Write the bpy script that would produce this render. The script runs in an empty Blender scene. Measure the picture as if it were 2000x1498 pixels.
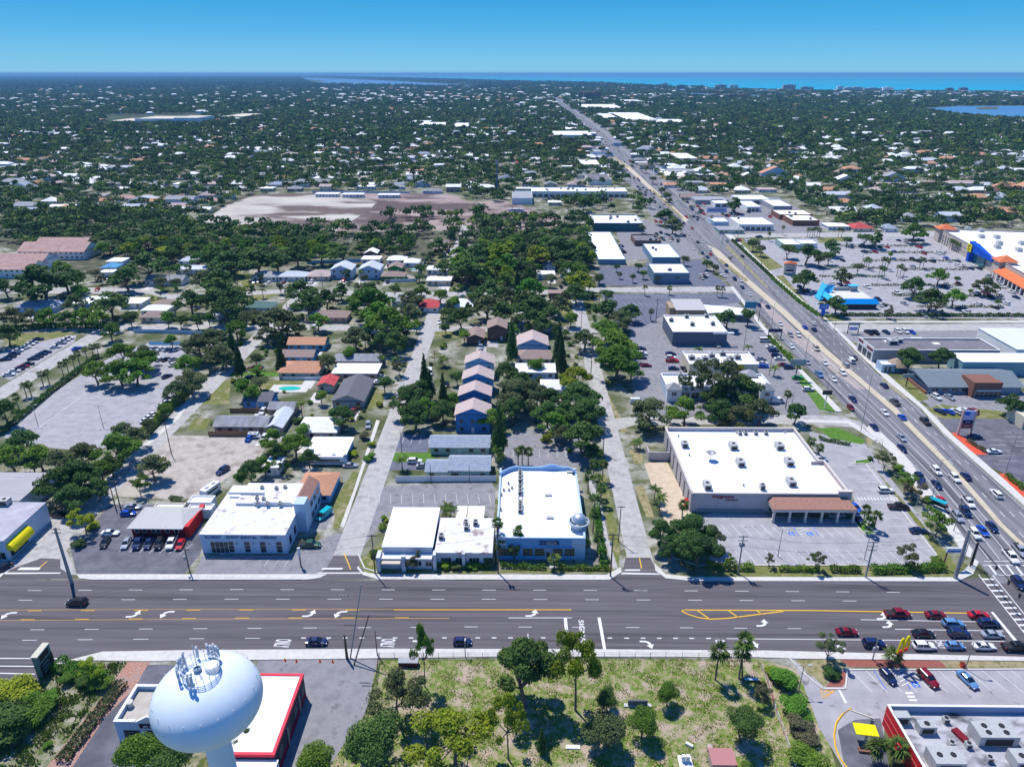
import bpy, math, random
import numpy as np
from mathutils import Vector, Matrix
PI=math.pi; R=math.radians
random.seed(11); RS=np.random.RandomState(7)
S=bpy.context.scene
# ---------------------------------------------------------------- camera
CAM_H=114.0; FPX=1390.0
PITCH=math.atan(606/FPX); YAW=math.atan(18/math.hypot(FPX,606))
cd=bpy.data.cameras.new('camera'); cam=bpy.data.objects.new('camera',cd); S.collection.objects.link(cam)
cam.location=(0,0,CAM_H); cam.rotation_euler=(PI/2-PITCH,0,YAW)
cd.sensor_width=36; cd.lens=FPX/2000*36; cd.clip_start=1; cd.clip_end=120000
S.camera=cam
# ---------------------------------------------------------------- sky, sun, exposure
SUN_EL=R(62); SUN_AZ=R(-35)          # azimuth from +Y towards +X (sun stands ahead and to the left)
w=bpy.data.worlds.new('World'); S.world=w; w.use_nodes=True
nt=w.node_tree; bgn=nt.nodes['Background']
sky=nt.nodes.new('ShaderNodeTexSky'); sky.sky_type='NISHITA'; sky.sun_disc=False
sky.sun_elevation=SUN_EL; sky.sun_rotation=SUN_AZ; sky.altitude=0; sky.air_density=1.0; sky.dust_density=0.1; sky.ozone_density=3.0
tcn=nt.nodes.new('ShaderNodeTexCoord'); sep=nt.nodes.new('ShaderNodeSeparateXYZ'); nt.links.new(tcn.outputs['Generated'],sep.inputs[0])
rmp=nt.nodes.new('ShaderNodeValToRGB'); nt.links.new(sep.outputs['Z'],rmp.inputs[0])      # clear deep-blue air: pale at the horizon, saturated above
els=rmp.color_ramp.elements; els[0].position=0.0; els[0].color=(1.95,5.3,7.9,1); els[1].position=1.0; els[1].color=(.25,1.3,5.0,1)
for p_,c_ in ((.02,(1.35,4.9,8.0,1)),(.05,(.5,4.0,7.7,1)),(.09,(.08,3.1,7.0,1)),(.2,(.1,2.1,6.4,1)),(.4,(.2,1.7,5.6,1))):
    e_=els.new(p_); e_.color=c_
mxs=nt.nodes.new('ShaderNodeMix'); mxs.data_type='RGBA'; mxs.inputs[0].default_value=.93
nt.links.new(sky.outputs[0],mxs.inputs[6]); nt.links.new(rmp.outputs[0],mxs.inputs[7]); nt.links.new(mxs.outputs[2],bgn.inputs[0]); bgn.inputs[1].default_value=0.1
sl=bpy.data.lights.new('sun','SUN'); sl.energy=4.6; sl.angle=R(0.5); sl.color=(1,0.96,0.9)
so=bpy.data.objects.new('sun',sl); S.collection.objects.link(so)
sd=Vector((math.sin(SUN_AZ)*math.cos(SUN_EL),math.cos(SUN_AZ)*math.cos(SUN_EL),math.sin(SUN_EL)))
so.rotation_euler=sd.to_track_quat('Z','Y').to_euler()
S.view_settings.view_transform='Standard'; S.view_settings.look='None'; S.view_settings.exposure=0.1; S.view_settings.gamma=1
S.cycles.max_bounces=5; S.cycles.transparent_max_bounces=6; S.cycles.diffuse_bounces=2; S.cycles.glossy_bounces=2; S.cycles.transmission_bounces=2
S.cycles.volume_bounces=0
# ---------------------------------------------------------------- ground geometry: where a spot of the survey photo lies in the world
_cp,_sp,_cy,_sy=math.cos(PITCH),math.sin(PITCH),math.cos(YAW),math.sin(YAW)
def P(px,py,z=0.0):
    u=(px-1000)/FPX; v=(749-py)/FPX
    y=_cp+v*_sp; k=-_sp+v*_cp; t=(z-CAM_H)/k
    return Vector(((u*_cy-y*_sy)*t,(u*_sy+y*_cy)*t,z))
def pix(x,y,z=0.0):
    X=x*_cy+y*_sy; Y=-x*_sy+y*_cy; Z=z-CAM_H
    d=Y*_cp-Z*_sp
    return (1000+FPX*X/d, 749-FPX*(Y*_sp+Z*_cp)/d, d)
def mpp(px,py,z=0):            # metres per photo pixel at that spot
    p=P(px,py,z); return pix(*p)[2]/FPX
# ---------------------------------------------------------------- materials
MATS={}
def lk(nt,a,b): nt.links.new(a,b)
def pm(name,c1,c2=None,scale=1.0,rough=0.85,metal=0,bump=0.0,spec=0.25,c3=None,scale3=0.1,lo=0.35,hi=0.65,lo3=0.5,hi3=0.62,stretch=None,coord='pos',detail=6,rnd=0,emit=None,alpha=None,trans=0,rot=0):
    if name in MATS: return MATS[name]
    m=bpy.data.materials.new(name); m.use_nodes=True; t=m.node_tree; b=t.nodes['Principled BSDF']
    b.inputs['Roughness'].default_value=rough; b.inputs['Metallic'].default_value=metal; b.inputs['Specular IOR Level'].default_value=spec
    m.diffuse_color=(*c1,1)
    col=None
    if c2 is None and not rnd: b.inputs['Base Color'].default_value=(*c1,1)
    else:
        if coord=='pos': co=t.nodes.new('ShaderNodeNewGeometry').outputs['Position']
        else: co=t.nodes.new('ShaderNodeTexCoord').outputs['Object']
        mp=t.nodes.new('ShaderNodeMapping'); lk(t,co,mp.inputs[0])
        if stretch: mp.inputs['Scale'].default_value=stretch
        mp.vector_type='TEXTURE' if rot else 'POINT'
        if rot: mp.inputs['Rotation'].default_value=(0,0,rot); mp.inputs['Scale'].default_value=tuple(1/q for q in (stretch or (1,1,1)))
        def noise(sc,det):
            n=t.nodes.new('ShaderNodeTexNoise'); n.inputs['Scale'].default_value=sc; n.inputs['Detail'].default_value=det; n.inputs['Roughness'].default_value=0.6
            lk(t,mp.outputs[0],n.inputs['Vector']); return n.outputs['Fac']
        def ramp(f,a,z):
            r=t.nodes.new('ShaderNodeMapRange'); r.inputs['From Min'].default_value=a; r.inputs['From Max'].default_value=z; lk(t,f,r.inputs['Value']); return r.outputs[0]
        def mix(fac,a,bb):
            x=t.nodes.new('ShaderNodeMix'); x.data_type='RGBA'
            if isinstance(fac,float): x.inputs[0].default_value=fac
            else: lk(t,fac,x.inputs[0])
            for v,s in ((a,6),(bb,7)):
                if isinstance(v,tuple): x.inputs[s].default_value=(*v,1)
                else: lk(t,v,x.inputs[s])
            return x.outputs[2]
        col=c1
        if c2 is not None:
            n=noise(scale,detail); col=mix(ramp(n,lo,hi),c1,c2)
            if bump:
                bp=t.nodes.new('ShaderNodeBump'); bp.inputs['Strength'].default_value=bump; bp.inputs['Distance'].default_value=0.1; lk(t,n,bp.inputs['Height']); lk(t,bp.outputs[0],b.inputs['Normal'])
        if c3 is not None: col=mix(ramp(noise(scale3,4),lo3,hi3),col,c3)
        if rnd:
            oi=t.nodes.new('ShaderNodeObjectInfo'); h=t.nodes.new('ShaderNodeHueSaturation')
            r1=t.nodes.new('ShaderNodeMapRange'); r1.inputs['To Min'].default_value=1-rnd; r1.inputs['To Max'].default_value=1+rnd; lk(t,oi.outputs['Random'],r1.inputs['Value']); lk(t,r1.outputs[0],h.inputs['Value'])
            r2=t.nodes.new('ShaderNodeMapRange'); r2.inputs['To Min'].default_value=0.5+rnd*.05; r2.inputs['To Max'].default_value=0.5-rnd*.07
            mu=t.nodes.new('ShaderNodeMath'); mu.operation='MULTIPLY'; mu.inputs[1].default_value=7.31; lk(t,oi.outputs['Random'],mu.inputs[0])
            fr=t.nodes.new('ShaderNodeMath'); fr.operation='FRACT'; lk(t,mu.outputs[0],fr.inputs[0]); lk(t,fr.outputs[0],r2.inputs['Value']); lk(t,r2.outputs[0],h.inputs['Hue'])
            if isinstance(col,tuple): h.inputs['Color'].default_value=(*col,1)
            else: lk(t,col,h.inputs['Color'])
            col=h.outputs[0]
        lk(t,col,b.inputs['Base Color'])
    if trans:
        tr=t.nodes.new('ShaderNodeBsdfTranslucent'); ms=t.nodes.new('ShaderNodeMixShader'); ms.inputs[0].default_value=trans
        if col is not None and not isinstance(col,tuple): lk(t,col,tr.inputs[0])
        else: tr.inputs[0].default_value=(*c1,1)
        lk(t,b.outputs[0],ms.inputs[1]); lk(t,tr.outputs[0],ms.inputs[2]); lk(t,ms.outputs[0],t.nodes['Material Output'].inputs[0])
    if emit: b.inputs['Emission Color'].default_value=(*emit,1); b.inputs['Emission Strength'].default_value=1
    MATS[name]=m; return m
# ---------------------------------------------------------------- mesh builder
class MB:
    def __init__(s): s.v=[]; s.f=[]; s.m=[]
    def poly(s,pts,mi=0):
        n=len(s.v); s.v+= [tuple(p) for p in pts]; s.f.append(tuple(range(n,n+len(pts)))); s.m.append(mi); return s
    def hexa(s,p,mi=0,top=None):      # 8 points: bottom 4 ccw, top 4 ccw
        n=len(s.v); s.v+=[tuple(q) for q in p]
        for k,f in enumerate(((3,2,1,0),(4,5,6,7),(0,1,5,4),(1,2,6,5),(2,3,7,6),(3,0,4,7))):
            s.f.append(tuple(n+i for i in f)); s.m.append(top if (k==1 and top is not None) else mi)
        return s
    def box(s,x0,y0,z0,x1,y1,z1,mi=0,top=None):
        return s.hexa([(x0,y0,z0),(x1,y0,z0),(x1,y1,z0),(x0,y1,z0),(x0,y0,z1),(x1,y0,z1),(x1,y1,z1),(x0,y1,z1)],mi,top)
    def cbox(s,c,d,a=0,mi=0,top=None):
        ca,sa=math.cos(a),math.sin(a); o=[]
        for z in (-.5,.5):
            for x,y in ((-.5,-.5),(.5,-.5),(.5,.5),(-.5,.5)):
                X,Y=x*d[0],y*d[1]; o.append((c[0]+X*ca-Y*sa,c[1]+X*sa+Y*ca,c[2]+z*d[2]))
        return s.hexa(o,mi,top)
    def prism(s,pts,z0,z1,mi=0,top=None,bottom=False):
        a=sum(pts[i][0]*pts[(i+1)%len(pts)][1]-pts[(i+1)%len(pts)][0]*pts[i][1] for i in range(len(pts)))
        if a<0: pts=pts[::-1]
        n=len(s.v); k=len(pts); s.v+=[(p[0],p[1],z0) for p in pts]+[(p[0],p[1],z1) for p in pts]
        s.f.append(tuple(range(n+k,n+2*k))); s.m.append(mi if top is None else top)
        if bottom: s.f.append(tuple(range(n+k-1,n-1,-1))); s.m.append(mi)
        for i in range(k):
            j=(i+1)%k; s.f.append((n+i,n+j,n+k+j,n+k+i)); s.m.append(mi)
        return s
    def tube(s,pts,rs,n=6,mi=0,cap=True):
        if not hasattr(rs,'__len__'): rs=[rs]*len(pts)
        pts=[Vector(p) for p in pts]; b=len(s.v)
        for i,p in enumerate(pts):
            d=(pts[min(i+1,len(pts)-1)]-pts[max(i-1,0)]); d=d.normalized() if d.length>1e-9 else Vector((0,0,1))
            a=Vector((1,0,0)) if abs(d.x)<.8 else Vector((0,1,0)); e=d.cross(a).normalized(); g=d.cross(e)
            for k in range(n):
                t=2*PI*k/n; s.v.append(tuple(p+rs[i]*(math.cos(t)*e+math.sin(t)*g)))
        for i in range(len(pts)-1):
            for k in range(n):
                q=(k+1)%n; s.f.append((b+i*n+k,b+(i+1)*n+k,b+(i+1)*n+q,b+i*n+q)); s.m.append(mi)
        if cap:
            s.f.append(tuple(b+k for k in range(n))); s.m.append(mi)
            e=b+(len(pts)-1)*n; s.f.append(tuple(e+k for k in range(n-1,-1,-1))); s.m.append(mi)
        return s
    def lathe(s,prof,n=24,mi=0,c=(0,0)):
        b=len(s.v)
        for r,z in prof:
            for k in range(n): t=2*PI*k/n; s.v.append((c[0]+r*math.cos(t),c[1]+r*math.sin(t),z))
        for i in range(len(prof)-1):
            for k in range(n):
                q=(k+1)%n; s.f.append((b+i*n+k,b+i*n+q,b+(i+1)*n+q,b+(i+1)*n+k)); s.m.append(mi)
        return s
    def mesh(s,name,mats,smooth=False):
        me=bpy.data.meshes.new(name); me.from_pydata(s.v,[],s.f)
        for m in (mats if isinstance(mats,(list,tuple)) else [mats]): me.materials.append(m)
        me.polygons.foreach_set('material_index',s.m)
        if smooth: me.polygons.foreach_set('use_smooth',[True]*len(s.f))
        me.update(); return me
    def build(s,name,mats,parent=None,smooth=False):
        return link(name,s.mesh(name,mats,smooth),parent)
def link(name,data,parent=None):
    o=bpy.data.objects.new(name,data); S.collection.objects.link(o)
    if parent is not None: o.parent=parent
    return o
def npmesh(name,V,F,mat,mi=None):       # V (n,3), F (m,k)
    me=bpy.data.meshes.new(name); k=F.shape[1]; m=len(F)
    me.vertices.add(len(V)); me.vertices.foreach_set('co',V.astype(np.float32).ravel())
    me.loops.add(m*k); me.loops.foreach_set('vertex_index',F.astype(np.int32).ravel())
    me.polygons.add(m); me.polygons.foreach_set('loop_start',np.arange(0,m*k,k,dtype=np.int32))
    for q in (mat if isinstance(mat,(list,tuple)) else [mat]): me.materials.append(q)
    if mi is not None: me.polygons.foreach_set('material_index',mi.astype(np.int32))
    me.update(calc_edges=True); return me
# ---------------------------------------------------------------- things and labels
PENDING=[]       # (object, look, photo x, photo y) : labelled at the end so that each label singles out one thing
def tag(o,label=None,cat=None,group=None,kind=None):
    if label: o['label']=label
    if cat: o['category']=cat
    if group: o['group']=group
    if kind: o['kind']=kind
    return o
def thing(name,label,cat,loc=(0,0,0),rz=0,group=None):
    o=bpy.data.objects.new(name,None); S.collection.objects.link(o); o.location=loc; o.rotation_euler=(0,0,rz)
    o.empty_display_size=.5
    return tag(o,label,cat,group)
def later(o,look,where=None):
    q=pix(*o.location) if where is None else where
    PENDING.append((o,look,q[0],q[1])); return o
def copy_tree(o,parent=None,sub=True):
    c=o.copy(); S.collection.objects.link(c)
    if parent is not None: c.parent=parent
    if sub:
        for ch in list(o.children): copy_tree(ch,c)
    return c
def struct(name,mb,mat): return tag(mb.build(name,mat),kind='structure')
def text(body,size,mat,parent,loc,rot,name='lettering',ext=0.02,align='CENTER'):
    cu=bpy.data.curves.new(name,'FONT'); cu.body=body; cu.size=size; cu.extrude=ext; cu.align_x=align; cu.align_y='CENTER'; cu.resolution_u=2; cu.offset=.012*size
    cu.materials.append(mat); o=link(name,to_mesh(cu,mat),parent); o.location=loc; o.rotation_euler=rot; return o
def to_mesh(cu,mat):
    t=bpy.data.objects.new('t',cu); S.collection.objects.link(t); dg=bpy.context.evaluated_depsgraph_get(); me=bpy.data.meshes.new_from_object(t.evaluated_get(dg))
    bpy.data.objects.remove(t); me.materials.clear(); me.materials.append(mat); me.name='lettering'; return me
# ================================================================ ground, roads, lots
ASPH=pm('asphalt_main',(.1,.089,.098),(.15,.136,.147),scale=.9,rough=.9,c3=(.068,.062,.068),scale3=.55,lo3=.5,hi3=.72,stretch=(.03,1,1),lo=.3,hi=.7,detail=8)
HWA=math.atan2(P(1944,940).y-P(1676,694).y,P(1944,940).x-P(1676,694).x)
ASPH2=pm('asphalt_highway',(.16,.16,.178),(.25,.248,.268),scale=.5,rough=.9,c3=(.095,.095,.105),scale3=.45,lo3=.48,hi3=.68,stretch=(.03,1,1),rot=HWA,detail=8)
ASPD=pm('asphalt_dark',(.105,.108,.135),(.17,.17,.2),scale=.3,rough=.9,c3=(.075,.08,.1),scale3=.08,lo3=.5,hi3=.7)
ASPB=pm('asphalt_blue',(.11,.12,.17),(.16,.17,.22),scale=.4,rough=.9)
LOT=pm('lot_concrete',(.31,.305,.325),(.4,.39,.41),scale=.25,rough=.9,c3=(.13,.125,.135),scale3=.35,lo3=.6,hi3=.76,detail=10)
LOTG=pm('lot_grey',(.2,.198,.215),(.3,.295,.31),scale=.3,rough=.9,c3=(.1,.098,.105),scale3=.3,lo3=.56,hi3=.74,detail=10)
STREET=pm('street_pale',(.36,.35,.34),(.48,.465,.45),scale=.5,rough=.9,c3=(.24,.23,.22),scale3=.2,lo3=.55,hi3=.75)
CONC=pm('concrete',(.54,.52,.49),(.64,.62,.58),scale=.8,rough=.9,c3=(.45,.43,.4),scale3=.4,lo3=.6,hi3=.75)
GRASS=pm('lawn',(.115,.145,.03),(.2,.2,.07),scale=.6,rough=.95,c3=(.3,.26,.16),scale3=.25,lo3=.52,hi3=.66)
GRASSB=pm('lawn_bright',(.06,.17,.015),(.11,.21,.03),scale=.8,rough=.95)
DRY=pm('dry_verge',(.26,.22,.11),(.36,.31,.18),scale=.7,rough=.95,c3=(.13,.14,.04),scale3=.5,lo3=.5,hi3=.65)
DIRT=pm('bare_dirt',(.38,.34,.3),(.5,.455,.41),scale=.35,rough=.95,c3=(.25,.215,.18),scale3=.18,lo3=.5,hi3=.7)
MEAD=pm('meadow_grass',(.36,.3,.18),(.13,.2,.03),scale=1.0,rough=.98,c3=(.42,.33,.26),scale3=.22,lo3=.5,hi3=.62,lo=.36,hi=.56,bump=.6,detail=12)
SCRUB=pm('scrub_ground',(.09,.12,.03),(.36,.33,.27),scale=.45,rough=.98,c3=(.2,.2,.1),scale3=.9,lo=.42,hi=.58,bump=.6)
SUBG=pm('suburb_ground',(.11,.12,.05),(.42,.4,.36),scale=.2,detail=12,rough=.98,c3=(.08,.1,.035),scale3=.05,lo=.4,hi=.6,lo3=.45,hi3=.6)
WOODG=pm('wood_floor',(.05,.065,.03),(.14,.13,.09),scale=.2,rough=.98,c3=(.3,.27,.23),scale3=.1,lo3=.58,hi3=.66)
CHIP=pm('red_chips',(.33,.15,.105),(.5,.3,.24),scale=3,rough=.98,c3=(.35,.25,.22),scale3=.4,bump=.5,lo=.4,hi=.6)
MULCH=pm('red_mulch',(.24,.07,.05),(.34,.13,.1),scale=3,rough=.98)
MULR=pm('bright_mulch',(.62,.07,.035),(.7,.12,.06),scale=2,rough=.95)
WHITEP=pm('white_marking',(.78,.78,.78),(.66,.66,.66),scale=3,rough=.7)
WORNP=pm('worn_marking',(.7,.7,.7),(.42,.41,.43),scale=1.2,rough=.8,lo=.45,hi=.62)
YELP=pm('yellow_marking',(.85,.5,.02),(.75,.42,.03),scale=2,rough=.7)
ORGP=pm('orange_marking',(.72,.38,.06),(.6,.33,.08),scale=2,rough=.7)
BLUP=pm('blue_marking',(.03,.15,.7),rough=.7)
TAN=pm('median_concrete',(.5,.42,.3),(.6,.52,.4),scale=.5,rough=.9)
FIELD=pm('graded_sand',(.42,.385,.34),(.56,.52,.46),scale=.03,rough=.98,c3=(.15,.11,.1),scale3=.016,lo3=.5,hi3=.58,stretch=(.5,1.3,1))
FIELD2=pm('turned_soil',(.28,.21,.19),(.42,.34,.31),scale=.05,rough=.98,c3=(.12,.085,.08),scale3=.02,lo3=.46,hi3=.56,stretch=(.6,1,1))
PAVR=pm('brick_paving',(.34,.27,.25),(.4,.33,.31),scale=1,rough=.9)
def PX(s,z=0): 
    a=[float(t) for t in s.replace(',',' ').split()]
    return [P(a[i],a[i+1],z) for i in range(0,len(a),2)]
LAY=[]      # (x0,y0,x1,y1,z) of every sheet laid so far: a new sheet lies just above the ones it overlaps
def topz(pts):
    X=[p[0] for p in pts]; Y=[p[1] for p in pts]; b=(min(X),min(Y),max(X),max(Y)); z=.004
    for l in LAY:
        if l[0]<b[2] and l[2]>b[0] and l[1]<b[3] and l[3]>b[1]: z=max(z,l[4])
    return b,z
def nz(pts,h=.0045):
    b,z=topz(pts); LAY.append((*b,z+h)); return z+h
def sheet(name,m,s,z=None,kind='structure'):
    pts=[(p.x,p.y) for p in PX(s)]; z=nz(pts) if z is None else z
    mb=MB(); a=sum(pts[i][0]*pts[(i+1)%len(pts)][1]-pts[(i+1)%len(pts)][0]*pts[i][1] for i in range(len(pts)))
    if a<0: pts=pts[::-1]
    mb.poly([(p[0],p[1],z) for p in pts]); return tag(mb.build(name,m),kind=kind)
def slab(name,m,s,h=.14,kind='structure'):
    mb=MB(); pts=[(p.x,p.y) for p in PX(s)]; mb.prism(pts,-.05,h+topz(pts)[1]); return tag(mb.build(name,m),kind=kind)
struct('ground',MB().poly([(-30000,-300,0),(30000,-300,0),(30000,45000,0),(-30000,45000,0)]),SUBG)
struct('far_land',MB().poly([(-30000,1150,.004),(30000,1150,.004),(30000,44000,.004),(-30000,44000,.004)]),pm('far_floor',(.03,.055,.02),(.07,.085,.045),scale=.02,rough=.98,c3=(.2,.19,.16),scale3=.01,lo3=.6,hi3=.68))
# water
SEA=pm('sea_water',(.0,.31,.46),(.0,.38,.54),scale=.0006,rough=.55,spec=.12,stretch=(.4,1.5,1))
BAYW=pm('bay_water',(.07,.2,.38),(.10,.25,.43),scale=.004,rough=.35,spec=.3)
def far_sheet(name,m,s,z,far):
    pts=[(p.x,p.y) for p in PX(s)]+far
    a=sum(pts[i][0]*pts[(i+1)%len(pts)][1]-pts[(i+1)%len(pts)][0]*pts[i][1] for i in range(len(pts)))
    if a<0: pts=pts[::-1]
    return struct(name,MB().poly([(p[0],p[1],z) for p in pts]),m)
far_sheet('sea',SEA,'580,144.6 700,150.5 850,154.5 1000,159.5 1175,163.5 1315,171.5 1480,175.5 1600,178 2000,180 2300,181.5',.5,[(60000,6000),(110000,110000),(-20000,110000)])
struct('beach',MB().poly([(p.x,p.y,.7) for p in PX('1480,175.4 1604,177.6 2000,179.6 2300,181.2 2300,180.4 2000,178.8 1604,176.9 1480,174.9')]),pm('beach_sand',(.75,.72,.66),rough=.9))
for s in ('584,151.5 640,154 702,156 790,160 877,165 947,168 937,170.5 860,169.5 772,167.5 702,165.5 650,165 600,162.5 640,159 590,155',
          '1340,182.5 1480,186.5 1500,190 1465,190.5 1330,185','1560,190.5 1640,193 1640,194.5 1560,192',
          '1780,216 1815,212 1870,208 2030,207.5 2260,207 2260,240 2000,234 1950,231 1900,228.5 1850,223'):
    struct('bay',MB().poly([(p.x,p.y,.45) for p in PX(s)]),BAYW)
struct('island',MB().prism([(p.x,p.y) for p in PX('1905,212 1925,209.5 1950,210 1948,214 1915,215')],0,1.2),WOODG)
# big soil areas
sheet('field',FIELD,'395,434 440,402 500,380 640,377 700,378 735,396 720,412 660,452 560,444 470,440')
sheet('turned_soil',FIELD2,'700,378 870,379 905,390 1010,410 1090,425 1080,455 900,450 700,452 655,452 722,410 738,396')
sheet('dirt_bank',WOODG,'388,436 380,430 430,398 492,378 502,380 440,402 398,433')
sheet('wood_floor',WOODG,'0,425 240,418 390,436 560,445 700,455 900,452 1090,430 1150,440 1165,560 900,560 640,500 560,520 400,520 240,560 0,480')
sheet('dirt_lot',DIRT,'330,850 470,852 520,870 500,905 440,935 400,972 330,975 240,970 215,965 262,915 300,880')
sheet('meadow',MEAD,'738,1288 1100,1286 1480,1286 1570,1310 1610,1420 1640,1520 560,1520 660,1400')
sheet('scrub_ground',SCRUB,'100,1296 270,1290 290,1290 90,1520 -80,1520 -60,1330')
sheet('scrub_ground',SCRUB,'300,1330 600,1400 560,1560 200,1560')
# lots
def L(name,m,s): return sheet(name,m,s)
L('car_park',LOT,'8,855 30,818 100,770 170,725 230,690 290,670 352,676 400,690 372,730 330,790 270,838 190,882 60,872')
L('car_park',LOT,'0,735 0,690 40,668 90,655 150,655 145,668 60,718 20,742')
L('car_park',ASPD,'150,1120 138,1075 215,985 250,985 400,985 392,1080 360,1120')
L('car_park',LOTG,'380,1120 395,1085 560,1085 640,1048 660,1040 690,1050 655,1085 630,1122')
L('car_park',LOTG,'600,1030 612,985 640,985 652,1000 636,1035')
L('car_park',LOTG,'700,1082 720,1020 742,950 960,940 968,960 965,1010 850,1000 760,1000')
L('car_park',STREET,'0,1122 0,1095 105,1000 150,1010 130,1075 150,1122')
L('car_park',LOTG,'985,850 1130,820 1170,905 1140,910 980,915')
L('car_park',ASPB,'760,880 785,845 840,850 835,885')
L('car_park',ASPB,'752,918 765,898 850,905 850,918')
L('car_park',LOT,'1348,1012 1400,1000 1680,1015 1665,965 1600,900 1585,868 1580,842 1690,868 1820,1040 1845,1103 1400,1105 1360,1060')
L('loading_yard',pm('stamped_yard',(.5,.4,.28),(.6,.5,.38),scale=.5,rough=.9),'1258,905 1302,900 1352,1000 1320,1030 1300,1025')
L('car_park',LOTG,'1230,640 1300,600 1440,590 1500,650 1600,770 1600,815 1480,815 1300,812 1240,810 1235,740')
L('car_park',ASPB,'1205,640 1175,575 1440,573 1452,590 1310,608 1255,640')
L('car_park',ASPB,'1165,558 1172,520 1262,520 1262,512 1370,508 1385,530 1425,560')
L('car_park',LOTG,'1222,508 1200,440 1262,430 1330,450 1372,506')
L('car_park',LOTG,'1255,390 1270,420 1330,470 1340,445 1290,410 1262,385')
L('car_park',LOT,'1475,470 1640,462 1760,462 1840,462 2080,560 2080,622 1620,622 1570,600 1530,560 1500,540 1430,480')
L('car_park',LOTG,'1620,650 1820,645 1920,645 1930,662 1680,668 1640,665')
L('car_park',LOTG,'1785,765 2040,765 2040,810 1830,808')
L('car_park',ASPD,'1830,815 2040,812 2040,960 1910,900')
L('car_park',LOTG,'1345,430 1340,410 1400,385 1520,385 1620,440 1600,455 1440,455')
L('car_park',LOT,'1553,1295 1580,1322 1650,1306 2040,1306 2040,1380 1730,1380 1720,1520 1660,1520 1600,1420')
L('car_park',ASPD,'1636,1425 1670,1405 1720,1402 1740,1520 1690,1560 1650,1500')
L('forecourt',ASPD,'285,1298 490,1296 470,1400 260,1560 60,1580 215,1380')
L('forecourt',LOTG,'505,1287 738,1287 715,1390 600,1560 400,1600 480,1400')
L('red_chip_bed',CHIP,'250,1292 292,1292 262,1345 205,1400 140,1500 40,1580 90,1500 210,1345')
L('lawn',GRASS,'700,1120 705,1092 760,1045 745,1090 860,1115 1060,1112 1180,1110 1195,1080 1170,930 1182,925 1212,1060 1207,1118')
L('lawn',GRASS,'655,1000 650,985 690,920 715,915 690,975 665,1030 650,1035')
L('lawn',GRASSB,'756,900 762,884 850,884 846,905')
L('lawn',DRY,'1228,880 1250,875 1258,905 1240,905'); L('lawn',DRY,'1240,950 1258,948 1278,1010 1262,1010'); L('lawn',DRY,'1185,765 1225,840 1215,845 1190,800')
L('lawn',GRASSB,'1597,836 1640,836 1690,860 1683,868 1620,855')
L('lawn',GRASSB,'1670,900 1700,897 1702,905 1672,905'); L('lawn',GRASSB,'1670,1020 1690,1015 1710,1040 1690,1045')
L('lawn',GRASSB,'1565,725 1600,765 1640,800 1630,806 1600,800 1560,745')
L('lawn',GRASS,'1365,1105 1850,1103 1890,1100 1870,1125 1400,1127 1330,1105 1300,1060 1340,1040')
L('lawn',GRASS,'1700,905 1770,985 1850,1080 1870,1105 1845,1103 1780,1010')
L('lawn',GRASS,'1425,465 1450,463 1530,522 1500,530'); L('lawn',GRASS,'1505,540 1530,538 1600,618 1660,622 1640,628 1600,622')
L('lawn',GRASS,'1730,740 1790,745 1815,780 1795,783'); L('lawn',GRASS,'1100,575 1160,580 1160,612 1110,622 1090,610')
L('lawn',GRASS,'1595,465 1650,463 1650,472 1600,475')
L('lawn',GRASS,'250,580 320,575 340,585 262,612'); L('lawn',GRASS,'460,520 500,560 478,560 445,530')
L('lawn',GRASS,'480,572 545,574 520,585 475,590'); L('lawn',GRASS,'850,642 895,644 900,660 850,660')
L('lawn',GRASSB,'430,728 555,727 560,735 430,735'); L('lawn',GRASS,'505,745 600,742 600,765 505,762')
L('lawn',GRASS,'0,655 120,648 150,652 20,680'); L('lawn',GRASS,'725,760 755,762 745,795 712,800')
L('lawn',GRASS,'415,740 400,770 385,790 448,790 450,745'); L('lawn',GRASS,'365,840 380,815 412,818 400,840')
L('lawn',GRASS,'850,490 880,488 885,512 850,512')
L('mulch_bed',MULCH,'1640,1288 1840,1290 1850,1303 1660,1302'); L('lawn',DRY,'1835,1290 2040,1292 2040,1304 1850,1303')
L('lawn',DRY,'1553,1288 1640,1288 1650,1304 1630,1320 1610,1341 1580,1314')
L('mulch_bed',MULCH,'1612,1341 1632,1318 1650,1308 1655,1330 1644,1341')
L('mulch_bed',MULR,'1858,845 1870,845 1928,888 1905,888'); L('mulch_bed',MULR,'1950,925 1965,925 2040,1000 2040,1012')
L('lawn',GRASS,'1808,800 1835,790 2040,812 2040,818 1840,818')
# side streets (run away from the camera)
def strip(name,m,x0,x1,y0,y1): 
    z=nz([(x0,y0),(x1,y1)]); return struct(name,MB().poly([(x0,y0,z),(x1,y0,z),(x1,y1,z),(x0,y1,z)]),m)
sx=[P(320,825).x,P(360,825).x]
strip('street',STREET,sx[0],sx[1],152,430)
bx=[P(652,1084).x,P(705,1084).x]; strip('street',STREET,bx[0],bx[1],141,620)
cx_=[P(1205,1000).x,P(1250,1000).x]; strip('street',STREET,cx_[0],cx_[1],141,430)
strip('street',STREET,P(20,745).x,P(62,745).x,225,330)
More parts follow.
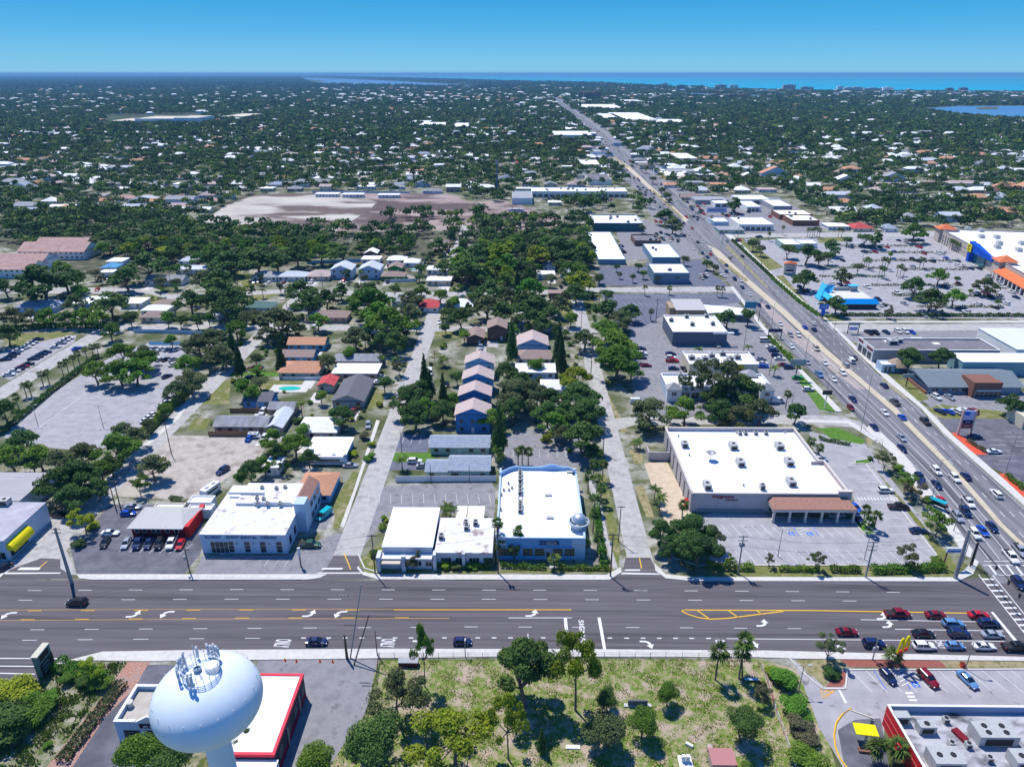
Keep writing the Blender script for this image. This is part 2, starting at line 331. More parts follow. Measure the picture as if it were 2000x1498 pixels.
# cross streets
L('street',STREET,'1180,822 1225,815 1500,810 1640,812 1700,830 1695,838 1600,828 1240,830 1190,845')
L('street',STREET,'1140,562 1430,560 1440,570 1140,571'); L('street',STREET,'-50,562 300,562 330,575 560,565 800,572 1140,565 1140,573 800,582 560,573 330,585 290,574 -50,574')
L('street',STREET,'-50,637 420,634 800,636 1150,640 1190,650 1150,650 800,647 420,644 -50,647')
L('street',STREET,'1604,634 2100,632 2100,643 1640,648'); L('street',STREET,'1420,457 1830,452 1850,462 1440,464')
L('street',STREET,'-50,500 60,490 200,470 330,440 340,446 210,480 60,505'); L('street',STREET,'860,485 1150,486 1150,492 860,492')
L('street',STREET,'80,1065 20,1122 150,1122 130,1075 215,975 190,975')
L('roadside_strip',LOTG,'1245,372 1212,345 1150,290 1100,240 1070,208 1066,198 1078,195 1084,203 1110,222 1142,247 1173,286 1208,328 1262,385')
L('roadside_strip',LOTG,'1092,190 1112,196 1200,252 1262,300 1320,345 1380,385 1350,400 1310,375 1268,342 1222,303 1166,254 1098,203')
L('building_site',FIELD2,'895,395 985,392 1095,425 1085,448 1000,450 905,440 880,420')
# main roads
RN='-260,1128 60,1130 700,1132.5 1100,1134 1850,1136 1905,1128 1925,1112 1945,1106'
sheet('main_road',ASPH,'-260,1131 60,1131 180,1133 700,1133 1100,1134 1850,1136.5 1900,1128 2300,1130 2300,1300 1990,1283 1500,1271 1100,1268 750,1267.5 380,1271 180,1276 110,1300 75,1330 -40,1345 -260,1345')
sheet('road_mouth',ASPH,'0,1131 20,1112 80,1090 118,1092 118,1110 150,1130'); sheet('road_mouth',ASPH,'608,1133 637,1110 652,1085 702,1085 702,1105 725,1131')
sheet('road_mouth',ASPH,'1180,1134 1215,1118 1222,1089 1270,1089 1285,1118 1335,1136')
HWL='1945,1140 1905,1092 1791,935 1707,847 1656,798 1575,720 1507,647 1437,567 1365,493 1315,443 1273,400 1238,361 1210,326 1175,284 1143,245 1112,220 1085,203 1077,192'
HWR='1091,190 1098,200 1168,252 1224,301 1270,340 1340,398 1410,455 1445,482 1500,533 1604,620 1676,694 1730,746 1793,795 1838,845 1944,940 2010,1002 2140,1130'
sheet('highway',ASPH2,HWL+' '+HWR)
# pavements with kerbs
slab('pavement',CONC,'150,1122 640,1122 625,1129 600,1132.5 180,1132.5 155,1130'); slab('pavement',CONC,'700,1106 708,1117 735,1122 1185,1123 1212,1108 1214,1118 1190,1133 738,1132 708,1123 697,1110')
slab('pavement',CONC,'1278,1100 1300,1122 1350,1127 1860,1128 1885,1112 1903,1092 1912,1098 1900,1122 1870,1136 1350,1135 1300,1130 1280,1115')
slab('pavement',CONC,'110,1296 200,1273 380,1270 750,1267.5 1100,1268 1500,1271 1990,1283 2100,1286 2100,1296 1990,1291 1560,1287 1480,1284 1000,1283 740,1286 280,1292 180,1290 120,1298')
slab('pavement',CONC,'-200,1120 10,1120 0,1129 -200,1128')
slab('pavement',CONC,'1604,613 1690,694 1806,795 1860,850 1965,940 2040,1010 2040,1022 1947,941 1842,846 1797,796 1735,747 1680,694 1607,620',.12)
slab('pavement',CONC,'1425,455 1520,545 1604,618 1600,620 1503,535 1413,456',.12)
slab('pavement',CONC,'1900,1075 1800,932 1760,880 1716,842 1700,830 1690,838 1740,885 1790,955 1885,1085 1895,1090',.12)
slab('pavement',CONC,'1645,803 1560,716 1497,643 1432,560 1426,561 1490,645 1553,718 1634,806',.12)
slab('pavement',STREET,'1145,930 1160,925 1188,1050 1207,1110 1198,1112 1176,1040',.08)
slab('pavement',CONC,'1618,628 2100,627 2100,630.5 1615,631',.1); slab('pavement',CONC,'1560,820 1660,822 1720,860 1715,866 1655,828 1560,825',.1)
slab('pavement',CONC,'1075,1068 1083,1068 1085,1110 1073,1110',.12); slab('pavement',CONC,'690,960 735,820 742,822 672,1030 664,1028',.06)
slab('pavement',CONC,'345,812 385,755 390,757 350,818 205,945 195,945',.06)
def kerb(s,wd=.35,h=.15,m=CONC,name='kerb'):
    pts=PX(s); z=topz([(p.x,p.y) for p in pts])[1]; mb=MB()
    for a,b in zip(pts,pts[1:]):
        d=(b-a).normalized(); n=Vector((-d.y,d.x,0))*wd/2; a_=a-d*.05; mb.prism([((a_-n).x,(a_-n).y),((b-n).x,(b-n).y),((b+n).x,(b+n).y),((a_+n).x,(a_+n).y)],0,z+h)
    return tag(mb.build(name,m),kind='structure')
kerb('1543,1287 1563,1308 1590,1332 1607,1345 1651,1345 1655,1308 2035,1307')
kerb('1362,1104 1845,1104 1790,1035 1690,905'); kerb('700,1083 712,1110 738,1118'); kerb('1300,1060 1315,1090 1362,1104'); kerb('1669,1020 1669,1012 1684,1018 1711,1041 1694,1047 1680,1034 1669,1020'); kerb('1669,900 1700,896 1703,905 1671,906 1669,900'); kerb('1563,722 1600,764 1641,801 1630,807 1602,803'); kerb('1852,806 1830,790 1790,783 1730,742'); kerb('230,875 262,915 215,965'); kerb('1425,463 1500,535 1530,523')
# highway median: concrete strip, worn turn lane, planted islands
sheet('turn_lane',pm('worn_lane',(.33,.28,.26),(.4,.34,.32),scale=.6,rough=.9),'1480,590 1500,595 1560,650 1690,760 1672,760 1540,660')
slab('median',TAN,'1380,478 1405,490 1465,548 1535,607 1615,683 1694,750 1752,800 1865,915 1960,1025 2040,1100 2040,1112 1950,1026 1858,920 1745,806 1688,756 1606,688 1525,612 1455,552 1398,500',.12)
slab('median',TAN,'1180,294 1230,326 1300,390 1345,431 1338,434 1293,393 1222,328 1179,296',.12)
for s in ('1406,505 1462,548 1456,551 1402,508','1276,371 1335,426 1330,427 1273,374','1186,297 1228,327 1225,328 1184,298'): slab('median_planting',DRY,s,.16)
for s in ('1726,742 1772,776 1768,780 1724,746','1852,850 1888,879 1883,882','1944,928 1998,976 1992,980','1420,478 1500,560 1497,563 1416,482'): sheet('verge',DRY,s)
for s in ('1690,862 1700,835 1706,860 1700,872','1760,905 1830,1000 1825,1005 1752,912','1845,1010 1870,1040 1862,1045'): sheet('verge',DRY,s)
# ---------------------------------------------------------------- painted markings
def mk(name,m,segs,wd):       # ground lines: list of (px0,py0,px1,py1), width in metres
    z=nz([P(a[i],a[i+1]) for a in segs for i in (0,2)]); mb=MB()
    for a in segs:
        p=P(a[0],a[1]); q=P(a[2],a[3]); d=(q-p); d.z=0
        if d.length<1e-6: continue
        n=Vector((-d.y,d.x,0)).normalized()*wd/2
        o=[p-n,q-n,q+n,p+n]; mb.poly([(t.x,t.y,z) for t in o])
    return tag(mb.build(name,m),kind='structure')
def interp(tab,x):
    for (x0,y0),(x1,y1) in zip(tab,tab[1:]):
        if x<=x1: return y0+(y1-y0)*(x-x0)/(x1-x0)
    return tab[-1][1]
def dashes(tab,x0,step,n,ln): 
    o=[]
    for i in range(n):
        x=x0+step*i; o.append((x-ln/2,interp(tab,x-ln/2),x+ln/2,interp(tab,x+ln/2)))
    return o
T1=[(-100,1154),(67,1153),(462,1151),(1152,1152.5),(1646,1155.6),(1900,1158)]
T2=[(-100,1173),(49,1172),(452,1169.8),(953,1170),(1657,1173.4),(1900,1176)]
T3=[(-100,1231),(73,1229.5),(921,1224),(1212,1225),(1530,1227),(1700,1229)]
T4=[(-100,1251.5),(58,1250),(385,1247),(600,1245.6),(1061,1245.4),(1384,1246.5),(1962,1252)]
mk('road_markings',WHITEP,dashes(T1,-31,98.65,19,26)+dashes(T2,-51,100.6,18,27)+dashes(T3,-33,106,6,27)+dashes(T3,815-209,105.5,2,26)+dashes(T3,815,105.2,9,26)+dashes(T4,-51,108.8,6,29),.13)
mk('road_markings',WHITEP,[(x-4.5,interp(T4,x),x+4.5,interp(T4,x)) for x in [593,642,674,706.6,739.6,771.5,803,868,900,933,965,997,1029,1061,1191,1224,1256,1287.5,1319.5,1351,1384]],.28)
mk('road_markings',WHITEP,[(1419,1247,1962,1252),(993,1206.5,1117,1206.5),(1681,1210,1905,1214),(1748,1228.6,1960,1232)],.18)
mk('road_markings',WHITEP,[(-100,1285,120,1286),(-100,1300,70,1301),(-100,1312,68,1316)],.25)
for s in ('1935,1195 1940,1195 1988,1252 1981,1252','1101,1206 1107,1206 1113,1266 1106,1266','1167,1206 1173,1206 1184,1268 1178,1268','630,1109 670,1109 668,1112 627,1112','40,1108 80,1108 76,1113 34,1113'): sheet('stop_line',WHITEP,s)
for s in ('1222,1112 1251,1112 1250,1114.5 1219,1114.5','1216,1118 1290,1120 1292,1122 1212,1121','625,1118 705,1118 707,1120 618,1120','10,1118 118,1118 118,1120 5,1121'): sheet('stop_line',WHITEP,s)
T5=[(-100,1191.5),(68,1191),(480,1189.6),(1116,1189.6)]; T6=[(-100,1212.5),(60,1211.5),(480,1208.5),(877,1207.6)]
pl=lambda T:[(a[0],a[1],b[0],b[1]) for a,b in zip(T,T[1:])]
mk('centre_lines',ORGP,pl(T5)+pl(T6),.11)
mk('centre_lines',YELP,[(x-13.5,interp(T5,x)+1.7,x+13.5,interp(T5,x)+1.7) for x in (-36,68,172,276,378,481,584,688)]+[(770,1191.2,1116,1191.2)]+[(x-13.5,interp(T6,x)-1.6,x+13.5,interp(T6,x)-1.6) for x in (-52,54,160,265,369,473,577,680,785)],.17)
mk('centre_lines',YELP,[(1335,1191,1600,1192.4),(1600,1192.4,1891,1197.3),(1331,1193,1337,1190.8),(1331,1193,1345,1200),(1345,1200,1365,1206),(1365,1206,1388,1209),(1388,1209,1420,1207.5),(1420,1207.5,1530,1193.5),(1362,1192,1384,1207.5),(1422,1192,1441,1205),(1478,1192.5,1487,1199)],.3)
for a,b in (((685,1112),(672,1080)),((1249,1090),(1253,1110)),((92,1096),(78,1108))): mk('centre_lines',YELP,[(a[0],a[1],b[0],b[1])],.25)
def arrow(px,py,kind,ang=0):          # turn arrow 3.4 m long, drawn on the ground; ang=0 points along +x
    m={'l':1,'r':-1}[kind]; c=P(px,py); z=nz([(c.x-2,c.y-1),(c.x+2,c.y+1)]); mb=MB(); ca,sa=math.cos(ang),math.sin(ang)
    def tr(p): x,y=p[0],p[1]*m; return (c.x+x*ca-y*sa,c.y+x*sa+y*ca,z)
    A=[(-1.9,-1.0),(-.6,-.95),(.3,-.5),(.55,.1)]; B=[(-1.9,-.55),(-.7,-.5),(-.15,-.1),(0,.35)]
    for i in range(3): 
        q=[A[i],A[i+1],B[i+1],B[i]]; q=q if m>0 else q[::-1]; mb.poly([tr(t) for t in q])
    q=[(1.05,.05),(.45,1.4),(-.6,.45)]; mb.poly([tr(t) for t in (q if m>0 else q[::-1])])
    return tag(mb.build('arrow_marking',WHITEP),kind='structure')
for x,y in ((265,1200),(608,1199),(1042.5,1198.5),(1492,1217.5),(1737,1220),(1726,1204)): arrow(x,y,'l')
for x,y in ((322,1199),(661,1198.6),(13,1201)): arrow(x,y,'l',PI)
for x,y in ((1267.5,1257.5),(1472,1256),(822,1257)): arrow(x,y,'r')
def ground_word(word,px0,py0,px1,py1,m=WHITEP):    # painted letters, read by a driver heading +x
    a,b=P(px0,py0),P(px1,py1); z=nz([a,b]); wx=abs(b.x-a.x); wy=abs(b.y-a.y)
    cu=bpy.data.curves.new('lane_word','FONT'); cu.body=word; cu.size=1; cu.align_x='CENTER'; cu.align_y='CENTER'; cu.offset=.02; cu.materials.append(m)
    o=link('lane_word',to_mesh(cu,m)); o.location=((a.x+b.x)/2,(a.y+b.y)/2,z); o.rotation_euler=(0,0,-PI/2); o.scale=(wy/(len(word)*.62),wx/.72,1)
    return tag(o,kind='structure')
for x,y in ((550,1256),(756,1255.5),(1407,1257),(1836,1258.5),(1640,1260)): ground_word('ONLY',x-12,y-7.5,x+12,y+7.5)
ground_word('SIGNAL',1129,1208,1145,1264)
# crosswalks at the junction
ws=[]
for k in range(11):
    t=k/10.; ws.append((1918+t*88,1131+t*112,1941+t*88,1131+t*112))
mk('crosswalk',WHITEP,ws,.55); mk('crosswalk',WHITEP,[(1911,1122,2010,1248),(1938,1122,2040,1248)],.22)
mk('crosswalk',WHITEP,[(1932+i*17,1104,1946+i*17,1122) for i in range(8)],.5); mk('crosswalk',WHITEP,[(1920,1103.5,2100,1103.5),(1938,1123,2100,1123),(1922,1096,2100,1096)],.2)
# highway lane lines
def hwline(off,y0,y1):     # point on the highway axis: fraction off across from left kerb (0) to right kerb (1)
    pass
HL=[P(*[float(t) for t in q.split(',')]) for q in HWL.split()][1:]; HR=[P(*[float(t) for t in q.split(',')]) for q in HWR.split()][::-1]
def along(pts,s):
    for a,b in zip(pts,pts[1:]):
        l=(b-a).length
        if s<=l: return a+(b-a)*(s/l)
        s-=l
    return pts[-1]
def plen(pts): return sum((b-a).length for a,b in zip(pts,pts[1:]))
def by_y(pts,y):
    for a,b in zip(pts,pts[1:]):
        if a.y<=y<=b.y or b.y<=y<=a.y: return a+(b-a)*((y-a.y)/(b.y-a.y+1e-9))
    return pts[0] if abs(y-pts[0].y)<abs(y-pts[-1].y) else pts[-1]
def hw(fr,y):
    a,b=by_y(HL,y),by_y(HR,y); return a+(b-a)*fr
def hwdash(fr,y0,y1,on,off,wd,m=WHITEP,nm='road_markings'):
    z=HZ_; mb=MB(); y=y0
    while y<y1:
        p,q=hw(fr,y),hw(fr,min(y+on,y1)); d=q-p; n=Vector((-d.y,d.x,0)).normalized()*wd/2
        mb.poly([(t.x,t.y,z) for t in (p-n,q-n,q+n,p+n)]); y+=on+off
    return tag(mb.build(nm,m),kind='structure')
HZ_=topz(HL+HR)[1]+.012
hwdash(.13,150,330,20,0,.16); 
for fr in (.24,.36): hwdash(fr,150,250,20,0,.16)
for fr in (.13,.24,.36): hwdash(fr,250 if fr>.13 else 330,2500,2.6,7.2,.17)
for fr in (.68,.79,.90): hwdash(fr,150,2500,2.6,7.2,.17)
hwdash(.45,150,1000,20,0,.16); hwdash(.985,150,700,20,0,.12)
# parking bays
def bays(a,b,n,dep,m=WHITEP,w=.11,both=False):    # n+1 lines from a to b (photo points), depth dep metres (vector in world)
    A,B=P(*a),P(*b); z=nz([A,B,A+Vector((*dep,0)),B+Vector((*dep,0))]); mb=MB()
    for i in range(n+1):
        p=A+(B-A)*(i/n); q=p+Vector((dep[0],dep[1],0)); d=q-p; nn=Vector((-d.y,d.x,0)).normalized()*w/2
        mb.poly([(t.x,t.y,z) for t in (p-nn,q-nn,q+nn,p+nn)])
    return tag(mb.build('parking_lines',m),kind='structure')
bays((1408,1024),(1661,1026),13,(1.5,-5.5)); bays((1395,1100),(1845,1100),22,(-1.4,5.3)); bays((1690,905),(1790,1060),11,(-5.5,0)); bays((1715,908),(1745,965),5,(-5.5,0))
bays((720,965),(955,965),11,(.8,-5),WORNP); bays((515,1105),(555,1105),2,(.8,3.5),WORNP)
bays((232,1078),(350,1082),6,(1.6,4.5)); bays((40,890),(150,785),11,(8,0)); bays((0,1100),(90,1010),6,(5.5,0))
mk('parking_lines',WHITEP,[(72,838,167,769)],.15); mk('parking_lines',WHITEP,[(1480,955,1665,955)],.01)
bays((1540,690),(1610,768),9,(-5.5,0)); bays((1495,660),(1540,690),6,(-5.5,0)); bays((1245,672),(1262,735),8,(5,0)); bays((1300,680),(1310,735),6,(5,0)); bays((1325,684),(1430,684),9,(1,-5))
bays((1185,578),(1400,576),22,(2,-5)); bays((1215,590),(1310,595),9,(2,-6)); bays((1225,540),(1265,560),4,(-5,0))
bays((985,893),(1140,893),9,(0,5),WORNP); bays((790,852),(840,852),3,(0,-5)); 
bays((1660,1307),(2030,1308),13,(2,-6)); bays((1925,860),(1950,900),4,(6,0)); bays((1950,845),(1995,880),4,(6,0)); bays((1820,770),(2000,775),9,(2.2,-5.2)); bays((1880,790),(2020,800),8,(2.2,-5))
for k in range(9):      # long rows of the big plaza car park
    y=[472,487,499,514,533,551,573,590,607][k]; x0=[1655,1680,1690,1760,1620,1610,1700,1740,1790][k]; x1=[1800,1835,1860,1900,1940,1990,2040,2040,2040][k]
    n=int((x1-x0)*mpp(1700,y)/2.8); bays((x0,y),(x1,y),n,(1.2,-4.8))
for x,y in ((1560+ -20,1042),):
    pass
def blue_badge(px,py):
    c=P(px,py); z=nz([(c.x-1,c.y-1),(c.x+1,c.y+1)]); b=struct('bay_symbol',MB().poly([(c.x-.75,c.y-.75,z),(c.x+.75,c.y-.75,z),(c.x+.75,c.y+.75,z),(c.x-.75,c.y+.75,z)]),BLUP)
    z+=.0045; mb=MB()
    for k in range(10):
        a0=PI*.6+k*PI*1.3/10; a1=a0+PI*1.3/10
        mb.poly([(c.x-.02+r*math.cos(t),c.y-.15+r*math.sin(t),z) for r,t in ((.34,a0),(.34,a1),(.45,a1),(.45,a0))][::-1])
    mb.poly([(c.x-.15,c.y-.1,z),(c.x-.03,c.y-.1,z),(c.x-.03,c.y+.5,z),(c.x-.15,c.y+.5,z)]); mb.poly([(c.x-.03,c.y-.1,z),(c.x+.35,c.y-.1,z),(c.x+.35,c.y+.02,z),(c.x-.03,c.y+.02,z)])
    mb.poly([(c.x+.25,c.y-.5,z),(c.x+.5,c.y-.42,z),(c.x+.37,c.y-.08,z),(c.x+.25,c.y-.1,z)])
    tag(mb.build('bay_symbol',WHITEP),kind='structure')
for x,y in ((1546,1042.5),(1582,1042.5),(1788,1336)): blue_badge(x,y)
mk('parking_lines',BLUP,[(1546,1024,1560,1046),(1586,1024,1598,1046),(1707,1309,1730,1346),(1759,1309,1778,1347)],.15)
mk('parking_lines',WHITEP,[(1556,1033,1568,1031),(1560,1038,1571,1036),(1563,1044,1573,1042)]+[(1752+i*3,1315+i*8,1762+i*4,1309+i*8) for i in range(4)],.2)
mk('crosswalk',WHITEP,[(1675+i*6.2,971,1680+i*6.2,977) for i in range(13)],.35); mk('crosswalk',WHITEP,[(1768+i*4,1353+i*7,1783+i*4,1353+i*7) for i in range(3)],.5)
# drive-through lane kerb and paint
mb=MB(); pts=PX('1662,1383 1645,1395 1633,1412 1629,1435 1632,1460 1640,1480 1655,1500 1670,1530')
mb.tube([(p.x,p.y,.08) for p in pts],.16,6); tag(mb.build('yellow_kerb',YELP),kind='structure')
mk('road_markings',ORGP,[(1602,1345,1608,1364),(1602,1346,1631,1349),(1608,1364,1631,1349),(1607,1353,1620,1348),(1610,1358,1626,1350)],.2)
sheet('road_markings',WHITEP,'1637,1347 1641,1347 1655,1372 1650,1373')
# ================================================================ buildings
WROOF=pm('white_roof',(.82,.82,.83),(.9,.9,.9),scale=.5,rough=.8,c3=(.55,.54,.55),scale3=.22,lo3=.6,hi3=.85)
WROOFD=pm('stained_white_roof',(.78,.77,.77),(.66,.65,.65),scale=.8,rough=.85,c3=(.26,.18,.18),scale3=.32,lo3=.57,hi3=.7)
WHT=pm('white_paint',(.78,.78,.78),rough=.7); CREAM=pm('cream_stucco',(.6,.54,.42),(.66,.6,.48),scale=.8)
GLASS=pm('window_glass',(.02,.03,.04),rough=.08,spec=.7); FRAME=pm('window_frame',(.7,.7,.68),rough=.5)
HVACM=pm('galvanised_unit',(.5,.51,.5),(.42,.43,.42),scale=2,rough=.5,metal=.1); DARKM=pm('dark_metal',(.03,.03,.035),rough=.6); GREYM=pm('grey_metal',(.35,.36,.37),rough=.5,metal=.3)
STUC=pm('lavender_stucco',(.46,.43,.45),(.52,.49,.5),scale=.6,rough=.9); TANC=pm('tan_cap',(.55,.47,.42),rough=.8); PINKW=pm('pink_block',(.42,.32,.32),(.5,.4,.4),scale=2)
BLUW=pm('pale_blue_wall',(.14,.38,.68),(.18,.42,.72),scale=.6); BLUWL=pm('light_blue_wall',(.48,.6,.74),rough=.85); BRICK=pm('brown_brick',(.2,.09,.065),(.28,.14,.1),scale=4)
CLAY=pm('clay_tile',(.3,.14,.1),(.42,.25,.19),scale=5,rough=.9,stretch=(1,.3,1)); ORNG=pm('orange_tile',(.75,.2,.07),(.62,.16,.06),scale=1.5)
RED=pm('red_paint',(.6,.015,.02),rough=.5); CRIM=pm('crimson_trim',(.72,.01,.05),rough=.5); YEL=pm('yellow_paint',(.85,.72,.0),rough=.5); BLUEP=pm('bright_blue',(.0,.14,.62),rough=.5); BLUET=pm('blue_metal_roof',(.0,.32,.8),(.0,.28,.74),scale=1,rough=.45)
NAVY=pm('navy_panel',(.012,.02,.09),rough=.5); BLACK=pm('black_panel',(.012,.012,.016),rough=.6); MRED=pm('maroon_panel',(.2,.01,.02),rough=.5); LILAC=pm('sign_face',(.45,.5,.75),rough=.5)
METR=pm('ribbed_metal_roof',(.52,.52,.5),(.44,.44,.42),scale=2,rough=.6,stretch=(3,.1,1)); GREYR=pm('grey_roof',(.3,.31,.33),(.38,.39,.41),scale=.4,c3=(.2,.2,.22),scale3=.2,lo3=.6,hi3=.8)
DGRR=pm('dark_gravel_roof',(.15,.14,.16),(.22,.21,.23),scale=.3,c3=(.3,.29,.31),scale3=.12,lo3=.62,hi3=.8); TEAL=pm('teal_paint',(.02,.42,.5),rough=.4); GREENP=pm('green_wall',(.1,.22,.16),rough=.8)
WOODF=pm('wood_fence_boards',(.35,.2,.1),(.25,.15,.09),scale=2); GREYW=pm('grey_wall',(.33,.34,.36),(.38,.39,.41),scale=1)
def parapet(name,label,cat,x0,y0,x1,y1,h,wall,roof=WROOF,cap=None,par=.6,thick=.35,group=None,where=None,roofpar=None):
    o=thing(name,label,cat,((x0+x1)/2,(y0+y1)/2,0),0,group); cx,cy=(x0+x1)/2,(y0+y1)/2; a,b=(x1-x0)/2,(y1-y0)/2; t=thick
    m=MB(); m.box(-a,-b,0,a,-b+t,h); m.box(-a,b-t,0,a,b,h); m.box(-a,-b+t,0,-a+t,b-t,h); m.box(a-t,-b+t,0,a,b-t,h); m.build('wall',wall,o)
    r=MB(); r.box(-a+t,-b+t,h-par-.25,a-t,b-t,h-par); ro=r.build('roof',roof,o)
    if cap is not None:
        c=MB(); g=.12; k=t+.08; H=h+.12
        c.box(-a-g,-b-g,h,a+g,-b+k,H); c.box(-a-g,b-k,h,a+g,b+g,H); c.box(-a-g,-b+k,h,-a+k,b-k,H); c.box(a-k,-b+k,h,a+g,b-k,H); c.build('coping',cap,o)
    o['_h']=h-par; return o
def RB(fl,br,h):       # world rectangle from two roof corners of the photo (front left, back right) at height h
    a,b=P(fl[0],fl[1],h),P(br[0],br[1],h); return a.x,a.y,b.x,b.y
def FB(fl,fr,by,h):     # front left, front right, back edge y
    a,b,c=P(*fl,h),P(*fr,h),P((fl[0]+fr[0])/2,by,h); return a.x,(a.y+b.y)/2,b.x,c.y
def hvac(parent,px,py,z,w=2.0,d=2.0,h=1.3,fans=1,rz=0,zoff=0):
    p=P(px,py,z+h*.5); l=parent.location; m=MB(); m.cbox((0,0,h/2+.15),(w,d,h),0); m.cbox((0,0,.07),(w*.9,d*.9,.14),0)
    o=m.build('rooftop_unit',HVACM,parent); o.location=(p.x-l.x,p.y-l.y,z-l.z); o.rotation_euler=(0,0,rz)
    f=MB(); n=fans; r=min(.5,w/(2.6*max(1,(n+1)//2)),d/2.8)
    for i in range(n):
        f=MB(); fx=(i%2-.5*(n>1))*w*.45; fy=(i//2-.5*(n>2))*d*.4; f.lathe([(r,h+.16),(r,h+.26),(r*.8,h+.26),(r*.8,h+.2),(.01,h+.19)],12,0,(fx,fy)); f.build('fan',DARKM,o)
    f=MB(); f.box(-w*.35,-d/2-.02,.3,w*.35,-d/2-.005,h*.85); f.build('grille',DARKM,o); return o
def win(parent,x0,z0,x1,z1,y=0,axis='x',m=GLASS,name='window',nx=2,nz_=1,frame=FRAME,out=-1,fx=0):
    # window set on a wall plane; axis 'x': wall faces -y/+y at y; axis 'y': wall faces +-x at x=fx, spans x0..x1 in y
    b=MB(); g=MB(); e=.05; s=out*.04
    def bx(M,u0,v0,u1,v1,d0,d1):
        if axis=='x': M.box(u0,min(y+d0,y+d1),v0,u1,max(y+d0,y+d1),v1)
        else: M.box(min(fx+d0,fx+d1),u0,v0,max(fx+d0,fx+d1),u1,v1)
    bx(b,x0,z0,x1,z1,out*.004,s)
    f=b.build(name,m,parent)
    w_=.07
    for i in range(nx+1): u=x0+(x1-x0)*i/nx; bx(g,u-w_/2,z0-w_/2,u+w_/2,z1+w_/2,s*.5,s*1.9)
    for i in range(nz_+1): v=z0+(z1-z0)*i/nz_; bx(g,x0,v-w_/2,x1,v+w_/2,s*.55,s*1.7)
    g.build('frame',frame,f); return f
def add(name,mb,mat,parent,smooth=False): return mb.build(name,mat,parent,smooth)
# ---- drugstore
x0,y0,x1,y1=P(1351,962,6.3).x,P(1351,962,6.3).y,P(1551,836,6.3).x,P(1551,836,6.3).y; xe=P(1662,966,6.3).x; ym=P(1640,901,6.3).y; H=6.3
o=thing('drugstore','large lavender stucco drugstore with flat white roof and brick tiled entrance canopy','store',((x0+xe)/2,y0,0))
lx=x0-o.location.x; m=MB(); t=.4; X1=x1-o.location.x; XE=xe-o.location.x; D=y1-y0; Dm=ym-y0
m.box(lx,0,0,XE-3.2,t,H-.3); m.box(lx,t,0,lx+t,D,H); m.box(lx+t,D-t,0,X1,D,H); m.box(X1-t,Dm+t,0,X1,D-t,H); m.box(X1-t,Dm,0,XE,Dm+t,H); m.box(XE-t,t,0,XE,Dm,H); m.box(XE-3.2,-.35,0,XE+.35,t,H+.6)
m.build('wall',STUC,o)
r=MB(); r.prism([(lx+t,t),(XE-t,t),(XE-t,Dm),(X1-t,Dm),(X1-t,D-t),(lx+t,D-t)],H-1.5,H-1.1); r.build('roof',WROOF,o)
c=MB(); c.box(lx-.15,-.15,H-.3,XE-3.2,t+.1,H-.05); c.box(lx-.15,t+.1,H,lx+t+.1,D+.1,H+.2); c.box(lx+t+.1,D-t-.1,H,X1+.15,D+.1,H+.2); c.box(X1-t-.1,Dm+t+.1,H,X1+.15,D-t-.1,H+.2); c.box(X1-t,Dm-.1,H,XE+.15,Dm+t+.1,H+.2); c.box(XE-t-.1,t,H,XE+.15,Dm-.1,H+.2); c.box(XE-3.4,-.6,H+.6,XE+.6,t+.2,H+1.0)
c.build('coping',pm('pale_cap',(.62,.56,.5),rough=.8),o)
m=MB(); m.box(X1-2.5,Dm-.04,H-1.1,XE-.5,Dm-.01,H-.1); m.box(XE-t-.03,.5,H-1.1,XE-t-.01,Dm-.1,H-.1); m.build('inner_parapet',PINKW,o)
# canopy
ca=P(1500,1010,0).x-o.location.x; cb=XE+.3; cm=MB(); 
cm.hexa([(ca,-5.2,4.2),(cb,-5.2,4.2),(cb,-.05,4.2),(ca,-.05,4.2),(ca,-5.2,4.35),(cb,-5.2,4.35),(cb-1.3,-.05,5.5),(ca+1.3,-.05,5.5)]); cm.build('canopy_roof',CLAY,o)
k=MB(); k.box(ca+.1,-5.1,3.4,cb-.1,-4.7,4.2); k.box(ca+.1,-4.7,3.4,ca+.5,-.4,4.2); k.box(cb-.5,-4.7,3.4,cb-.1,-.4,4.2); k.build('canopy_beam',pm('cream_beam',(.62,.57,.52)),o)
for i in range(6):
    u=ca+.55+(cb-ca-1.1)*i/5; k=MB(); k.box(u-.28,-5.05,.9,u+.28,-4.5,3.4); k.box(u-.42,-5.2,0,u+.42,-4.35,.9); k.build('column',pm('cream_beam',(.6,.55,.5)),o)
for i in range(5):
    u=ca+.8+(cb-ca-1.1)*i/5; win(o,u,.4,u+3.0,3.0,-.001,nx=3,nz_=2) if i<4 else win(o,u,.05,u+2.2,2.7,-.36,nx=2,name='door')
m=MB(); m.box(lx+2,-.35,0,ca-.5,-.01,1.0); m.build('plinth',pm('grey_plinth',(.3,.28,.3)),o)
text('Walgreens',1.45,pm('sign_red_dark',(.3,.01,.03),rough=.5),o,(lx+8.9,-.08,H-1.25),(PI/2,0,R(0)),ext=.06); text('PHARMACY',.7,MRED,o,(lx+11.5,-.08,H-2.35),(PI/2,0,0),ext=.05)
for i in range(7): k=MB(); u=3+i*5.2; k.box(lx-.25,u,0,lx-.01,u+.35,H-1); k.build('downpipe',pm('downpipe',(.3,.29,.3)),o)
k=MB(); k.box(lx-.9,2,0,lx-.01,3.4,2.4); k.build('drop_box',RED,o)
k=MB(); k.box(lx-7,29,0,lx-.3,29.3,3); k.box(lx-7,29.3,0,lx-6.7,33,3); k.build('loading_enclosure',STUC,o)
RH=H-1.1
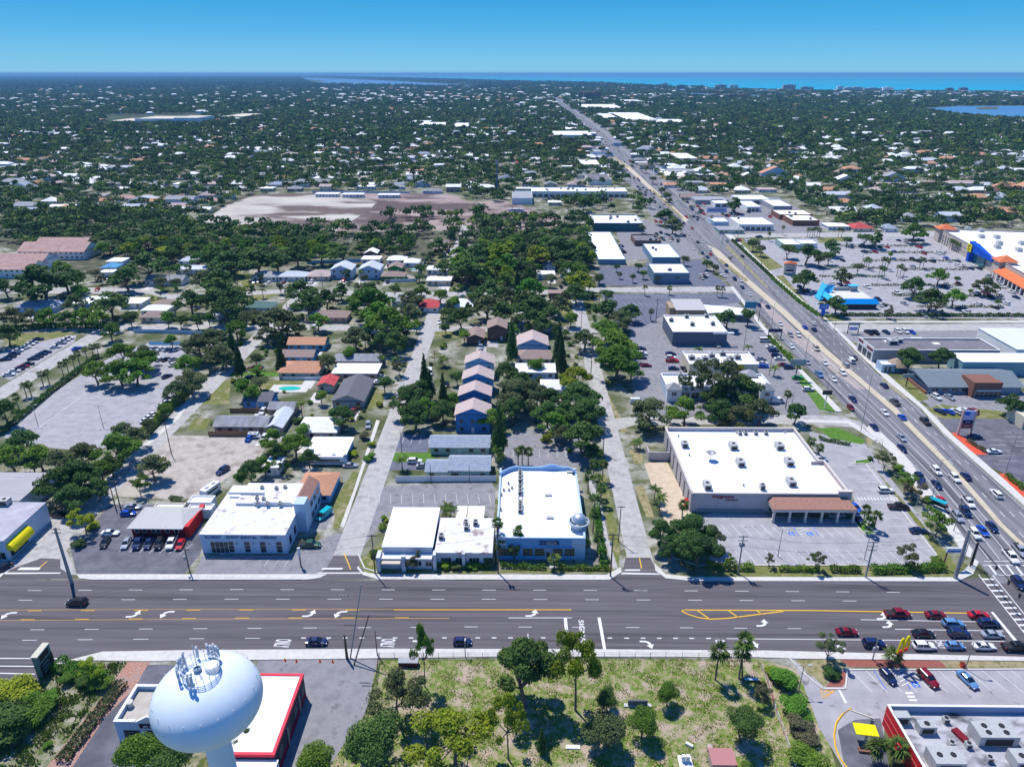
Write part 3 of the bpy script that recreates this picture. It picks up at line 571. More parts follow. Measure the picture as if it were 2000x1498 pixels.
for a in ((1337,868,2,2.2),(1432,871,2.4,3),(1522,871,2.4,3),(1446,903,2.2,3.2),(1541,902,2.2,3.2),(1381,948,2,3),(1545,941,2.2,3.2),(1489,951,1.4,1.4)): hvac(o,a[0],a[1],RH,a[2],a[3],1.6)
for x in (1445,1456,1476,1496): hvac(o,x,846,RH,1.2,1.2,1.0)
p=P(1387,898,RH)-o.location; m=MB(); m.lathe([(.02,1.9),(1.0,2.2),(1.5,2.6),(1.52,2.62),(.9,2.3),(.02,2.05)],20,0,(p.x,p.y)); m.tube([(p.x,p.y,RH-RH),(p.x,p.y,2)],.08); s=m.build('satellite_dish',GREYM,o,True); s.location=(0,0,RH)
for a in ((1346,890),(1438,846),(1533,846),(1325,853),(1452,949)): p=P(*a,RH)-o.location; m=MB(); m.lathe([(.25,0),(.25,.6),(.32,.6),(.32,.7),(.01,.72)],10,0,(p.x,p.y)); s=m.build('roof_vent',GREYM,o); s.location=(0,0,RH)
# ---- blue furniture store
h=6.7; A,Bk=P(885*1/3.329+700,655/3.329+850,h),P(1432/3.329+700,215/3.329+850,h)
x0,y0,x1,y1=P(969,1049,h).x,P(1000,1049,h).y,P(1142,1035,h).x,Bk.y
o=thing('furniture_store','big pale blue store with wavy back parapet, white flat roof and silver corner dome','store',((x0+x1)/2,y0,0)); a=(x1-x0)/2; D=y1-y0; t=.5
m=MB(); m.box(-a,0,0,a,t,h-.15); m.box(-a,t,0,-a+t,D,h); m.box(a-t,t,0,a,D-3,h); m.build('wall',BLUWL,o)
m=MB(); m.box(-a+2.5,-.06,3.95,a-3.5,-.01,h-.3); m.box(-a+.3,-.25,0,a-3.4,-.01,3.9); m.build('front_wall',BLUW,o)
prof=[]; N=40                                       # wavy parapet at the back: (x, y, z)
for i in range(N+1):
    u=i/N; X=-a+2*a*u; Y=D-(4.2*(1-min(1,u/.22))**1.6 if u<.22 else 0)-(3*((u-.88)/.12)**2.2 if u>.88 else 0); Z=h+.2+ (.9*math.exp(-((u-.68)/.09)**2)) + .25*(u<.25)
    prof.append((X,Y,Z))
m=MB()
for p,q in zip(prof,prof[1:]): m.hexa([(p[0],p[1],0),(q[0],q[1],0),(q[0],q[1]+.6,0),(p[0],p[1]+.6,0),(p[0],p[1],p[2]),(q[0],q[1],q[2]),(q[0],q[1]+.6,q[2]),(p[0],p[1]+.6,p[2])])
m.build('curved_parapet',pm('sky_blue_parapet',(.24,.42,.68)),o)
r=MB(); r.prism([(-a+t,t)]+[(a-t,t),(a-t,D-3.2)]+[(q[0]*.985,q[1]-.01) for q in prof[::-1][5:]],h-1.1,h-.8); ro=r.build('roof',pm('bright_white_roof',(.88,.88,.88),(.92,.92,.92),scale=.3,c3=(.5,.5,.53),scale3=.3,lo3=.72,hi3=.8),o)
RH=h-.8
m=MB(); c0=P(1131,1030,h); dx,dy=c0.x-o.location.x,c0.y-o.location.y+1.2; m.lathe([(2.0,0),(2.0,h+.6),(2.6,h+.7),(2.75,h+1.2),(2.4,h+1.3),(2.35,h+1.35)],28,0,(dx,dy)); m.build('turret',pm('turret_grey',(.4,.47,.55)),o,False)
m=MB(); m.lathe([(2.0,h+1.3)]+[(2.0*math.cos(k*PI/20),h+1.35+1.9*math.sin(k*PI/20)) for k in range(11)],28,0,(dx,dy)); m.build('dome',pm('dome_metal',(.6,.64,.68),rough=.35,metal=.6),o,True)
for u in (-a+3.2,-a+8.7,-a+14.4,a-10.5,a-7): 
    pass
for px in (984,1002,1031,1054,1089,1112):
    u=P(px,1078,2.2).x-o.location.x; win(o,u-1.25,1.3,u+1.25,3.5,-.255,nx=4,nz_=3,frame=pm('amber_frame',(.5,.38,.25)))
u=P(1071,1080,2).x-o.location.x; win(o,u-.55,.3,u+.55,2.6,-.255,nx=1,name='door',frame=BLUWL); k=MB(); k.box(u-1.2,-.3,2.9,u+1.2,-.26,3.6); k.build('door_panel',pm('sign_grey',(.4,.42,.5)),o)
su=P(1072,1058,5).x-o.location.x; k=MB(); k.box(su-2.5,-.2,4.6,su+2.5,-.07,5.7); sg=k.build('sign',pm('sign_navy',(.01,.015,.08)),o)
text('FURNITURE',.5,WHT,sg,(su+.6,-.22,5.38),(PI/2,0,0)); text('WAREHOUSE',.45,WHT,sg,(su+.6,-.22,4.92),(PI/2,0,0)); text('FW',.95,pm('sign_blue',(.2,.35,.9)),sg,(su-1.75,-.22,5.15),(PI/2,0,0))
k=MB()
for i in range(8): k.box(-0,0,0,.01,.01,.01) if False else None
lx=P(1016,920,RH).x-o.location.x; ly0=P(1016,1000,RH).y-o.location.y; ly1=P(1016,920,RH).y-o.location.y
k.box(lx-.55,ly0,.5,lx-.4,ly1,.65); k.box(lx+.4,ly0,.5,lx+.55,ly1,.65)
for i in range(14): yy=ly0+(ly1-ly0)*i/13; k.box(lx-.4,yy,.5,lx+.4,yy+.15,.62); k.box(lx-.55,yy,0,lx-.45,yy+.1,.5); k.box(lx+.45,yy,0,lx+.55,yy+.1,.5)
s=k.build('unit_rack',GREYM,o); s.location=(0,0,RH)
for yy in (924,931,938,949,956,962,984,990,997): hvac(o,1016,yy,RH,1.2,1.1,1.2)
for x,y in ((1071,967),(1074,1011),(1113,922),(1120,917)): hvac(o,x,y,RH,1.9,1.0,.3,fans=0)
for x,y in ((984,957),(994,957),(993,944),(978,995),(979,966),(1000,953)): hvac(o,x,y,RH,.6,.6,.5)
# ---- white offices left of it
h=4.8
def off(fl,fr,by,h): return FB(fl,fr,by,h)
x0,y0,x1,y1=FB((748,1066),(843,1074),993,5.2)
o=thing('office_block','low white office with dark windows and a raised ribbed roof beside the side street','office',((x0+x1)/2,y0,0)); a=(x1-x0)/2; D=y1-y0
m=MB(); m.box(-a,.2,0,a,D,5.2); m.build('wall',pm('pale_wall',(.62,.64,.7)),o); r=MB(); r.box(-a-.2,0,5.2,a+.2,D+.2,5.5); r.build('roof',pm('ribbed_white',(.86,.86,.87),(.74,.74,.76),scale=1.2,stretch=(2.2,.12,1),lo=.5,hi=.8),o)
m=MB(); m.box(-a-1.2,-3,0,-a-.2,.1,4.4); m.box(-1.2,-2.8,0,-.2,-1.9,4.6); m.box(-a-.2,-1.6,0,a,.15,3.2); m.build('entrance_wall',pm('pale_wall',(.62,.64,.7)),o); m=MB(); m.box(-a-.2,-2.2,3.3,a+.1,.1,3.6); m.build('entrance_roof',WHT,o)
m=MB(); m.box(-a+.2,-3.6,2.9,-1.4,-2.2,3.1); m.build('porch_canopy',pm('tan_canopy',(.6,.5,.42)),o)
for u in (1.2,4.6): win(o,u,1,u+2.4,2.5,-1.6,nx=3)
x0b,y0b,x1b,y1b=FB((849,1077),(962,1079),1011,4.2)
o=thing('office_block','low white office with small roof units between the ribbed roof and the blue store','office',((x0b+x1b)/2,y0b,0)); a=(x1b-x0b)/2; D=y1b-y0b
m=MB(); m.box(-a,0,0,a,D,3.9); m.build('wall',pm('pale_wall',(.62,.64,.7)),o); r=MB(); r.box(-a-.1,-.3,3.9,a,D,4.2); r.build('roof',WROOFD,o)
[MB().box(*q).build('pier',pm('pale_wall',(.62,.64,.7)),o) for q in ((-a-.3,-2.0,0,-a+.5,-.01,4.7),(-.4,-.9,0,.4,-.31,4.3))]
for u in (-a+1.5,-a+5.2,1.3,5): win(o,u,.8,u+2.6,2.5,-.001,nx=3)
for x,y in ((910,1021),(911,1030),(929,1021),(862,1048)): hvac(o,x,y,4.2,1.3,1.3,1.2)
for k_,(px,w_) in enumerate(((902,20),(930,32))):
    x,y,_=P(px,1001,2.5); b=thing('carport','small cream flat-roofed carport with its door shut' if k_==0 else 'wider cream flat-roofed carport next to the small one','carport',(x,y,0)); ww=w_*mpp(px,1001)
    m=MB(); m.box(-ww/2+.2,-2.6,0,ww/2-.2,2.6,2.5); m.build('wall',CREAM,b); m=MB(); m.box(-ww/2,-3,2.5,ww/2,3,2.75); m.build('roof',pm('cream_roof',(.75,.7,.6)),b)
# ---- florist
h=5.9; x0,y0=P(389,1043,h).x,P(389,1043,h).y; x1=P(557,1043,h).x; yb=P(590,948,h).y
o=thing('florist_building','white two-storey florist shop with blue lettering and rust-stained flat roof','store',((x0+x1)/2,y0,0)); a=(x1-x0)/2; D=yb-y0
m=MB(); m.box(-a,0,0,a,D,h-.35); m.build('wall',BLUWL,o)
m=MB(); m.box(-a-.1,-.1,h-.35,a+.1,D*.56,h); m.box(-a+4.5,D*.56+.01,h-.35,a+.1,D,h+.75); m.box(-a-.1,D*.56+.01,h-.35,-a+4.49,D,h-.05); m.build('roof',WROOFD,o)
m=MB(); m.box(-a+1,D*.74,h+.75,-a+11,D*.76,h+1.5); m.box(0-1.5,D*.555,h,a-2.2,D*.56,h+1.2); m.build('roof_upstand',WHT,o)
for u in (-a+2.4,): win(o,u,.2,u+4.6,3.6,-.001,nx=4,nz_=2,frame=FRAME,name='entrance')
for px in (448,480,511,543):
    u=P(px,1066,3).x-o.location.x; win(o,u-.75,.4,u+.75,3.7,-.001,nx=1,nz_=3)
for px in (463,495,526): u=P(px,1062,3).x-o.location.x; k=MB(); k.box(u-.08,-.2,2.9,u+.08,-.01,3.4); k.build('wall_lamp',DARKM,o)
LB=pm('letter_blue',(.02,.1,.3)); 
for wd,px in (('FLORIST',417),('EVENT RENTAL',473),('DESIGN',526)): text(wd,1.15,LB,o,(P(px,1047,5).x-o.location.x,-.05,5.0),(PI/2,0,0),ext=.04)
m=MB(); tw=a-.2; m.box(tw-.01,D*.4,0,a+2.6,D*.56,h+3.0); m.box(a+.01,D*.56,0,a+2.6,D+.6,h+1.2); m.build('stair_tower',BLUWL,o)
m=MB(); m.hexa([(a-.6,D*.56,h+1.0),(a+2.6,D*.56,h+1.2),(a+2.6,D+.6,h+1.2),(a-.6,D+.6,h+1.0),(a-.4,D*.56,h+3.0),(a+.1,D*.56,h+3.0),(a+.1,D+.6,h+3.0),(a-.4,D+.6,h+3.0)]); m.build('tile_slope',CLAY,o)
for i in range(3):
    for z in (1.2,4.6): win(o,D*.6+i*3.2,z,D*.6+i*3.2+2.2,z+1.7,axis='y',fx=a+2.6,out=1)
for i in range(3): win(o,2.5+i*4,1.2,4+i*4,3.4,axis='y',fx=a,out=1,frame=NAVY)
for x,y in ((512,952),(540,953),(557,951),(515,974),(502,972),(547,983),(503,982),(522,983)): hvac(o,x,y,h+.75 if x>500 else h,.9,.9,.6)
# ---- red diner with metal hip roof
x0,y0=P(247,1031,3.4).x,P(247,1031,3.4).y; x1=P(362,1033,3.4).x; y1=P(384,994,3.4).y
o=thing('diner','long red diner under a ribbed metal hip roof behind a row of parked cars','diner',((x0+x1)/2,y0,0)); a=(x1-x0)/2; D=y1-y0
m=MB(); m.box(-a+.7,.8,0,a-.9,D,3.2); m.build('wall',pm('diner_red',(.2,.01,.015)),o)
m=MB(); m.box(a-.9+.01,.8,0,a+.3,D+2.5,3.4); m.build('side_wall',RED,o)
m=MB(); z=3.3; rz=4.9; e=[(-a,0,z),(a-.9,0,z),(a+.6,D+1,z),(-a,D+1,z)]; r0,r1=(-a+2.5,D*.75,rz),(a-4,D*.75,rz)
m.poly([e[0],e[1],r1,r0]); m.poly([e[1],e[2],r1]); m.poly([e[2],e[3],r0,r1]); m.poly([e[3],e[0],r0]); m.poly([e[3],e[2],e[1],e[0]]); m.build('roof',METR,o)
for u in (-a+1.5,-a+3.6,-a+6,-.6,1.8,4.2,a-3.6): win(o,u,1.5,u+1.1,2.8,.8,nx=1,frame=WHT)
m=MB(); m.box(-a,-.1,3.1,a-.9,-.02,3.3); m.build('gutter',WHT,o)
def simple_flat(fl,fr,by,h,label,wall,roof=WROOF,name='flat_roof_building',cat='building',par=.35,cap=None,wins=0,group=None,units=0):
    q=FB(fl,fr,by,h); o=parapet(name,label,cat,q[0],q[1],q[2],q[3],h,wall,roof,cap,par=par,thick=.3,group=group); a=(q[2]-q[0])/2; b=(q[3]-q[1])/2
    for i in range(wins): u=-a+1+(2*a-2)*i/wins; win(o,u,.4,u+(2*a-2)/wins*.72,min(h-.9,3.0),-b,nx=3)
    rr=random.Random(int(fl[0]*7+fl[1]))
    for i in range(units):
        w_=rr.uniform(1.4,2.6); hvac(o,*pix(o.location.x+rr.uniform(-a*.8,a*.8),o.location.y+rr.uniform(-b*.75,b*.75),h-par+.7)[:2],h-par,w_,w_*.8,1.3)
    return o
simple_flat((300,989),(357,991),981,3.4,'small white shed roof with a tan rim behind the red diner',CREAM,name='shed',cat='shed')
simple_flat((364,982),(412,980),967,3.4,'white box awning shed beside the florist back wall',WHT,name='shed',cat='shed')
simple_flat((363,995),(412,995),983,3.0,'pale lean-to shed against the red diner side',WHT,name='shed',cat='shed')
# ---- shops at the left edge
xr=P(89.5,982,6).x; yb=P(89.5,982,6).y; yf=P(18,1057,6).y
o=thing('corner_shop','white corner shop with a grey roof and a bright yellow scalloped awning','shop',(xr-14,yf,0)); m=MB(); m.box(-14,0,0,14,yb-yf,5.9); m.build('wall',BLUWL,o)
m=MB(); m.box(-14.1,-.1,5.9,14.1,yb-yf+.1,6.15); m.build('roof',pm('grey_membrane',(.36,.35,.4),(.48,.47,.53),scale=.3,c3=(.7,.7,.74),scale3=.15,lo3=.6,hi3=.75),o)
m=MB(); N=10; YA,YB=.3,8.5; XW=14.02; B_=1.7
for i in range(N):
    a0,a1=i/N*PI/2,(i+1)/N*PI/2; q=lambda t:(XW+B_*math.sin(t),2.9+1.9*math.cos(t))
    (xa,za),(xb_,zb_)=q(a0),q(a1); m.poly([(xa,YA,za),(xb_,YA,zb_),(xb_,YB,zb_),(xa,YB,za)])
for Y in (YA,YB): m.poly([(XW,Y,2.9)]+[(XW+B_*math.sin(i/8*PI/2),Y,2.9+1.9*math.cos(i/8*PI/2)) for i in range(9)])
m.build('awning',YEL,o); m=MB()
for i in range(12): m.box(XW+B_-.03,YA+.1+i*.68,2.4,XW+B_,YA+.55+i*.68,2.92)
m.build('awning_trim',YEL,o); win(o,YA+.6,.4,YB-.8,2.4,axis='y',fx=14.0,out=1,nx=3)
for i in range(4): win(o,1.5+i*3.1,.4,4.1+i*3.1,2.6,-.001,nx=2)
hvac(o,10,980,6.15,2.4,2.0,1.6)
xr=P(100,925,5).x; q=(P(32,982,5).y,P(100,925,5).y)
o=thing('warehouse','grey low-pitched warehouse with long white side wall under trees','warehouse',(xr-16,q[0],0)); m=MB(); m.box(-16,1,0,16,q[1]-q[0],4.9); m.build('wall',BLUWL,o); m=MB(); m.hexa([(-16.2,.8,4.9),(16.2,.8,4.9),(16.2,q[1]-q[0]+.2,4.9),(-16.2,q[1]-q[0]+.2,4.9),(-16.2,.8,5.1),(16.2,.8,5.1),(16.2,q[1]-q[0]+.2,5.3),(-16.2,q[1]-q[0]+.2,5.3)]); m.build('roof',pm('ribbed_grey',(.34,.33,.35),(.44,.43,.45),scale=1.5,stretch=(.06,1.6,1)),o)
# ---- oil-change garage under the tower
h=5.2; x0,y0=P(222,1408,h).x,P(222,1408,h).y; x1=P(345,1408,h).x; yb=P(268,1337,h).y
o=thing('service_garage','grey-roofed oil change garage with bay doors half hidden behind the water tank','garage',((x0+x1)/2,y0,0)); a=(x1-x0)/2; D=yb-y0
m=MB(); m.box(-a,0,0,a,.35,h-.3); m.box(-a,.35,0,-a+.35,D,h-.1); m.box(-a+.35,D-.35,0,a,D,h-.1); m.box(a-.35,.35,0,a,D-.35,h-.1); m.prism([(-a,0.0),(a,0.0),(a,.35),(-a,.35)],h-.3,h-.2); m.build('wall',BLUWL,o)
m=MB(); m.poly([(-a+4.2,-.02,h-.3),(-a+8.4,-.02,h-.3),(-a+6.3,-.02,h+1.0)]); m.hexa([(-a+4,-.1,h-.35),(-a+6.3,-.1,h+.95),(-a+6.3,.4,h+.95),(-a+4,.4,h-.35),(-a+4,-.1,h-.1),(-a+6.3,-.1,h+1.25),(-a+6.3,.4,h+1.25),(-a+4,.4,h-.1)]); m.hexa([(-a+6.3,-.1,h+.95),(-a+8.6,-.1,h-.35),(-a+8.6,.4,h-.35),(-a+6.3,.4,h+.95),(-a+6.3,-.1,h+1.25),(-a+8.6,-.1,h-.1),(-a+8.6,.4,h-.1),(-a+6.3,.4,h+1.25)]); m.build('gable',WHT,o)
m=MB(); m.box(-a-.1,-.1,h-.2,-a+3.9,.45,h+.05); m.box(-a-.12,.45,h-.1,-a+.45,D+.1,h+.12); m.box(-a+.45,D-.45,h-.1,a,D+.1,h+.12); m.build('coping',WHT,o)
r=MB(); r.box(-a+.35,.35,h-1.2,a-.35,D-.35,h-.9); r.build('roof',pm('sandy_roof',(.42,.38,.33),(.5,.46,.4),scale=.5),o)
m=MB(); m.box(-a+4.6,-.2,h-1.5,-a+8,-.03,h-.6); sg=m.build('sign',pm('sign_wine',(.06,.005,.02)),o); text('jiffy lube',.72,WHT,sg,(-a+6.5,-.22,h-1.05),(PI/2,0,0)); 
for i in range(4): win(o,-a+1.3+i*4.1,.1,-a+4.3+i*4.1,3.0,-.001,nx=1,nz_=5,m=BLACK,name='bay_door',frame=GREYM)
m=MB(); q=P(253,1372,h)-o.location; m.lathe([(.5,h-.9),(.5,h-.1),(.65,h),(.65,h+.3),(.01,h+.4)],14,0,(q.x,q.y)); m.build('roof_vent',pm('vent_cream',(.6,.58,.52)),o)
# ---- red trimmed garage
h=5.6; fr,br_=P(533,1473,h),P(594,1316,h); x1=(fr.x+br_.x)/2; fl=P(452,1473,h); 
o=thing('auto_workshop','long white-roofed workshop edged in crimson with dark side wall','workshop',((fl.x+x1)/2-2,fr.y,0)); a=(x1-fl.x)/2+2; D=br_.y-fr.y
m=MB(); m.box(-a,0,0,a-.02,D,h-.3); m.build('wall',pm('charcoal_wall',(.045,.045,.07)),o); m=MB(); m.box(-a+.4,.4,h-.3,a-.4,D-.4,h-.1); m.build('roof',pm('clean_roof',(.78,.78,.78),(.84,.84,.84),scale=.3),o)
m=MB(); g=.1; m.box(-a-g,-g,h-.6,a+g,.45,h+.05); m.box(-a-g,D-.45,h-.6,a+g,D+g,h+.05); m.box(a-.45,.45,h-.6,a+g,D-.45,h+.05); m.box(-a-g,.45,h-.6,-a+.45,D-.45,h+.05); m.build('trim',CRIM,o)
m=MB(); m.box(a-.01,.5,0,a+.03,D-.5,1.3); m.build('red_band',pm('dark_red_band',(.25,.0,.03)),o)
for i in range(4): win(o,2+i*4.6,1.9,3.6+i*4.6,3.9,axis='y',fx=a,out=1,nx=2,nz_=3,m=BLACK,frame=GREYM)
m=MB(); m.box(-a+1,-9,0,a+.6,-.1,4.3); m.build('front_wing',WHT,o); m=MB(); m.box(-a+.9,-9.1,4.3,a+.7,-.11,4.5); m.build('wing_roof',pm('clean_roof',(.8,.8,.8)),o)
for i in (.35,.75): k=MB(); k.box(a+.05,D*i,0,a+.3,D*i+.3,4.6); k.build('downpipe',GREYM,o)
# ---- burger restaurant at the lower right
h=5.0; fl=P(1733,1376,h); x0=fl.x; y1=fl.y; x1=x0+34; y0=y1-22
o=thing('burger_restaurant','red-walled restaurant with a grey stained flat roof full of cooling units','restaurant',((x0+x1)/2,(y0+y1)/2,0)); a=17; b=11
m=MB(); m.box(-a,-b,0,-a+.3,b,h); m.box(-a+.3,b-.3,0,a,b,h); m.box(a-.3,-b,0,a,b-.3,h); m.box(-a+.3,-b,0,a-.3,-b+.3,h); m.build('wall',RED,o)
m=MB(); m.box(-a+.301,b-.33,h-1.5,a-.3,b-.302,h-.02); m.build('inner_parapet',pm('blue_grey_parapet',(.25,.36,.55)),o)
m=MB(); m.box(-a-.08,-b-.08,h,-a+.38,b+.08,h+.12); m.box(-a+.38,b-.38,h,a+.08,b+.08,h+.12); m.build('coping',WHT,o)
r=MB(); r.box(-a+.3,-b+.3,h-1.7,a-.3,b-.3,h-1.5); r.build('roof',pm('stained_grey_roof',(.36,.36,.4),(.5,.5,.53),scale=.35,c3=(.06,.06,.07),scale3=.3,lo3=.48,hi3=.68,stretch=(.6,1,1),detail=10),o)
RH=h-1.5
hvac(o,1760,1402,RH,2.6,1.6,1.8,0); hvac(o,1808,1420,RH,3.0,1.8,1.7,1); hvac(o,1940,1433,RH,7,3.6,2.2,4); hvac(o,1845,1484,RH,5.2,3.6,2.4,2); hvac(o,1992,1484,RH,3,3,2,1)
for x,y in ((1847,1406),(1858,1453),(1891,1455),(1932,1482)): hvac(o,x,y,RH,1,1,1,1)
m=MB(); q=P(1874,1437,RH)-o.location; m.cbox((q.x,q.y,.3),(1.3,2.6,.6),.3); s=m.build('red_hatch',MRED,o); s.location=(0,0,RH)
m=MB(); m.box(-a-.12,-b,3.2,-a-.01,b,3.35); m.box(-a-.12,-b,1.6,-a-.01,b,1.72); m.build('wall_band',pm('grey_red',(.5,.1,.1)),o)
# ---- water tower
TX,TY=-44.4,74.7; TZ=32.0
o=thing('water_tower','huge pale blue bulbous water tank on a stem crowned by a railed antenna ring','water tower',(TX,TY,0)); TK=pm('tank_paint',(.72,.8,.87),(.77,.84,.9),scale=.3,rough=.45,spec=.35)
a,bz=7.55,5.5; m=MB(); prof=[]
for k in range(29):
    t=-PI/2+PI*k/28; r_=a*math.cos(t); z_=TZ+bz*math.sin(t)*(1.0 if t>0 else 1.0)
    if r_<.01: r_=.01
    prof.append((r_,z_))
prof=[p for p in prof if not(p[1]<TZ and p[0]<2.2)]; prof=[(1.9,TZ-bz*.98-1.6),(2.0,TZ-bz*.98)]+prof
m.lathe(prof,64); m.build('tank',TK,o,True)
m=MB(); m.lathe([(4.2,0),(3.2,3),(2.1,9),(1.85,14),(1.85,TZ-bz-.3)],32); m.build('stem',TK,o,True)
ring=MB(); RR=2.5; zt=TZ+bz*math.sqrt(1-(RR/a)**2)
for dz in (.45,.85,1.25,1.65): ring.tube([(RR*math.cos(t),RR*math.sin(t),zt+dz) for t in [2*PI*k/36 for k in range(37)]],.045,5,cap=False)
for k in range(18): t=2*PI*k/18; ring.tube([(RR*math.cos(t),RR*math.sin(t),zt-.1),(RR*math.cos(t),RR*math.sin(t),zt+1.7)],.045,5)
ring.build('railing',WHT,o)
m=MB(); m.lathe([(1.0,TZ+bz-.3),(1.0,TZ+bz+.45),(.85,TZ+bz+.6),(.01,TZ+bz+.65)],24,0,(1.4,.5)); m.build('roof_hatch',WHT,o,False)
m=MB(); m.lathe([(.55,TZ+bz-.2),(.55,TZ+bz+.5),(.4,TZ+bz+.52),(.4,TZ+bz+.3),(.01,TZ+bz+.3)],18,0,(-.4,-.1)); m.build('vent_ring',pm('vent_blue',(.2,.3,.4)),o)
m=MB(); m.tube([(-.6,.3,TZ+bz-.1),(-.6,.3,TZ+bz+4.2)],.06,6); m.tube([(-2.2,.6,TZ+bz+.2),(1.8,1.6,TZ+bz+.2)],.07,6); m.build('mast',WHT,o)
AN=pm('antenna_panel',(.5,.58,.68),rough=.5); cnt=0
for t0,n_ in ((158,3),(205,2),(58,4),(262,2),(120,1)):
    for j in range(n_):
        t=R(t0+j*11); x_,y_=(RR+.3)*math.cos(t),(RR+.3)*math.sin(t); m=MB()
        hh=1.9+.4*((j*7+t0)%3)/2; m.tube([(x_,y_,zt-.3),(x_,y_,zt+hh)],.05,6); m.cbox((x_+.2*math.cos(t),y_+.2*math.sin(t),zt+hh-.9),(.16,.32,1.5),t); m.cbox((x_+.1*math.cos(t+.5),y_+.1*math.sin(t+.5),zt+.6),(.3,.4,.5),t)
        an=m.build('antenna',AN,o)
        m=MB(); m.lathe([(.19,0),(.19,.25),(.1,.36),(.01,.4)],10,0,(x_,y_)); c_=m.build('antenna_cap',WHT,an); c_.location=(0,0,zt+hh)
m=MB()
for k in range(20): t=2*PI*k/20; x_,y_=6.9*math.cos(t),6.9*math.sin(t); z_=TZ+bz*math.sqrt(1-(6.9/a)**2); m.tube([(x_,y_,z_-.1),(x_*1.01,y_*1.01,z_+.35)],.05,5)
m.build('rigging_lugs',WHT,o)
# ---- shops behind the drugstore
o=simple_flat((1314,647),(1422,650),616,6.5,'dark-fronted bank with white flat roof and five roof units by the highway',pm('slate_wall',(.1,.13,.19),(.14,.17,.23),scale=1),cat='bank',par=.3,cap=WHT); l=o.location
for x,y in ((1341,618),(1380,617),(1352,633),(1392,632),(1311,625)): hvac(o,x,y,6.2,2,1.6,1.6)
a=(P(1422,650,6.5).x-P(1314,647,6.5).x)/2; by=P(1314,647,6.5).y-l.y; k=MB(); k.box(a-6.5,by-1.5,5.7,a+3,by-.01,6.2); k.build('canopy',WHT,o)
for i in range(5): win(o,0+i*2.6,.3,2.2+i*2.6,3.8,by-.002,nx=2)
o=simple_flat((1347,711),(1482,712),687,4.8,'long white-roofed shop row with many roof units behind the turreted shops',CREAM,cat='shop row',cap=WHT,par=.5)
for x,y in ((1351,698),(1390,694),(1411,690),(1426,700),(1440,697),(1377,700),(1398,705),(1364,704),(1420,706)): hvac(o,x,y,4.4,2.6,2,1.6)
a=(P(1482,712,4.8).x-P(1347,711,4.8).x)/2; 
o=simple_flat((1303,756),(1508,756),730,5.2,'white-roofed shop row with small pyramid turrets behind big oaks',pm('pale_blue_stucco',(.5,.58,.68)),cat='shop row',cap=WHT,par=.6); a=(P(1508,756,5.2).x-P(1303,756,5.2).x)/2; b=(P(1400,730,5.2).y-P(1400,756,5.2).y)/2
for x in (-a+2.4,a-2.4):
    m=MB(); m.box(x-2.6,-b-2.4,0,x+2.6,-b-.02,5.2); t_=m.build('turret_wall',WHT,o); m=MB(); e=2.9; zc=5.2
    c4=[(x-e,-b-2.9,zc),(x+e,-b-2.9,zc),(x+e,-b+1.9,zc),(x-e,-b+1.9,zc)]; ap=(x,-b-.5,7.4)
    for i in range(4): m.poly([c4[i],c4[(i+1)%4],ap])
    m.build('turret_roof',GREYR,o); win(o,x-.9,2.6,x+.9,4.0,-b-2.41,nx=3)
x=a-5; m=MB(); c4=[(x-3,b-3,5.2),(x+3,b-3,5.2),(x+3,b+2.5,5.2),(x-3,b+2.5,5.2)]
for i in range(4): m.poly([c4[i],c4[(i+1)%4],(x,b,7.2)])
m.build('turret_roof',GREYR,o)
for x,y in ((1329,733),(1334,741),(1337,747)): hvac(o,x,y,4.6,2.2,1.8,1.6)
for i in range(8): win(o,-a+6+i*3.6,.3,-a+8.8+i*3.6,2.8,-b-.002,nx=2)
q=FB((1327,607),(1379,605),588,5); o=thing('steakhouse','tan restaurant with grey metal roof and long white side awning','restaurant',((q[0]+q[2])/2,q[1],0)); a=(q[2]-q[0])/2; D=q[3]-q[1]
m=MB(); m.box(-a-1,.5,0,a,D,4.8); m.box(-a-4,3,0,-a-1,D-2,5.2); m.build('wall',pm('tan_wall',(.4,.3,.2)),o); m=MB(); m.hexa([(-a-1.5,0,4.8),(a+.3,0,4.8),(a+.3,D,5.9),(-a-1.5,D,5.9),(-a-1.5,0,5),(a+.3,0,5),(a+.3,D,6.1),(-a-1.5,D,6.1)]); m.build('roof',METR,o)
m=MB(); m.prism([(a+.3,0),(a+22,-4),(a+21,D-8),(a+12,D-4),(a+6,D-3),(a+.3,D-1)],3.4,3.6); m.build('awning',WHT,o)
# ---- two-part blue-grey bank and neighbours
bw=pm('grey_blue_wall',(.16,.24,.32)); bw2=pm('teal_wall',(.17,.3,.4))
simple_flat((1275,503),(1329,502),476,4.8,'white-roofed shop, back half of the blue-grey pair at the tree-dotted car park',bw2,units=2,par=.3,cat='shop')
o=simple_flat((1277.5,533),(1347.5,533),515,6.6,'tall blue-grey building with a mural and white flat roof facing the cross street',bw,units=1,par=.3,cat='building')
simple_flat((1169,507),(1222,506),453,3.6,'long plain white-roofed hall stretching away from a blue end wall',bw2,par=.2,cat='hall')
simple_flat((1161,437),(1255,435),419,6.5,'large white-roofed store with dark green front wall and raised rear parapets',pm('dark_teal_wall',(.06,.14,.17)),units=6,cat='store',par=.8,cap=WHT)
simple_flat((1242,472),(1290,468),457.5,4.0,'small brown-rimmed shop with a flat roof full of grey units',pm('brown_wall',(.18,.12,.1)),roof=DGRR,units=3,cat='shop',par=.8)
simple_flat((1446,439),(1511,438),424.5,5,'white shop with glazed blue front and flat white roof by the cross street',WHT,wins=6,units=2,cat='shop')
simple_flat((1550,431),(1600,430),420,4.5,'wide white-roofed building with brown brick wall beyond the cross street',BRICK,units=2,cat='building')
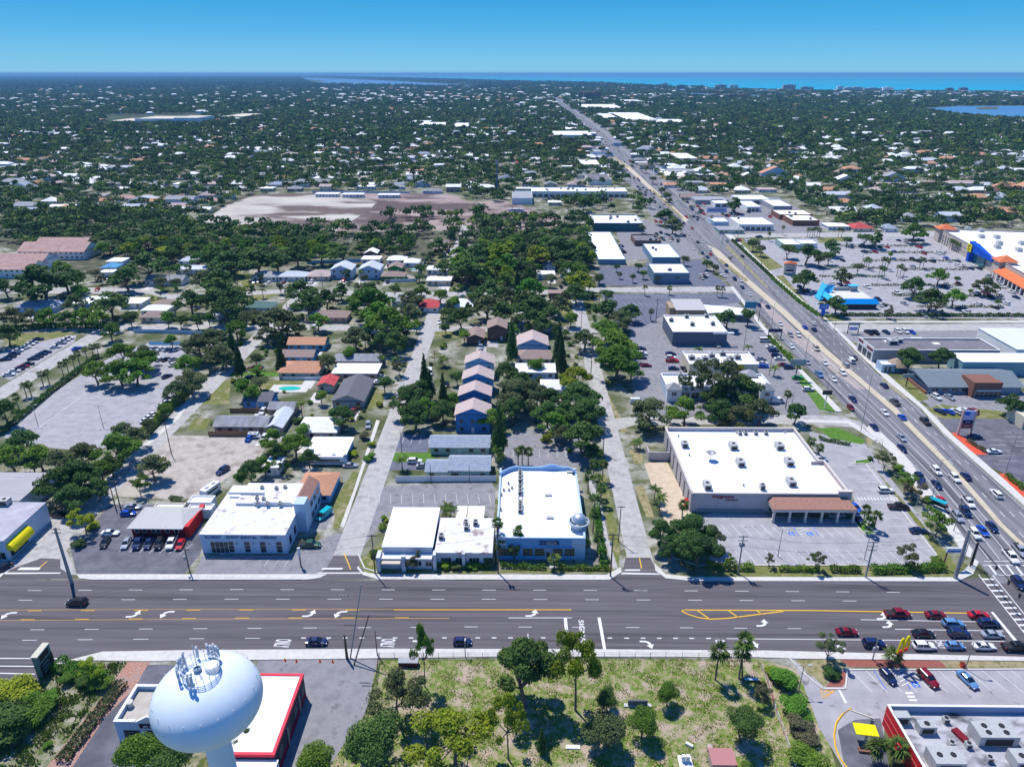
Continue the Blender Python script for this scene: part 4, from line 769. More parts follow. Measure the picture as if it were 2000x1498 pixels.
simple_flat((1525,420),(1585,418),410,4.5,'brown brick building with white roof directly behind its wider twin',BRICK,units=2,cat='building')
simple_flat((1512,403),(1547,402),390,4.6,'square white-roofed workshop with grey walls north of the brick buildings',GREYW,cat='workshop')
simple_flat((1460,404),(1487,404),392.5,4.6,'white-roofed shop with three dark front openings beside a big oak',WHT,wins=3,cat='shop')
simple_flat((1397,397),(1425,397),389.5,4,'small white-roofed repair shop in front of the grey dealership roof',WHT,wins=2,cat='shop')
simple_flat((1442,389),(1505,390),381,4.6,'long white flat-roofed building on the far side of the dealership yard',WHT,wins=4,cat='building')
simple_flat((1360,392),(1422,390),383,4.0,'low dealership building with a grey shingled roof beside parked cars',GREYW,roof=GREYR,cat='dealership')
simple_flat((1394,433),(1424,433),425,3.4,'tiny blue lean-to office beside the glazed white shop',BLUWL,cat='office')
simple_flat((1535,479),(1564,476),466,4.4,'white-roofed kiosk building among trees near the orange-topped pylon',pm('bluegreen_wall',(.3,.42,.42)),cat='building')
simple_flat((1566,476),(1596,475),468,3.4,'flat white side roof next to the kiosk building in the trees',WHT,cat='building')
# plaza and beyond
simple_flat((1038,376),(1224,372),366.5,6,'long white shopping plaza with dark shopfronts and a row of roof units',WHT,wins=16,units=12,cat='plaza')
simple_flat((1000,388),(1040,386),373,6,'grey-roofed west wing of the long white plaza',WHT,roof=GREYR,cat='plaza')
simple_flat((1150,352),(1194,350),340,6,'building with dark flat roof framed in white north of the plaza',WHT,roof=DGRR,cat='building')
simple_flat((1132,322),(1172,321),312,5,'tan shop with white flat roof beside the highway curve',CREAM,units=2,cat='shop')
simple_flat((1083,265),(1155,263),256,9,'big white windowless store with a red base sign far up the highway',WHT,cat='store')
simple_flat((1100,253),(1130,252),249,7,'small white annexe just beyond the big white windowless store',WHT,cat='store')
simple_flat((816,245),(870,244),239,7,'long low white-roofed school hall in the middle of the distant trees',WHT,cat='hall')
simple_flat((797,240),(840,238),235.5,6,'pale roof strip just behind the long school hall',CREAM,cat='hall')
simple_flat((880,248),(914,247),240,7,'bluish-white gabled hall right of the long school hall',BLUWL,cat='hall')
simple_flat((1948,322),(1991,322),318,7,'x',WHT,cat='house') if False else None
simple_flat((1327,310),(1362,309),299,8,'white two-storey office block with a hipped rim among the trees',CREAM,wins=8,cat='office')
simple_flat((1302,345),(1340,343),334,5,'yellow-walled restaurant with stepped white roof by the far highway bend',pm('yellow_wall',(.5,.4,.15)),units=3,cat='restaurant')
simple_flat((1220,236),(1280,232),220,6,'far plaza with a long white roof on the right of the highway',WHT,cat='plaza')
simple_flat((1285,240),(1342,238),233,6,'far grey-white plaza wing to the right of its long white neighbour',WHT,cat='plaza')
simple_flat((1180,232),(1215,230),222,6,'far cream plaza wing just right of the highway',CREAM,cat='plaza')
simple_flat((1140,212),(1215,210),204,6,'far tan roofed centre beside the highway crest',CREAM,cat='centre')
simple_flat((1227,200),(1262,199),195,7,'far white curved roof hall among trees left of the bay',WHT,cat='hall')
simple_flat((1296,200),(1350,199),198,5,'far tan strip roof near the mangroves',CREAM,cat='hall')
# school / offices far left
for i,(fl,fr,by,h,wl,ds) in enumerate(((( 207,237),(300,236),231,9,CREAM,'low front wing of the sprawling cream office complex in the distant woods'),((262,232),(345,232),227,14,WHT,'tallest central block of the sprawling cream office complex in the distant woods'),((335,231),(388,230),226,16,WHT,'right tower wing of the sprawling cream office complex in the distant woods'),((430,228),(475,228),222,9,GREYW,'separate grey flat roof right of the cream office complex'))):
    simple_flat(fl,fr,by,h,ds,wl,roof=pm('cream_gravel_roof',(.62,.55,.44),(.7,.62,.5),scale=.05),wins=10 if i<3 else 0,cat='office complex')
# coast: towers on the barrier island
COAST=[(1298,172,12,'12,tan',34),(1330,178,20,'b',36),(1352,176,10,'w',16),(1407,174,22,'t',28),(1433,173,16,'t',24),(1540,177,24,'t',36),(1571,177,14,'b',22),(1583,177,9,'b',20),(1640,176,12,'w',26),(1655,178,16,'t',20),(1672,178,30,'t',22),(1703,179,34,'t',20),(1733,178,20,'w',22),(1775,180,14,'t',14),(1853,180,14,'b',22),(1880,180,16,'b',24),(1492,182,30,'w',14),(1475,181,18,'b',12),(1150,196,22,'r',34),(1135,193,12,'r',30),(1190,196,30,'r',14),(1165,193,16,'r',32),(1400,191,26,'r',16),(1430,193,34,'r',18),(1455,191,20,'r',16),(690,150,20,'t',18),(780,159,10,'w',14),(1010,161,10,'w',10),(1250,176,40,'r',10)]
CM={'b':pm('tower_blue',(.1,.17,.28),(.3,.33,.38),scale=.2,stretch=(.1,.1,3)),'t':pm('tower_tan',(.6,.52,.46),(.75,.67,.6),scale=.2,stretch=(.1,.1,3)),'w':pm('tower_white',(.75,.77,.8),(.88,.88,.9),scale=.2,stretch=(.1,.1,3)),'r':pm('tower_terracotta',(.32,.16,.1),(.45,.3,.22),scale=.2,stretch=(.3,.3,3))}
CN={'b':'dark blue glass','t':'tan','w':'white','r':'terracotta'}
for (x,y,w_,c_,hh) in COAST:
    c_=c_[-1] if c_[-1] in 'btwr' else 't'; g=P(x,y); W=w_*mpp(x,y); o=thing('condominium_tower',None,'tower',(g.x,g.y,0),0,'apartment towers along the coast'); m=MB(); m.box(-W/2,-12,0,W/2,12,hh); m.box(-W*.2,-10,hh,W*.25,10,hh+4); m.build('wall',CM[c_],o)
    f=MB(); 
    for k in range(int(hh/3.5)): f.box(-W/2+1,-12.4,k*3.5+1,W/2-1,-12.02,k*3.5+2.4)
    f.build('window_bands',GLASS,o)
    later(o,CN[c_]+' apartment block')
# ---- right of the highway
q=FB((1708,684),(1953,684),661,5.6); o=parapet('flat_roof_building','dark flat-roofed building with a white and maroon end front facing the highway','store',q[0],q[1],q[2],q[3],5.6,GREYW,DGRR,WHT,par=.5); a=(q[2]-q[0])/2; b=(q[3]-q[1])/2
m=MB(); m.box(-a-.25,-b,0,-a-.01,b,6.4); m.build('front_wall',WHT,o); m=MB(); m.box(-a-.33,-b+.5,4.6,-a-.26,-b+6,5.6); m.box(-a-.33,b-5,4.9,-a-.26,b-.5,5.9); m.build('fascia',MRED,o)
for i in range(3): win(o,-b+1+i*4.5,.4,-b+4.5+i*4.5,3.8,axis='y',fx=-a-.26,out=-1)
for x,y in ((1743,668),(1752,665)): hvac(o,x,y,5.1,4,3,1.8)
m=MB(); p0=P(1735,672,5.2)-o.location; m.box(p0.x,p0.y,5.11,p0.x+7,p0.y+5,5.15); m.box(p0.x+14,p0.y+6,5.11,p0.x+19,p0.y+9,5.15); m.box(p0.x+20,p0.y,5.11,p0.x+23,p0.y+2.5,5.15); m.build('roof_patch',WHT,o)
q=(P(1911,641,6).x,P(1982,683,6).y,P(1911,641,6).x+60,P(1911,641,6).y); o=thing('warehouse','long pale metal warehouse with low-pitched roof behind the dark flat-roofed building','warehouse',((q[0]+q[2])/2,(q[1]+q[3])/2,0)); b=(q[3]-q[1])/2
m=MB(); m.box(-30,-b,0,30,b,6); m.build('wall',WHT,o); m=MB(); m.hexa([(-30.2,-b-.2,6),(30.2,-b-.2,6),(30.2,b+.2,6),(-30.2,b+.2,6),(-30.2,-b-.2,6.1),(30.2,-b-.2,6.1),(30.2,b+.2,6.1),(-30.2,b+.2,6.1)]); m.build('roof',pm('pale_metal_roof',(.6,.62,.66),(.7,.72,.75),scale=1,stretch=(3,.05,1)),o)
q=(P(1880,706,6).x,P(1890,707,6).y,P(1880,706,6).x+60,P(1875,690,6).y); o=thing('warehouse','blue-green walled warehouse with bright white roof behind the shingled restaurant','warehouse',((q[0]+q[2])/2,(q[1]+q[3])/2,0)); b=(q[3]-q[1])/2
m=MB(); m.box(-30,-b,0,30,b,5.9); m.build('wall',pm('bluegreen_steel',(.2,.36,.42),(.24,.4,.46),scale=1,stretch=(4,4,.1)),o); m=MB(); m.box(-30.2,-b-.2,5.9,30.2,b+.2,6.1); m.build('roof',WROOF,o)
# shingled restaurant with brick tower
A=P(1813,756,3); B=P(1990,752,3); C=P(1785,730,3); o=thing('shingled_restaurant','grey shingled restaurant with a dark brown brick entrance tower','restaurant',(A.x,A.y,0)); Wd=B.x-A.x; D=9.5
SH=pm('grey_shingles',(.15,.19,.22),(.22,.26,.29),scale=2)
m=MB(); m.box(.6,.6,0,Wd,D*2-2,2.9); m.build('wall',pm('slate_blue_wall',(.25,.3,.36)),o); m=MB(); e0,e1=0,Wd+1
m.poly([(e0,0,3),(e1,0,3),(e1,D,6),(e0-1.5,D,6)]); m.poly([(e1,2*D,3),(e0,2*D,3),(e0-1.5,D,6),(e1,D,6)]); m.poly([(e0,0,3),(e0,2*D,3),(e1,2*D,3),(e1,0,3)]); m.build('roof',SH,o)
m=MB(); m.poly([(e0+.8,0.9,2.9),(e0+.8,D,5.6),(e0+.8,2*D-.9,2.9)]); m.build('gable',GREYW,o)
tx0=P(1894,775,0).x-A.x; tx1=P(1949,775,0).x-A.x; m=MB(); m.box(tx0,-3,0,tx1,-.0,6.2); m.box(tx0+.3,0,3,tx1-.3,6,6.0); m.build('brick_tower',BRICK,o); m=MB(); m.box(tx0+1.3,-3.6,3.0,tx1-.3,-3.02,3.3); m.build('entrance_canopy',WHT,o)
for i in range(4): win(o,2+i*3.8,1,4.6+i*3.8,2.4,.598,nx=2)
win(o,tx0+1.2,.3,tx1-1,2.6,-3.01,nx=5); m=MB(); m.box(-.6,.2,0,.2,2*D-1,1.0); m.build('brick_wall',BRICK,o)
o=simple_flat((1724,712),(1750,712),703,3.6,'small pale blue kiosk with white roof beside the highway pavement',BLUWL,wins=2,cat='kiosk')
g=P(1748,722); o=thing('round_hut','small hut under a shaggy brown conical roof next to the blue kiosk','hut',(g.x,g.y,0)); m=MB(); m.lathe([(3.4,0),(3.4,2.5)],12); m.build('wall',pm('teal_panel',(.08,.25,.35)),o); m=MB(); m.lathe([(4.4,2.4),(3.0,3.6),(1.4,4.7),(.05,5.3)],14); m.build('thatch_roof',pm('thatch',(.3,.22,.16),(.42,.32,.24),scale=2),o)
g=P(1995,838); o=thing('fuel_station_shop','shop edge with bright blue canopy at the right margin','shop',(g.x+3,g.y,0)); m=MB(); m.box(-3,0,0,9,9,4.5); m.build('wall',CREAM,o); m=MB(); m.hexa([(-4,-2.5,2.8),(9,-2.5,2.8),(9,-.05,2.8),(-3,-.05,2.8),(-4,-2.5,2.9),(9,-2.5,2.9),(9,-.05,4.2),(-3,-.05,4.2)]); m.build('canopy',BLUEP,o)
# ---- electronics store with blue wedge
HB=9.0; A=P(1834,446,HB); B=P(1905,484,HB); d=(B-A); d.z=0; ang=math.atan2(d.y,d.x)
o=thing('electronics_store','vast white-roofed store with blue wedge entrance and yellow tag sign','store',(A.x,A.y,0),ang); W_=150; Dp=62
m=MB(); m.box(0,0,0,W_,.5,HB); m.box(0,.5,0,.5,Dp,HB); m.box(.5,Dp-.5,0,W_,Dp,HB); m.build('wall',pm('buff_wall',(.5,.42,.36),(.56,.48,.42),scale=.5),o)
m=MB(); m.box(.5,.5,HB-1.2,W_,Dp-.5,HB-1); m.build('roof',WROOF,o); m=MB(); m.box(-.1,-.15,HB,W_,.6,HB+.3); m.box(-.1,-.15,HB*.62,W_,-.01,HB*.66); m.box(-.1,-.15,HB*.3,W_,-.01,HB*.33); m.build('cornice',pm('grey_cornice',(.3,.3,.36)),o)
Ls=(P(1902,483,HB)-A).length; m=MB(); m.hexa([(Ls,-3.5,0),(Ls+3.5,-3.5,0),(Ls+3.5,-.2,0),(Ls,-.2,0),(Ls,-3.5,13),(Ls+3.5,-3.5,12.2),(Ls+3.5,-.2,12.2),(Ls,-.2,13)]); m.hexa([(Ls+3.5,-3.2,6.5),(Ls+30,-1,6.5),(Ls+30,-.2,6.5),(Ls+3.5,-.2,6.5),(Ls+3.5,-3.2,12.4),(Ls+30,-1,8.6),(Ls+30,.5,8.6),(Ls+3.5,.5,12.4)]); m.build('blue_wedge',pm('wedge_blue',(.0,.07,.5),(.0,.1,.6),scale=.5),o)
m=MB(); m.box(Ls-.8,-4.0,6.6,Ls+5.2,-3.55,11.2); sg=m.build('tag_sign',pm('tag_yellow',(.9,.78,0)),o); text('BEST',2.1,BLACK,sg,(Ls+2.3,-4.05,9.9),(PI/2,0,0)); text('BUY',2.1,BLACK,sg,(Ls+2.3,-4.05,7.9),(PI/2,0,0))
win(o,Ls+4,.3,Ls+20,6,-.55,nx=10,nz_=3,m=pm('teal_glass',(.02,.16,.2),rough=.2),frame=TEAL)
def tower(x,y0,y1,w_,h_): 
    m=MB(); m.box(x,y0,0,x+w_,y1,h_); m.build('corner_tower',pm('buff_wall',(.5,.42,.36)),o); m=MB(); e=1.2; c4=[(x-e,y0-e,h_+.02),(x+w_+e,y0-e,h_+.02),(x+w_+e,y1+e,h_+.02),(x-e,y1+e,h_+.02)]
    for i in range(4): m.poly([c4[i],c4[(i+1)%4],(x+w_/2,(y0+y1)/2,h_+3.2)])
    m.poly(c4[::-1]); m.build('tower_roof',ORNG,o)
tower(-2,-1.5,9,9,9.6); L2=(P(1958,505,HB)-A).length; tower(L2+4,-2.5,7,9,9.8)
m=MB(); m.hexa([(L2+14,-6,4.2),(W_,-6,4.2),(W_,-.2,4.2),(L2+14,-.2,4.2),(L2+14,-6,4.4),(W_,-6,4.4),(W_,-.2,6.8),(L2+14,-.2,6.8)]); m.build('arcade_roof',ORNG,o)
for i in range(10): k=MB(); k.box(L2+15+i*5,-5.8,0,L2+15.8+i*5,-5.2,4.1); k.build('arcade_pillar',WHT,o)
for i in range(5): k=MB(); k.box(2+i*4.4,-.5,0,3+i*4.4,-.16,7); k.build('pilaster',pm('cream_beam',(.6,.55,.5)),o)
rr=random.Random(4)
for x,y in ((1868,449),(1917,462),(1947,463),(1952,475),(1948,482),(1996,475),(1990,488),(1916,450),(1890,447)):
    p=P(x,y,HB); v=(p-A); c_,s_=math.cos(ang),math.sin(ang); u_,w2=v.x*c_+v.y*s_,-v.x*s_+v.y*c_; m=MB(); m.box(-2,-1.6,0,2,1.6,2.2); m.lathe([(.9,2.2),(.9,2.4),(.01,2.4)],10,0,(-.9,0)); m.lathe([(.9,2.2),(.9,2.4),(.01,2.4)],10,0,(.9,0)); k=m.build('rooftop_unit',HVACM,o); k.location=(u_,w2,HB-1)
# ---- blue-roofed pancake restaurant
A=P(1650,594,3); B=P(1708,594,3); q=(P(1611,577,4).x,P(1650,594,3).y); o=thing('pancake_house','restaurant with bright blue metal mansard roof and an A-shaped blue gable','restaurant',(q[0],A.y,0)); Wd=B.x-q[0]+3; D=P(1640,566,4).y-A.y
m=MB(); m.box(1,1.5,0,Wd-1,D,4); m.build('wall',pm('dark_brick_wall',(.1,.05,.06)),o); m=MB(); m.box(1.5,2.2,4,Wd-1.5,D-.5,4.25); m.build('roof',pm('cream_flat',(.66,.63,.58)),o)
m=MB(); m.hexa([(0,0,2.8),(Wd,0,2.8),(Wd-.5,.4,2.8),(.5,.4,2.8),(0,0,2.9),(Wd,0,2.9),(Wd-1.5,2.6,5.2),(1.5,2.6,5.2)]); m.build('front_mansard',BLUET,o); m=MB(); m.hexa([(0,.1,2.8),(1,.5,2.8),(1,D,2.8),(0,D,2.8),(0,.1,2.9),(1.5,2.7,5.2),(1.5,D-1,5.2),(0,D,2.9)]); m.build('side_mansard',pm('light_blue_metal',(.05,.5,.85)),o)
m=MB(); m.poly([(-1.5,D-3,.5),(2.5,D-7,8.2),(6.5,D-3,2.8),(2.5,D+1,8.0)]); m.poly([(-1.5,D-9,.5),(-1.5,D-1,.5),(2.5,D-5,8.4)]); m.poly([(-1.5,D-9,.5),(2.5,D-5,8.4),(7,D-5,8.0),(4,D-9,2.8)]); m.poly([(-1.5,D-1,.5),(4,D-1,2.8),(7,D-5,8.0),(2.5,D-5,8.4)]); m.build('entrance_gable',pm('light_blue_metal',(.05,.5,.85)),o)
m=MB(); m.box(8,D-2.5,4.25,Wd-7,D-1.5,6); m.box(Wd-8,D-4,4.25,Wd-4,D-1,7); m.build('roof_screen',GREYW,o); m=MB(); m.box(Wd-8.4,D-4.4,7,Wd-3.6,D-.6,7.3); m.build('screen_roof',pm('light_blue_metal',(.05,.5,.85)),o)
# ================================================================ houses
def house(x,y,W,D,h,kind,ridge,roofm,wallm,look,rz=0,name='house',cat='house',group='houses of the suburb',porch=True,lab=None,detail=True):
    o=thing(name,lab,cat,(x,y,0),rz,group)
    if lab is None: later(o,look)
    a,b=W/2,D/2; m=MB(); e=.5; rise=(.0 if kind=='f' else (b if ridge=='x' else a)*.42)
    m.box(-a,-b,0,a,b,h-.02)
    if kind=='g':
        if ridge=='x': m.poly([(-a+.01,-b,h),(-a+.01,0,h+rise*.98),(-a+.01,b,h)][::-1]); m.poly([(a-.01,-b,h),(a-.01,0,h+rise*.98),(a-.01,b,h)])
        else: m.poly([(-a,-b+.01,h),(a,-b+.01,h),(0,-b+.01,h+rise*.98)]); m.poly([(-a,b-.01,h),(a,b-.01,h),(0,b-.01,h+rise*.98)][::-1])
    m.build('wall',wallm,o); r=MB(); A,B=a+e,b+e; t=.12
    if kind=='f': r.box(-A,-B,h,A,B,h+.28)
    else:
        k=(min(A,B)*.95 if kind=='h' else 0); zr=h+rise+.15
        if ridge=='x': p0,p1=(-A+k,0,zr),(A-k,0,zr)
        else: p0,p1=(0,-B+k,zr),(0,B-k,zr)
        c=[(-A,-B,h-.05),(A,-B,h-.05),(A,B,h-.05),(-A,B,h-.05)]
        if ridge=='x': r.poly([c[0],c[1],p1,p0]); r.poly([c[2],c[3],p0,p1]); 
        else: r.poly([c[1],c[2],p1,p0]); r.poly([c[3],c[0],p0,p1])
        if kind=='h':
            if ridge=='x': r.poly([c[1],c[2],p1]); r.poly([c[3],c[0],p0])
            else: r.poly([c[0],c[1],p0]); r.poly([c[2],c[3],p1])
        r.poly([(q[0],q[1],q[2]-.01) for q in c][::-1])
    r.build('roof',roofm,o)
    if detail:
        n=max(2,int(W/3.2))
        for i in range(n):
            u=-a+W*(i+.5)/n
            if i==n//2: k=MB(); k.box(u-.5,-b-.05,0,u+.5,-b-.01,2.1); k.build('door',pm('door_white',(.6,.6,.58)),o)
            else: k=MB(); k.box(u-.7,-b-.05,1,u+.7,-b-.01,2.2); k.build('window',GLASS,o)
            if h>5: k=MB(); k.box(u-.6,-b-.05,3.9,u+.6,-b-.01,5.1); k.build('window',GLASS,o)
    return o
RC={'gr':(GREYR,'grey'),'wh':(WROOF,'white'),'or':(pm('orange_shingles',(.5,.24,.14),(.6,.32,.2),scale=1.5),'orange-brown'),'br':(pm('brown_shingles',(.28,.2,.17),(.36,.27,.24),scale=1.5),'brown'),'pk':(pm('pinkish_shingles',(.46,.36,.34),(.56,.45,.42),scale=1.2),'pinkish tan'),'rd':(pm('red_metal',(.5,.04,.05),(.55,.12,.11),scale=.8),'red'),'ch':(pm('charcoal_shingles',(.12,.12,.14),(.17,.17,.19),scale=1.5),'charcoal'),'gn':(pm('green_shingles',(.08,.16,.15),(.12,.21,.2),scale=1.5),'green'),'bl':(pm('bluegrey_shingles',(.26,.31,.38),(.36,.41,.48),scale=1),'blue-grey'),'si':(pm('silver_roof',(.5,.54,.58),(.6,.64,.68),scale=.6),'silver'),'bu':(pm('blue_tin',(.1,.35,.6)),'blue'),'ol':(pm('weathered_grey',(.22,.23,.25),(.36,.37,.39),scale=.6,stretch=(1,.2,1)),'weathered grey'),'mt':(pm('motel_roof',(.4,.24,.21),(.5,.34,.3),scale=.3),'rusty brown')}
WC={'w':(WHT,'white'),'c':(CREAM,'cream'),'b':(BLUW,'blue'),'l':(BLUWL,'pale blue'),'t':(pm('tan_house_wall',(.38,.3,.25)),'tan'),'n':(pm('brown_house_wall',(.14,.09,.07)),'dark brown'),'g':(pm('green_house_wall',(.03,.25,.06)),'green'),'y':(GREYW,'grey'),'k':(pm('pink_house_wall',(.5,.36,.32)),'pinkish'),'q':(pm('aqua_wall',(.12,.42,.55)),'aqua'),'m':(pm('mint_wall',(.4,.52,.45)),'mint'),'e':(pm('royal_blue_wall',(.04,.17,.42),(.05,.2,.47),scale=1),'deep blue')}
KN={'g':'gable','h':'hipped','f':'flat'}
def H(cx,cy,wpx,D,kind,rc,wc,ridge='x',h=2.9,rz=0,lab=None,**k):
    p=P(cx,cy,h+1); W=wpx*mpp(cx,cy,h)
    return house(p.x,p.y,W,D,h,kind,ridge,RC[rc][0],WC[wc][0],f'{WC[wc][1]} house with {RC[rc][1]} {KN[kind]} roof',rz,lab=lab,**k)
HS='''521 533 47 11 h gr w;573 533 52 10 h si w;625 532 43 11 h pk c;670 519 40 13 g si l y 5.6;724 519 40 13 g si l y 5.6;726 501 34 9 f wh w;726 489 24 9 g wh n y;773 517 26 10 g br g y;769 533 45 9 h br g;776 502 35 9 h wh w;805 507 28 9 h wh w;508 592 54 9 h gn w;641 610 78 10 h br k
602 662 70 9 g or q;585 686 60 8 g br b;589 712 74 12 h or c;701 694 86 8 g ol t;697 716 84 10 f wh k;785 579 35 10 h gr w;839 590 36 12 h rd w;901 589 44 12 h wh c;929 648 32 11 g br n y 3.5;971 630 36 11 g br n y 6;1040 661 58 12 g pk b y 4;1042 688 66 10 h br c;1046 715 74 9 f wh l;1079 746 42 9 h wh w
937 698 54 8 g pk l y 6.5;934 728 57 8 g pk b y 6.5;928 759 60 8 g pk e y 6.5;924 795 65 8 g pk e y 7;476 817 100 8 g ol t;546 812 30 14 g si t y 2.6;508 770 52 8 g ch b;553 787 48 6 g ol t;625 824 74 11 h wh k;643 866 76 11 f wh b;640 740 30 8 g rd c y;690 757 58 20 g ch y y;620 938 64 12 h or b;535 898 25 6 f wh w
79 590 75 11 h bl l;180 583 52 13 f wh l;263 584 40 10 f wh w;324 588 40 9 h br c;306 598 48 8 h wh w;308 611 55 8 h br c;218 516 28 9 h bu w;211 527 24 6 f wh w;378 520 58 10 f si w;369 504 30 9 h si w;326 541 72 10 g ol w;421 608 22 8 f wh w;1072 515 24 9 g gr w y;1066 530 32 8 f wh w;1108 526 28 9 h si w;1122 514 20 6 f wh w;856 521 40 9 f wh w;858 542 45 8 f wh c;1092 567 40 6 f br n;1011 588 22 9 g br c y;1014 619 20 8 h gr l
179 382 42 12 h br c;246 384 36 12 h mt c;288 385 36 12 h si m;412 389 30 12 h mt w;48 398 48 13 h gr w;120 400 52 12 f wh w;204 400 50 12 h gr c;260 402 56 12 g si w;347 400 52 12 h pk w;361 357 38 12 f wh w;865 472 22 14 h br n;862 480 26 12 h br n;1680 440 38 14 h rd c;1632 437 40 14 f wh w;1735 441 24 12 h bl w;230 505 30 10 f wh w;448 592 20 8 f wh w;160 350 40 12 h wh w;30 352 50 14 h gr w;640 376 44 9 f wh w;690 377 40 9 f wh w;760 378 40 9 f wh w;845 370 36 9 h ol w;715 362 34 9 f wh w;775 362 30 9 h gr w'''
def num(t):
    try: return float(t)
    except ValueError: return None
for e in HS.replace('\n',';').split(';'):
    t=e.split(); H(float(t[0]),float(t[1]),float(t[2]),float(t[3]),t[4],t[5],t[6],t[7] if len(t)>7 else 'x',float(t[8]) if len(t)>8 else 2.9)
H(899,856,112,8,'g','bl','m',lab='long blue-grey roofed cottage with mint walls, the rear one of a pair'); H(866,903,62,7,'g','bl','m',lab='small blue-grey gabled cottage wing with two white cars at its side'); H(918,898,76,9,'g','bl','m',h=3.3,lab='blue-grey gabled cottage with mint walls beside the white slatted fence')
# motel rows on the left
for fl,fr,by,lab in (((70,474),(168,474),467,'rearmost rusty-brown roofed motel row at the wood edge'),((34,491),(162,492),478,'second rusty-brown roofed motel row with a white gable end'),((-60,511),(82,511),499,'third rusty-brown roofed motel row, cut by the photo edge'),((-60,526),(60,526),513,'nearest rusty-brown roofed motel row behind a big oak')):
    q=FB(fl,fr,by,5.5); o=house((q[0]+q[2])/2,(q[1]+q[3])/2,q[2]-q[0],q[3]-q[1],5.4,'g','x',RC['mt'][0],WHT,'',lab=lab,name='motel',cat='motel',group='motel rows')
# ================================================================ vegetation
def fol(name,a,b,**k): return pm(name,a,b,scale=2.2,rough=.7,spec=.12,coord='obj',lo=.38,hi=.62,rnd=.25,trans=.25,**k)
FOL={'o':fol('leaf_dark',(0.033,0.083,0.023),(0.125,0.228,0.053)),'l':fol('leaf_mid',(0.061,0.144,0.021),(0.208,0.364,0.045)),'y':fol('leaf_yellowgreen',(0.122,0.210,0.015),(0.395,0.473,0.038)),'g':fol('leaf_grey',(0.055,0.094,0.042),(0.198,0.237,0.090)),'n':fol('leaf_conifer',(0.022,0.055,0.021),(0.083,0.146,0.045)),'d':fol('leaf_sparse',(0.077,0.088,0.052),(0.250,0.237,0.120)),'p':fol('palm_leaf',(0.044,0.099,0.021),(0.187,0.273,0.060)),'b':fol('leaf_bright',(0.043,0.136,0.016),(0.160,0.336,0.040))}
BARK=pm('bark',(.14,.11,.085),(.2,.17,.14),scale=3,rough=.95,coord='obj'); PBARK=pm('palm_bark',(.16,.13,.1),(.24,.2,.16),scale=4,rough=.95,coord='obj')
def leafcloud(rs,C,Rr,n,size,up=.6,aspect=.7):
    """n leaf-sized quads over clumps: C (k,3) centres, Rr (k,) radii"""
    k=len(C); w_=Rr**2; idx=rs.choice(k,n,p=w_/w_.sum()); d=rs.normal(size=(n,3)); d/=np.linalg.norm(d,axis=1)[:,None]
    d[:,2]=np.where(d[:,2]<-.25,-d[:,2]*.6,d[:,2]); rad=Rr[idx]*(.55+.5*rs.rand(n)**.6)
    pos=C[idx]+d*rad[:,None]*np.array([1,1,.75]); nrm=d+rs.normal(size=(n,3))*.55+np.array([0,0,up]); nrm/=np.linalg.norm(nrm,axis=1)[:,None]
    t=np.cross(nrm,rs.normal(size=(n,3))); t/=np.linalg.norm(t,axis=1)[:,None]; b=np.cross(nrm,t); s=(size*(.6+.8*rs.rand(n)))[:,None]
    V=np.stack([pos-t*s-b*s*aspect,pos+t*s*.8-b*s*aspect*.6,pos+t*s+b*s*aspect,pos-t*s*.7+b*s*aspect*.8],1).reshape(-1,3); F=np.arange(4*n).reshape(n,4); return V,F
def limbs(mb,C,base,fork,r0,rs,count=7):
    mb.tube([(0,0,0),(base[0]*.4,base[1]*.4,fork*.5),(base[0],base[1],fork)],[r0*1.25,r0*.95,r0*.8],7)
    idx=rs.permutation(len(C))[:count]
    for i in idx:
        c=C[i]; mid=(base[0]+(c[0]-base[0])*.45,base[1]+(c[1]-base[1])*.45,fork+(c[2]-fork)*.35); mb.tube([(base[0],base[1],fork-.1),mid,tuple(c)],[r0*.55,r0*.32,r0*.1],5)
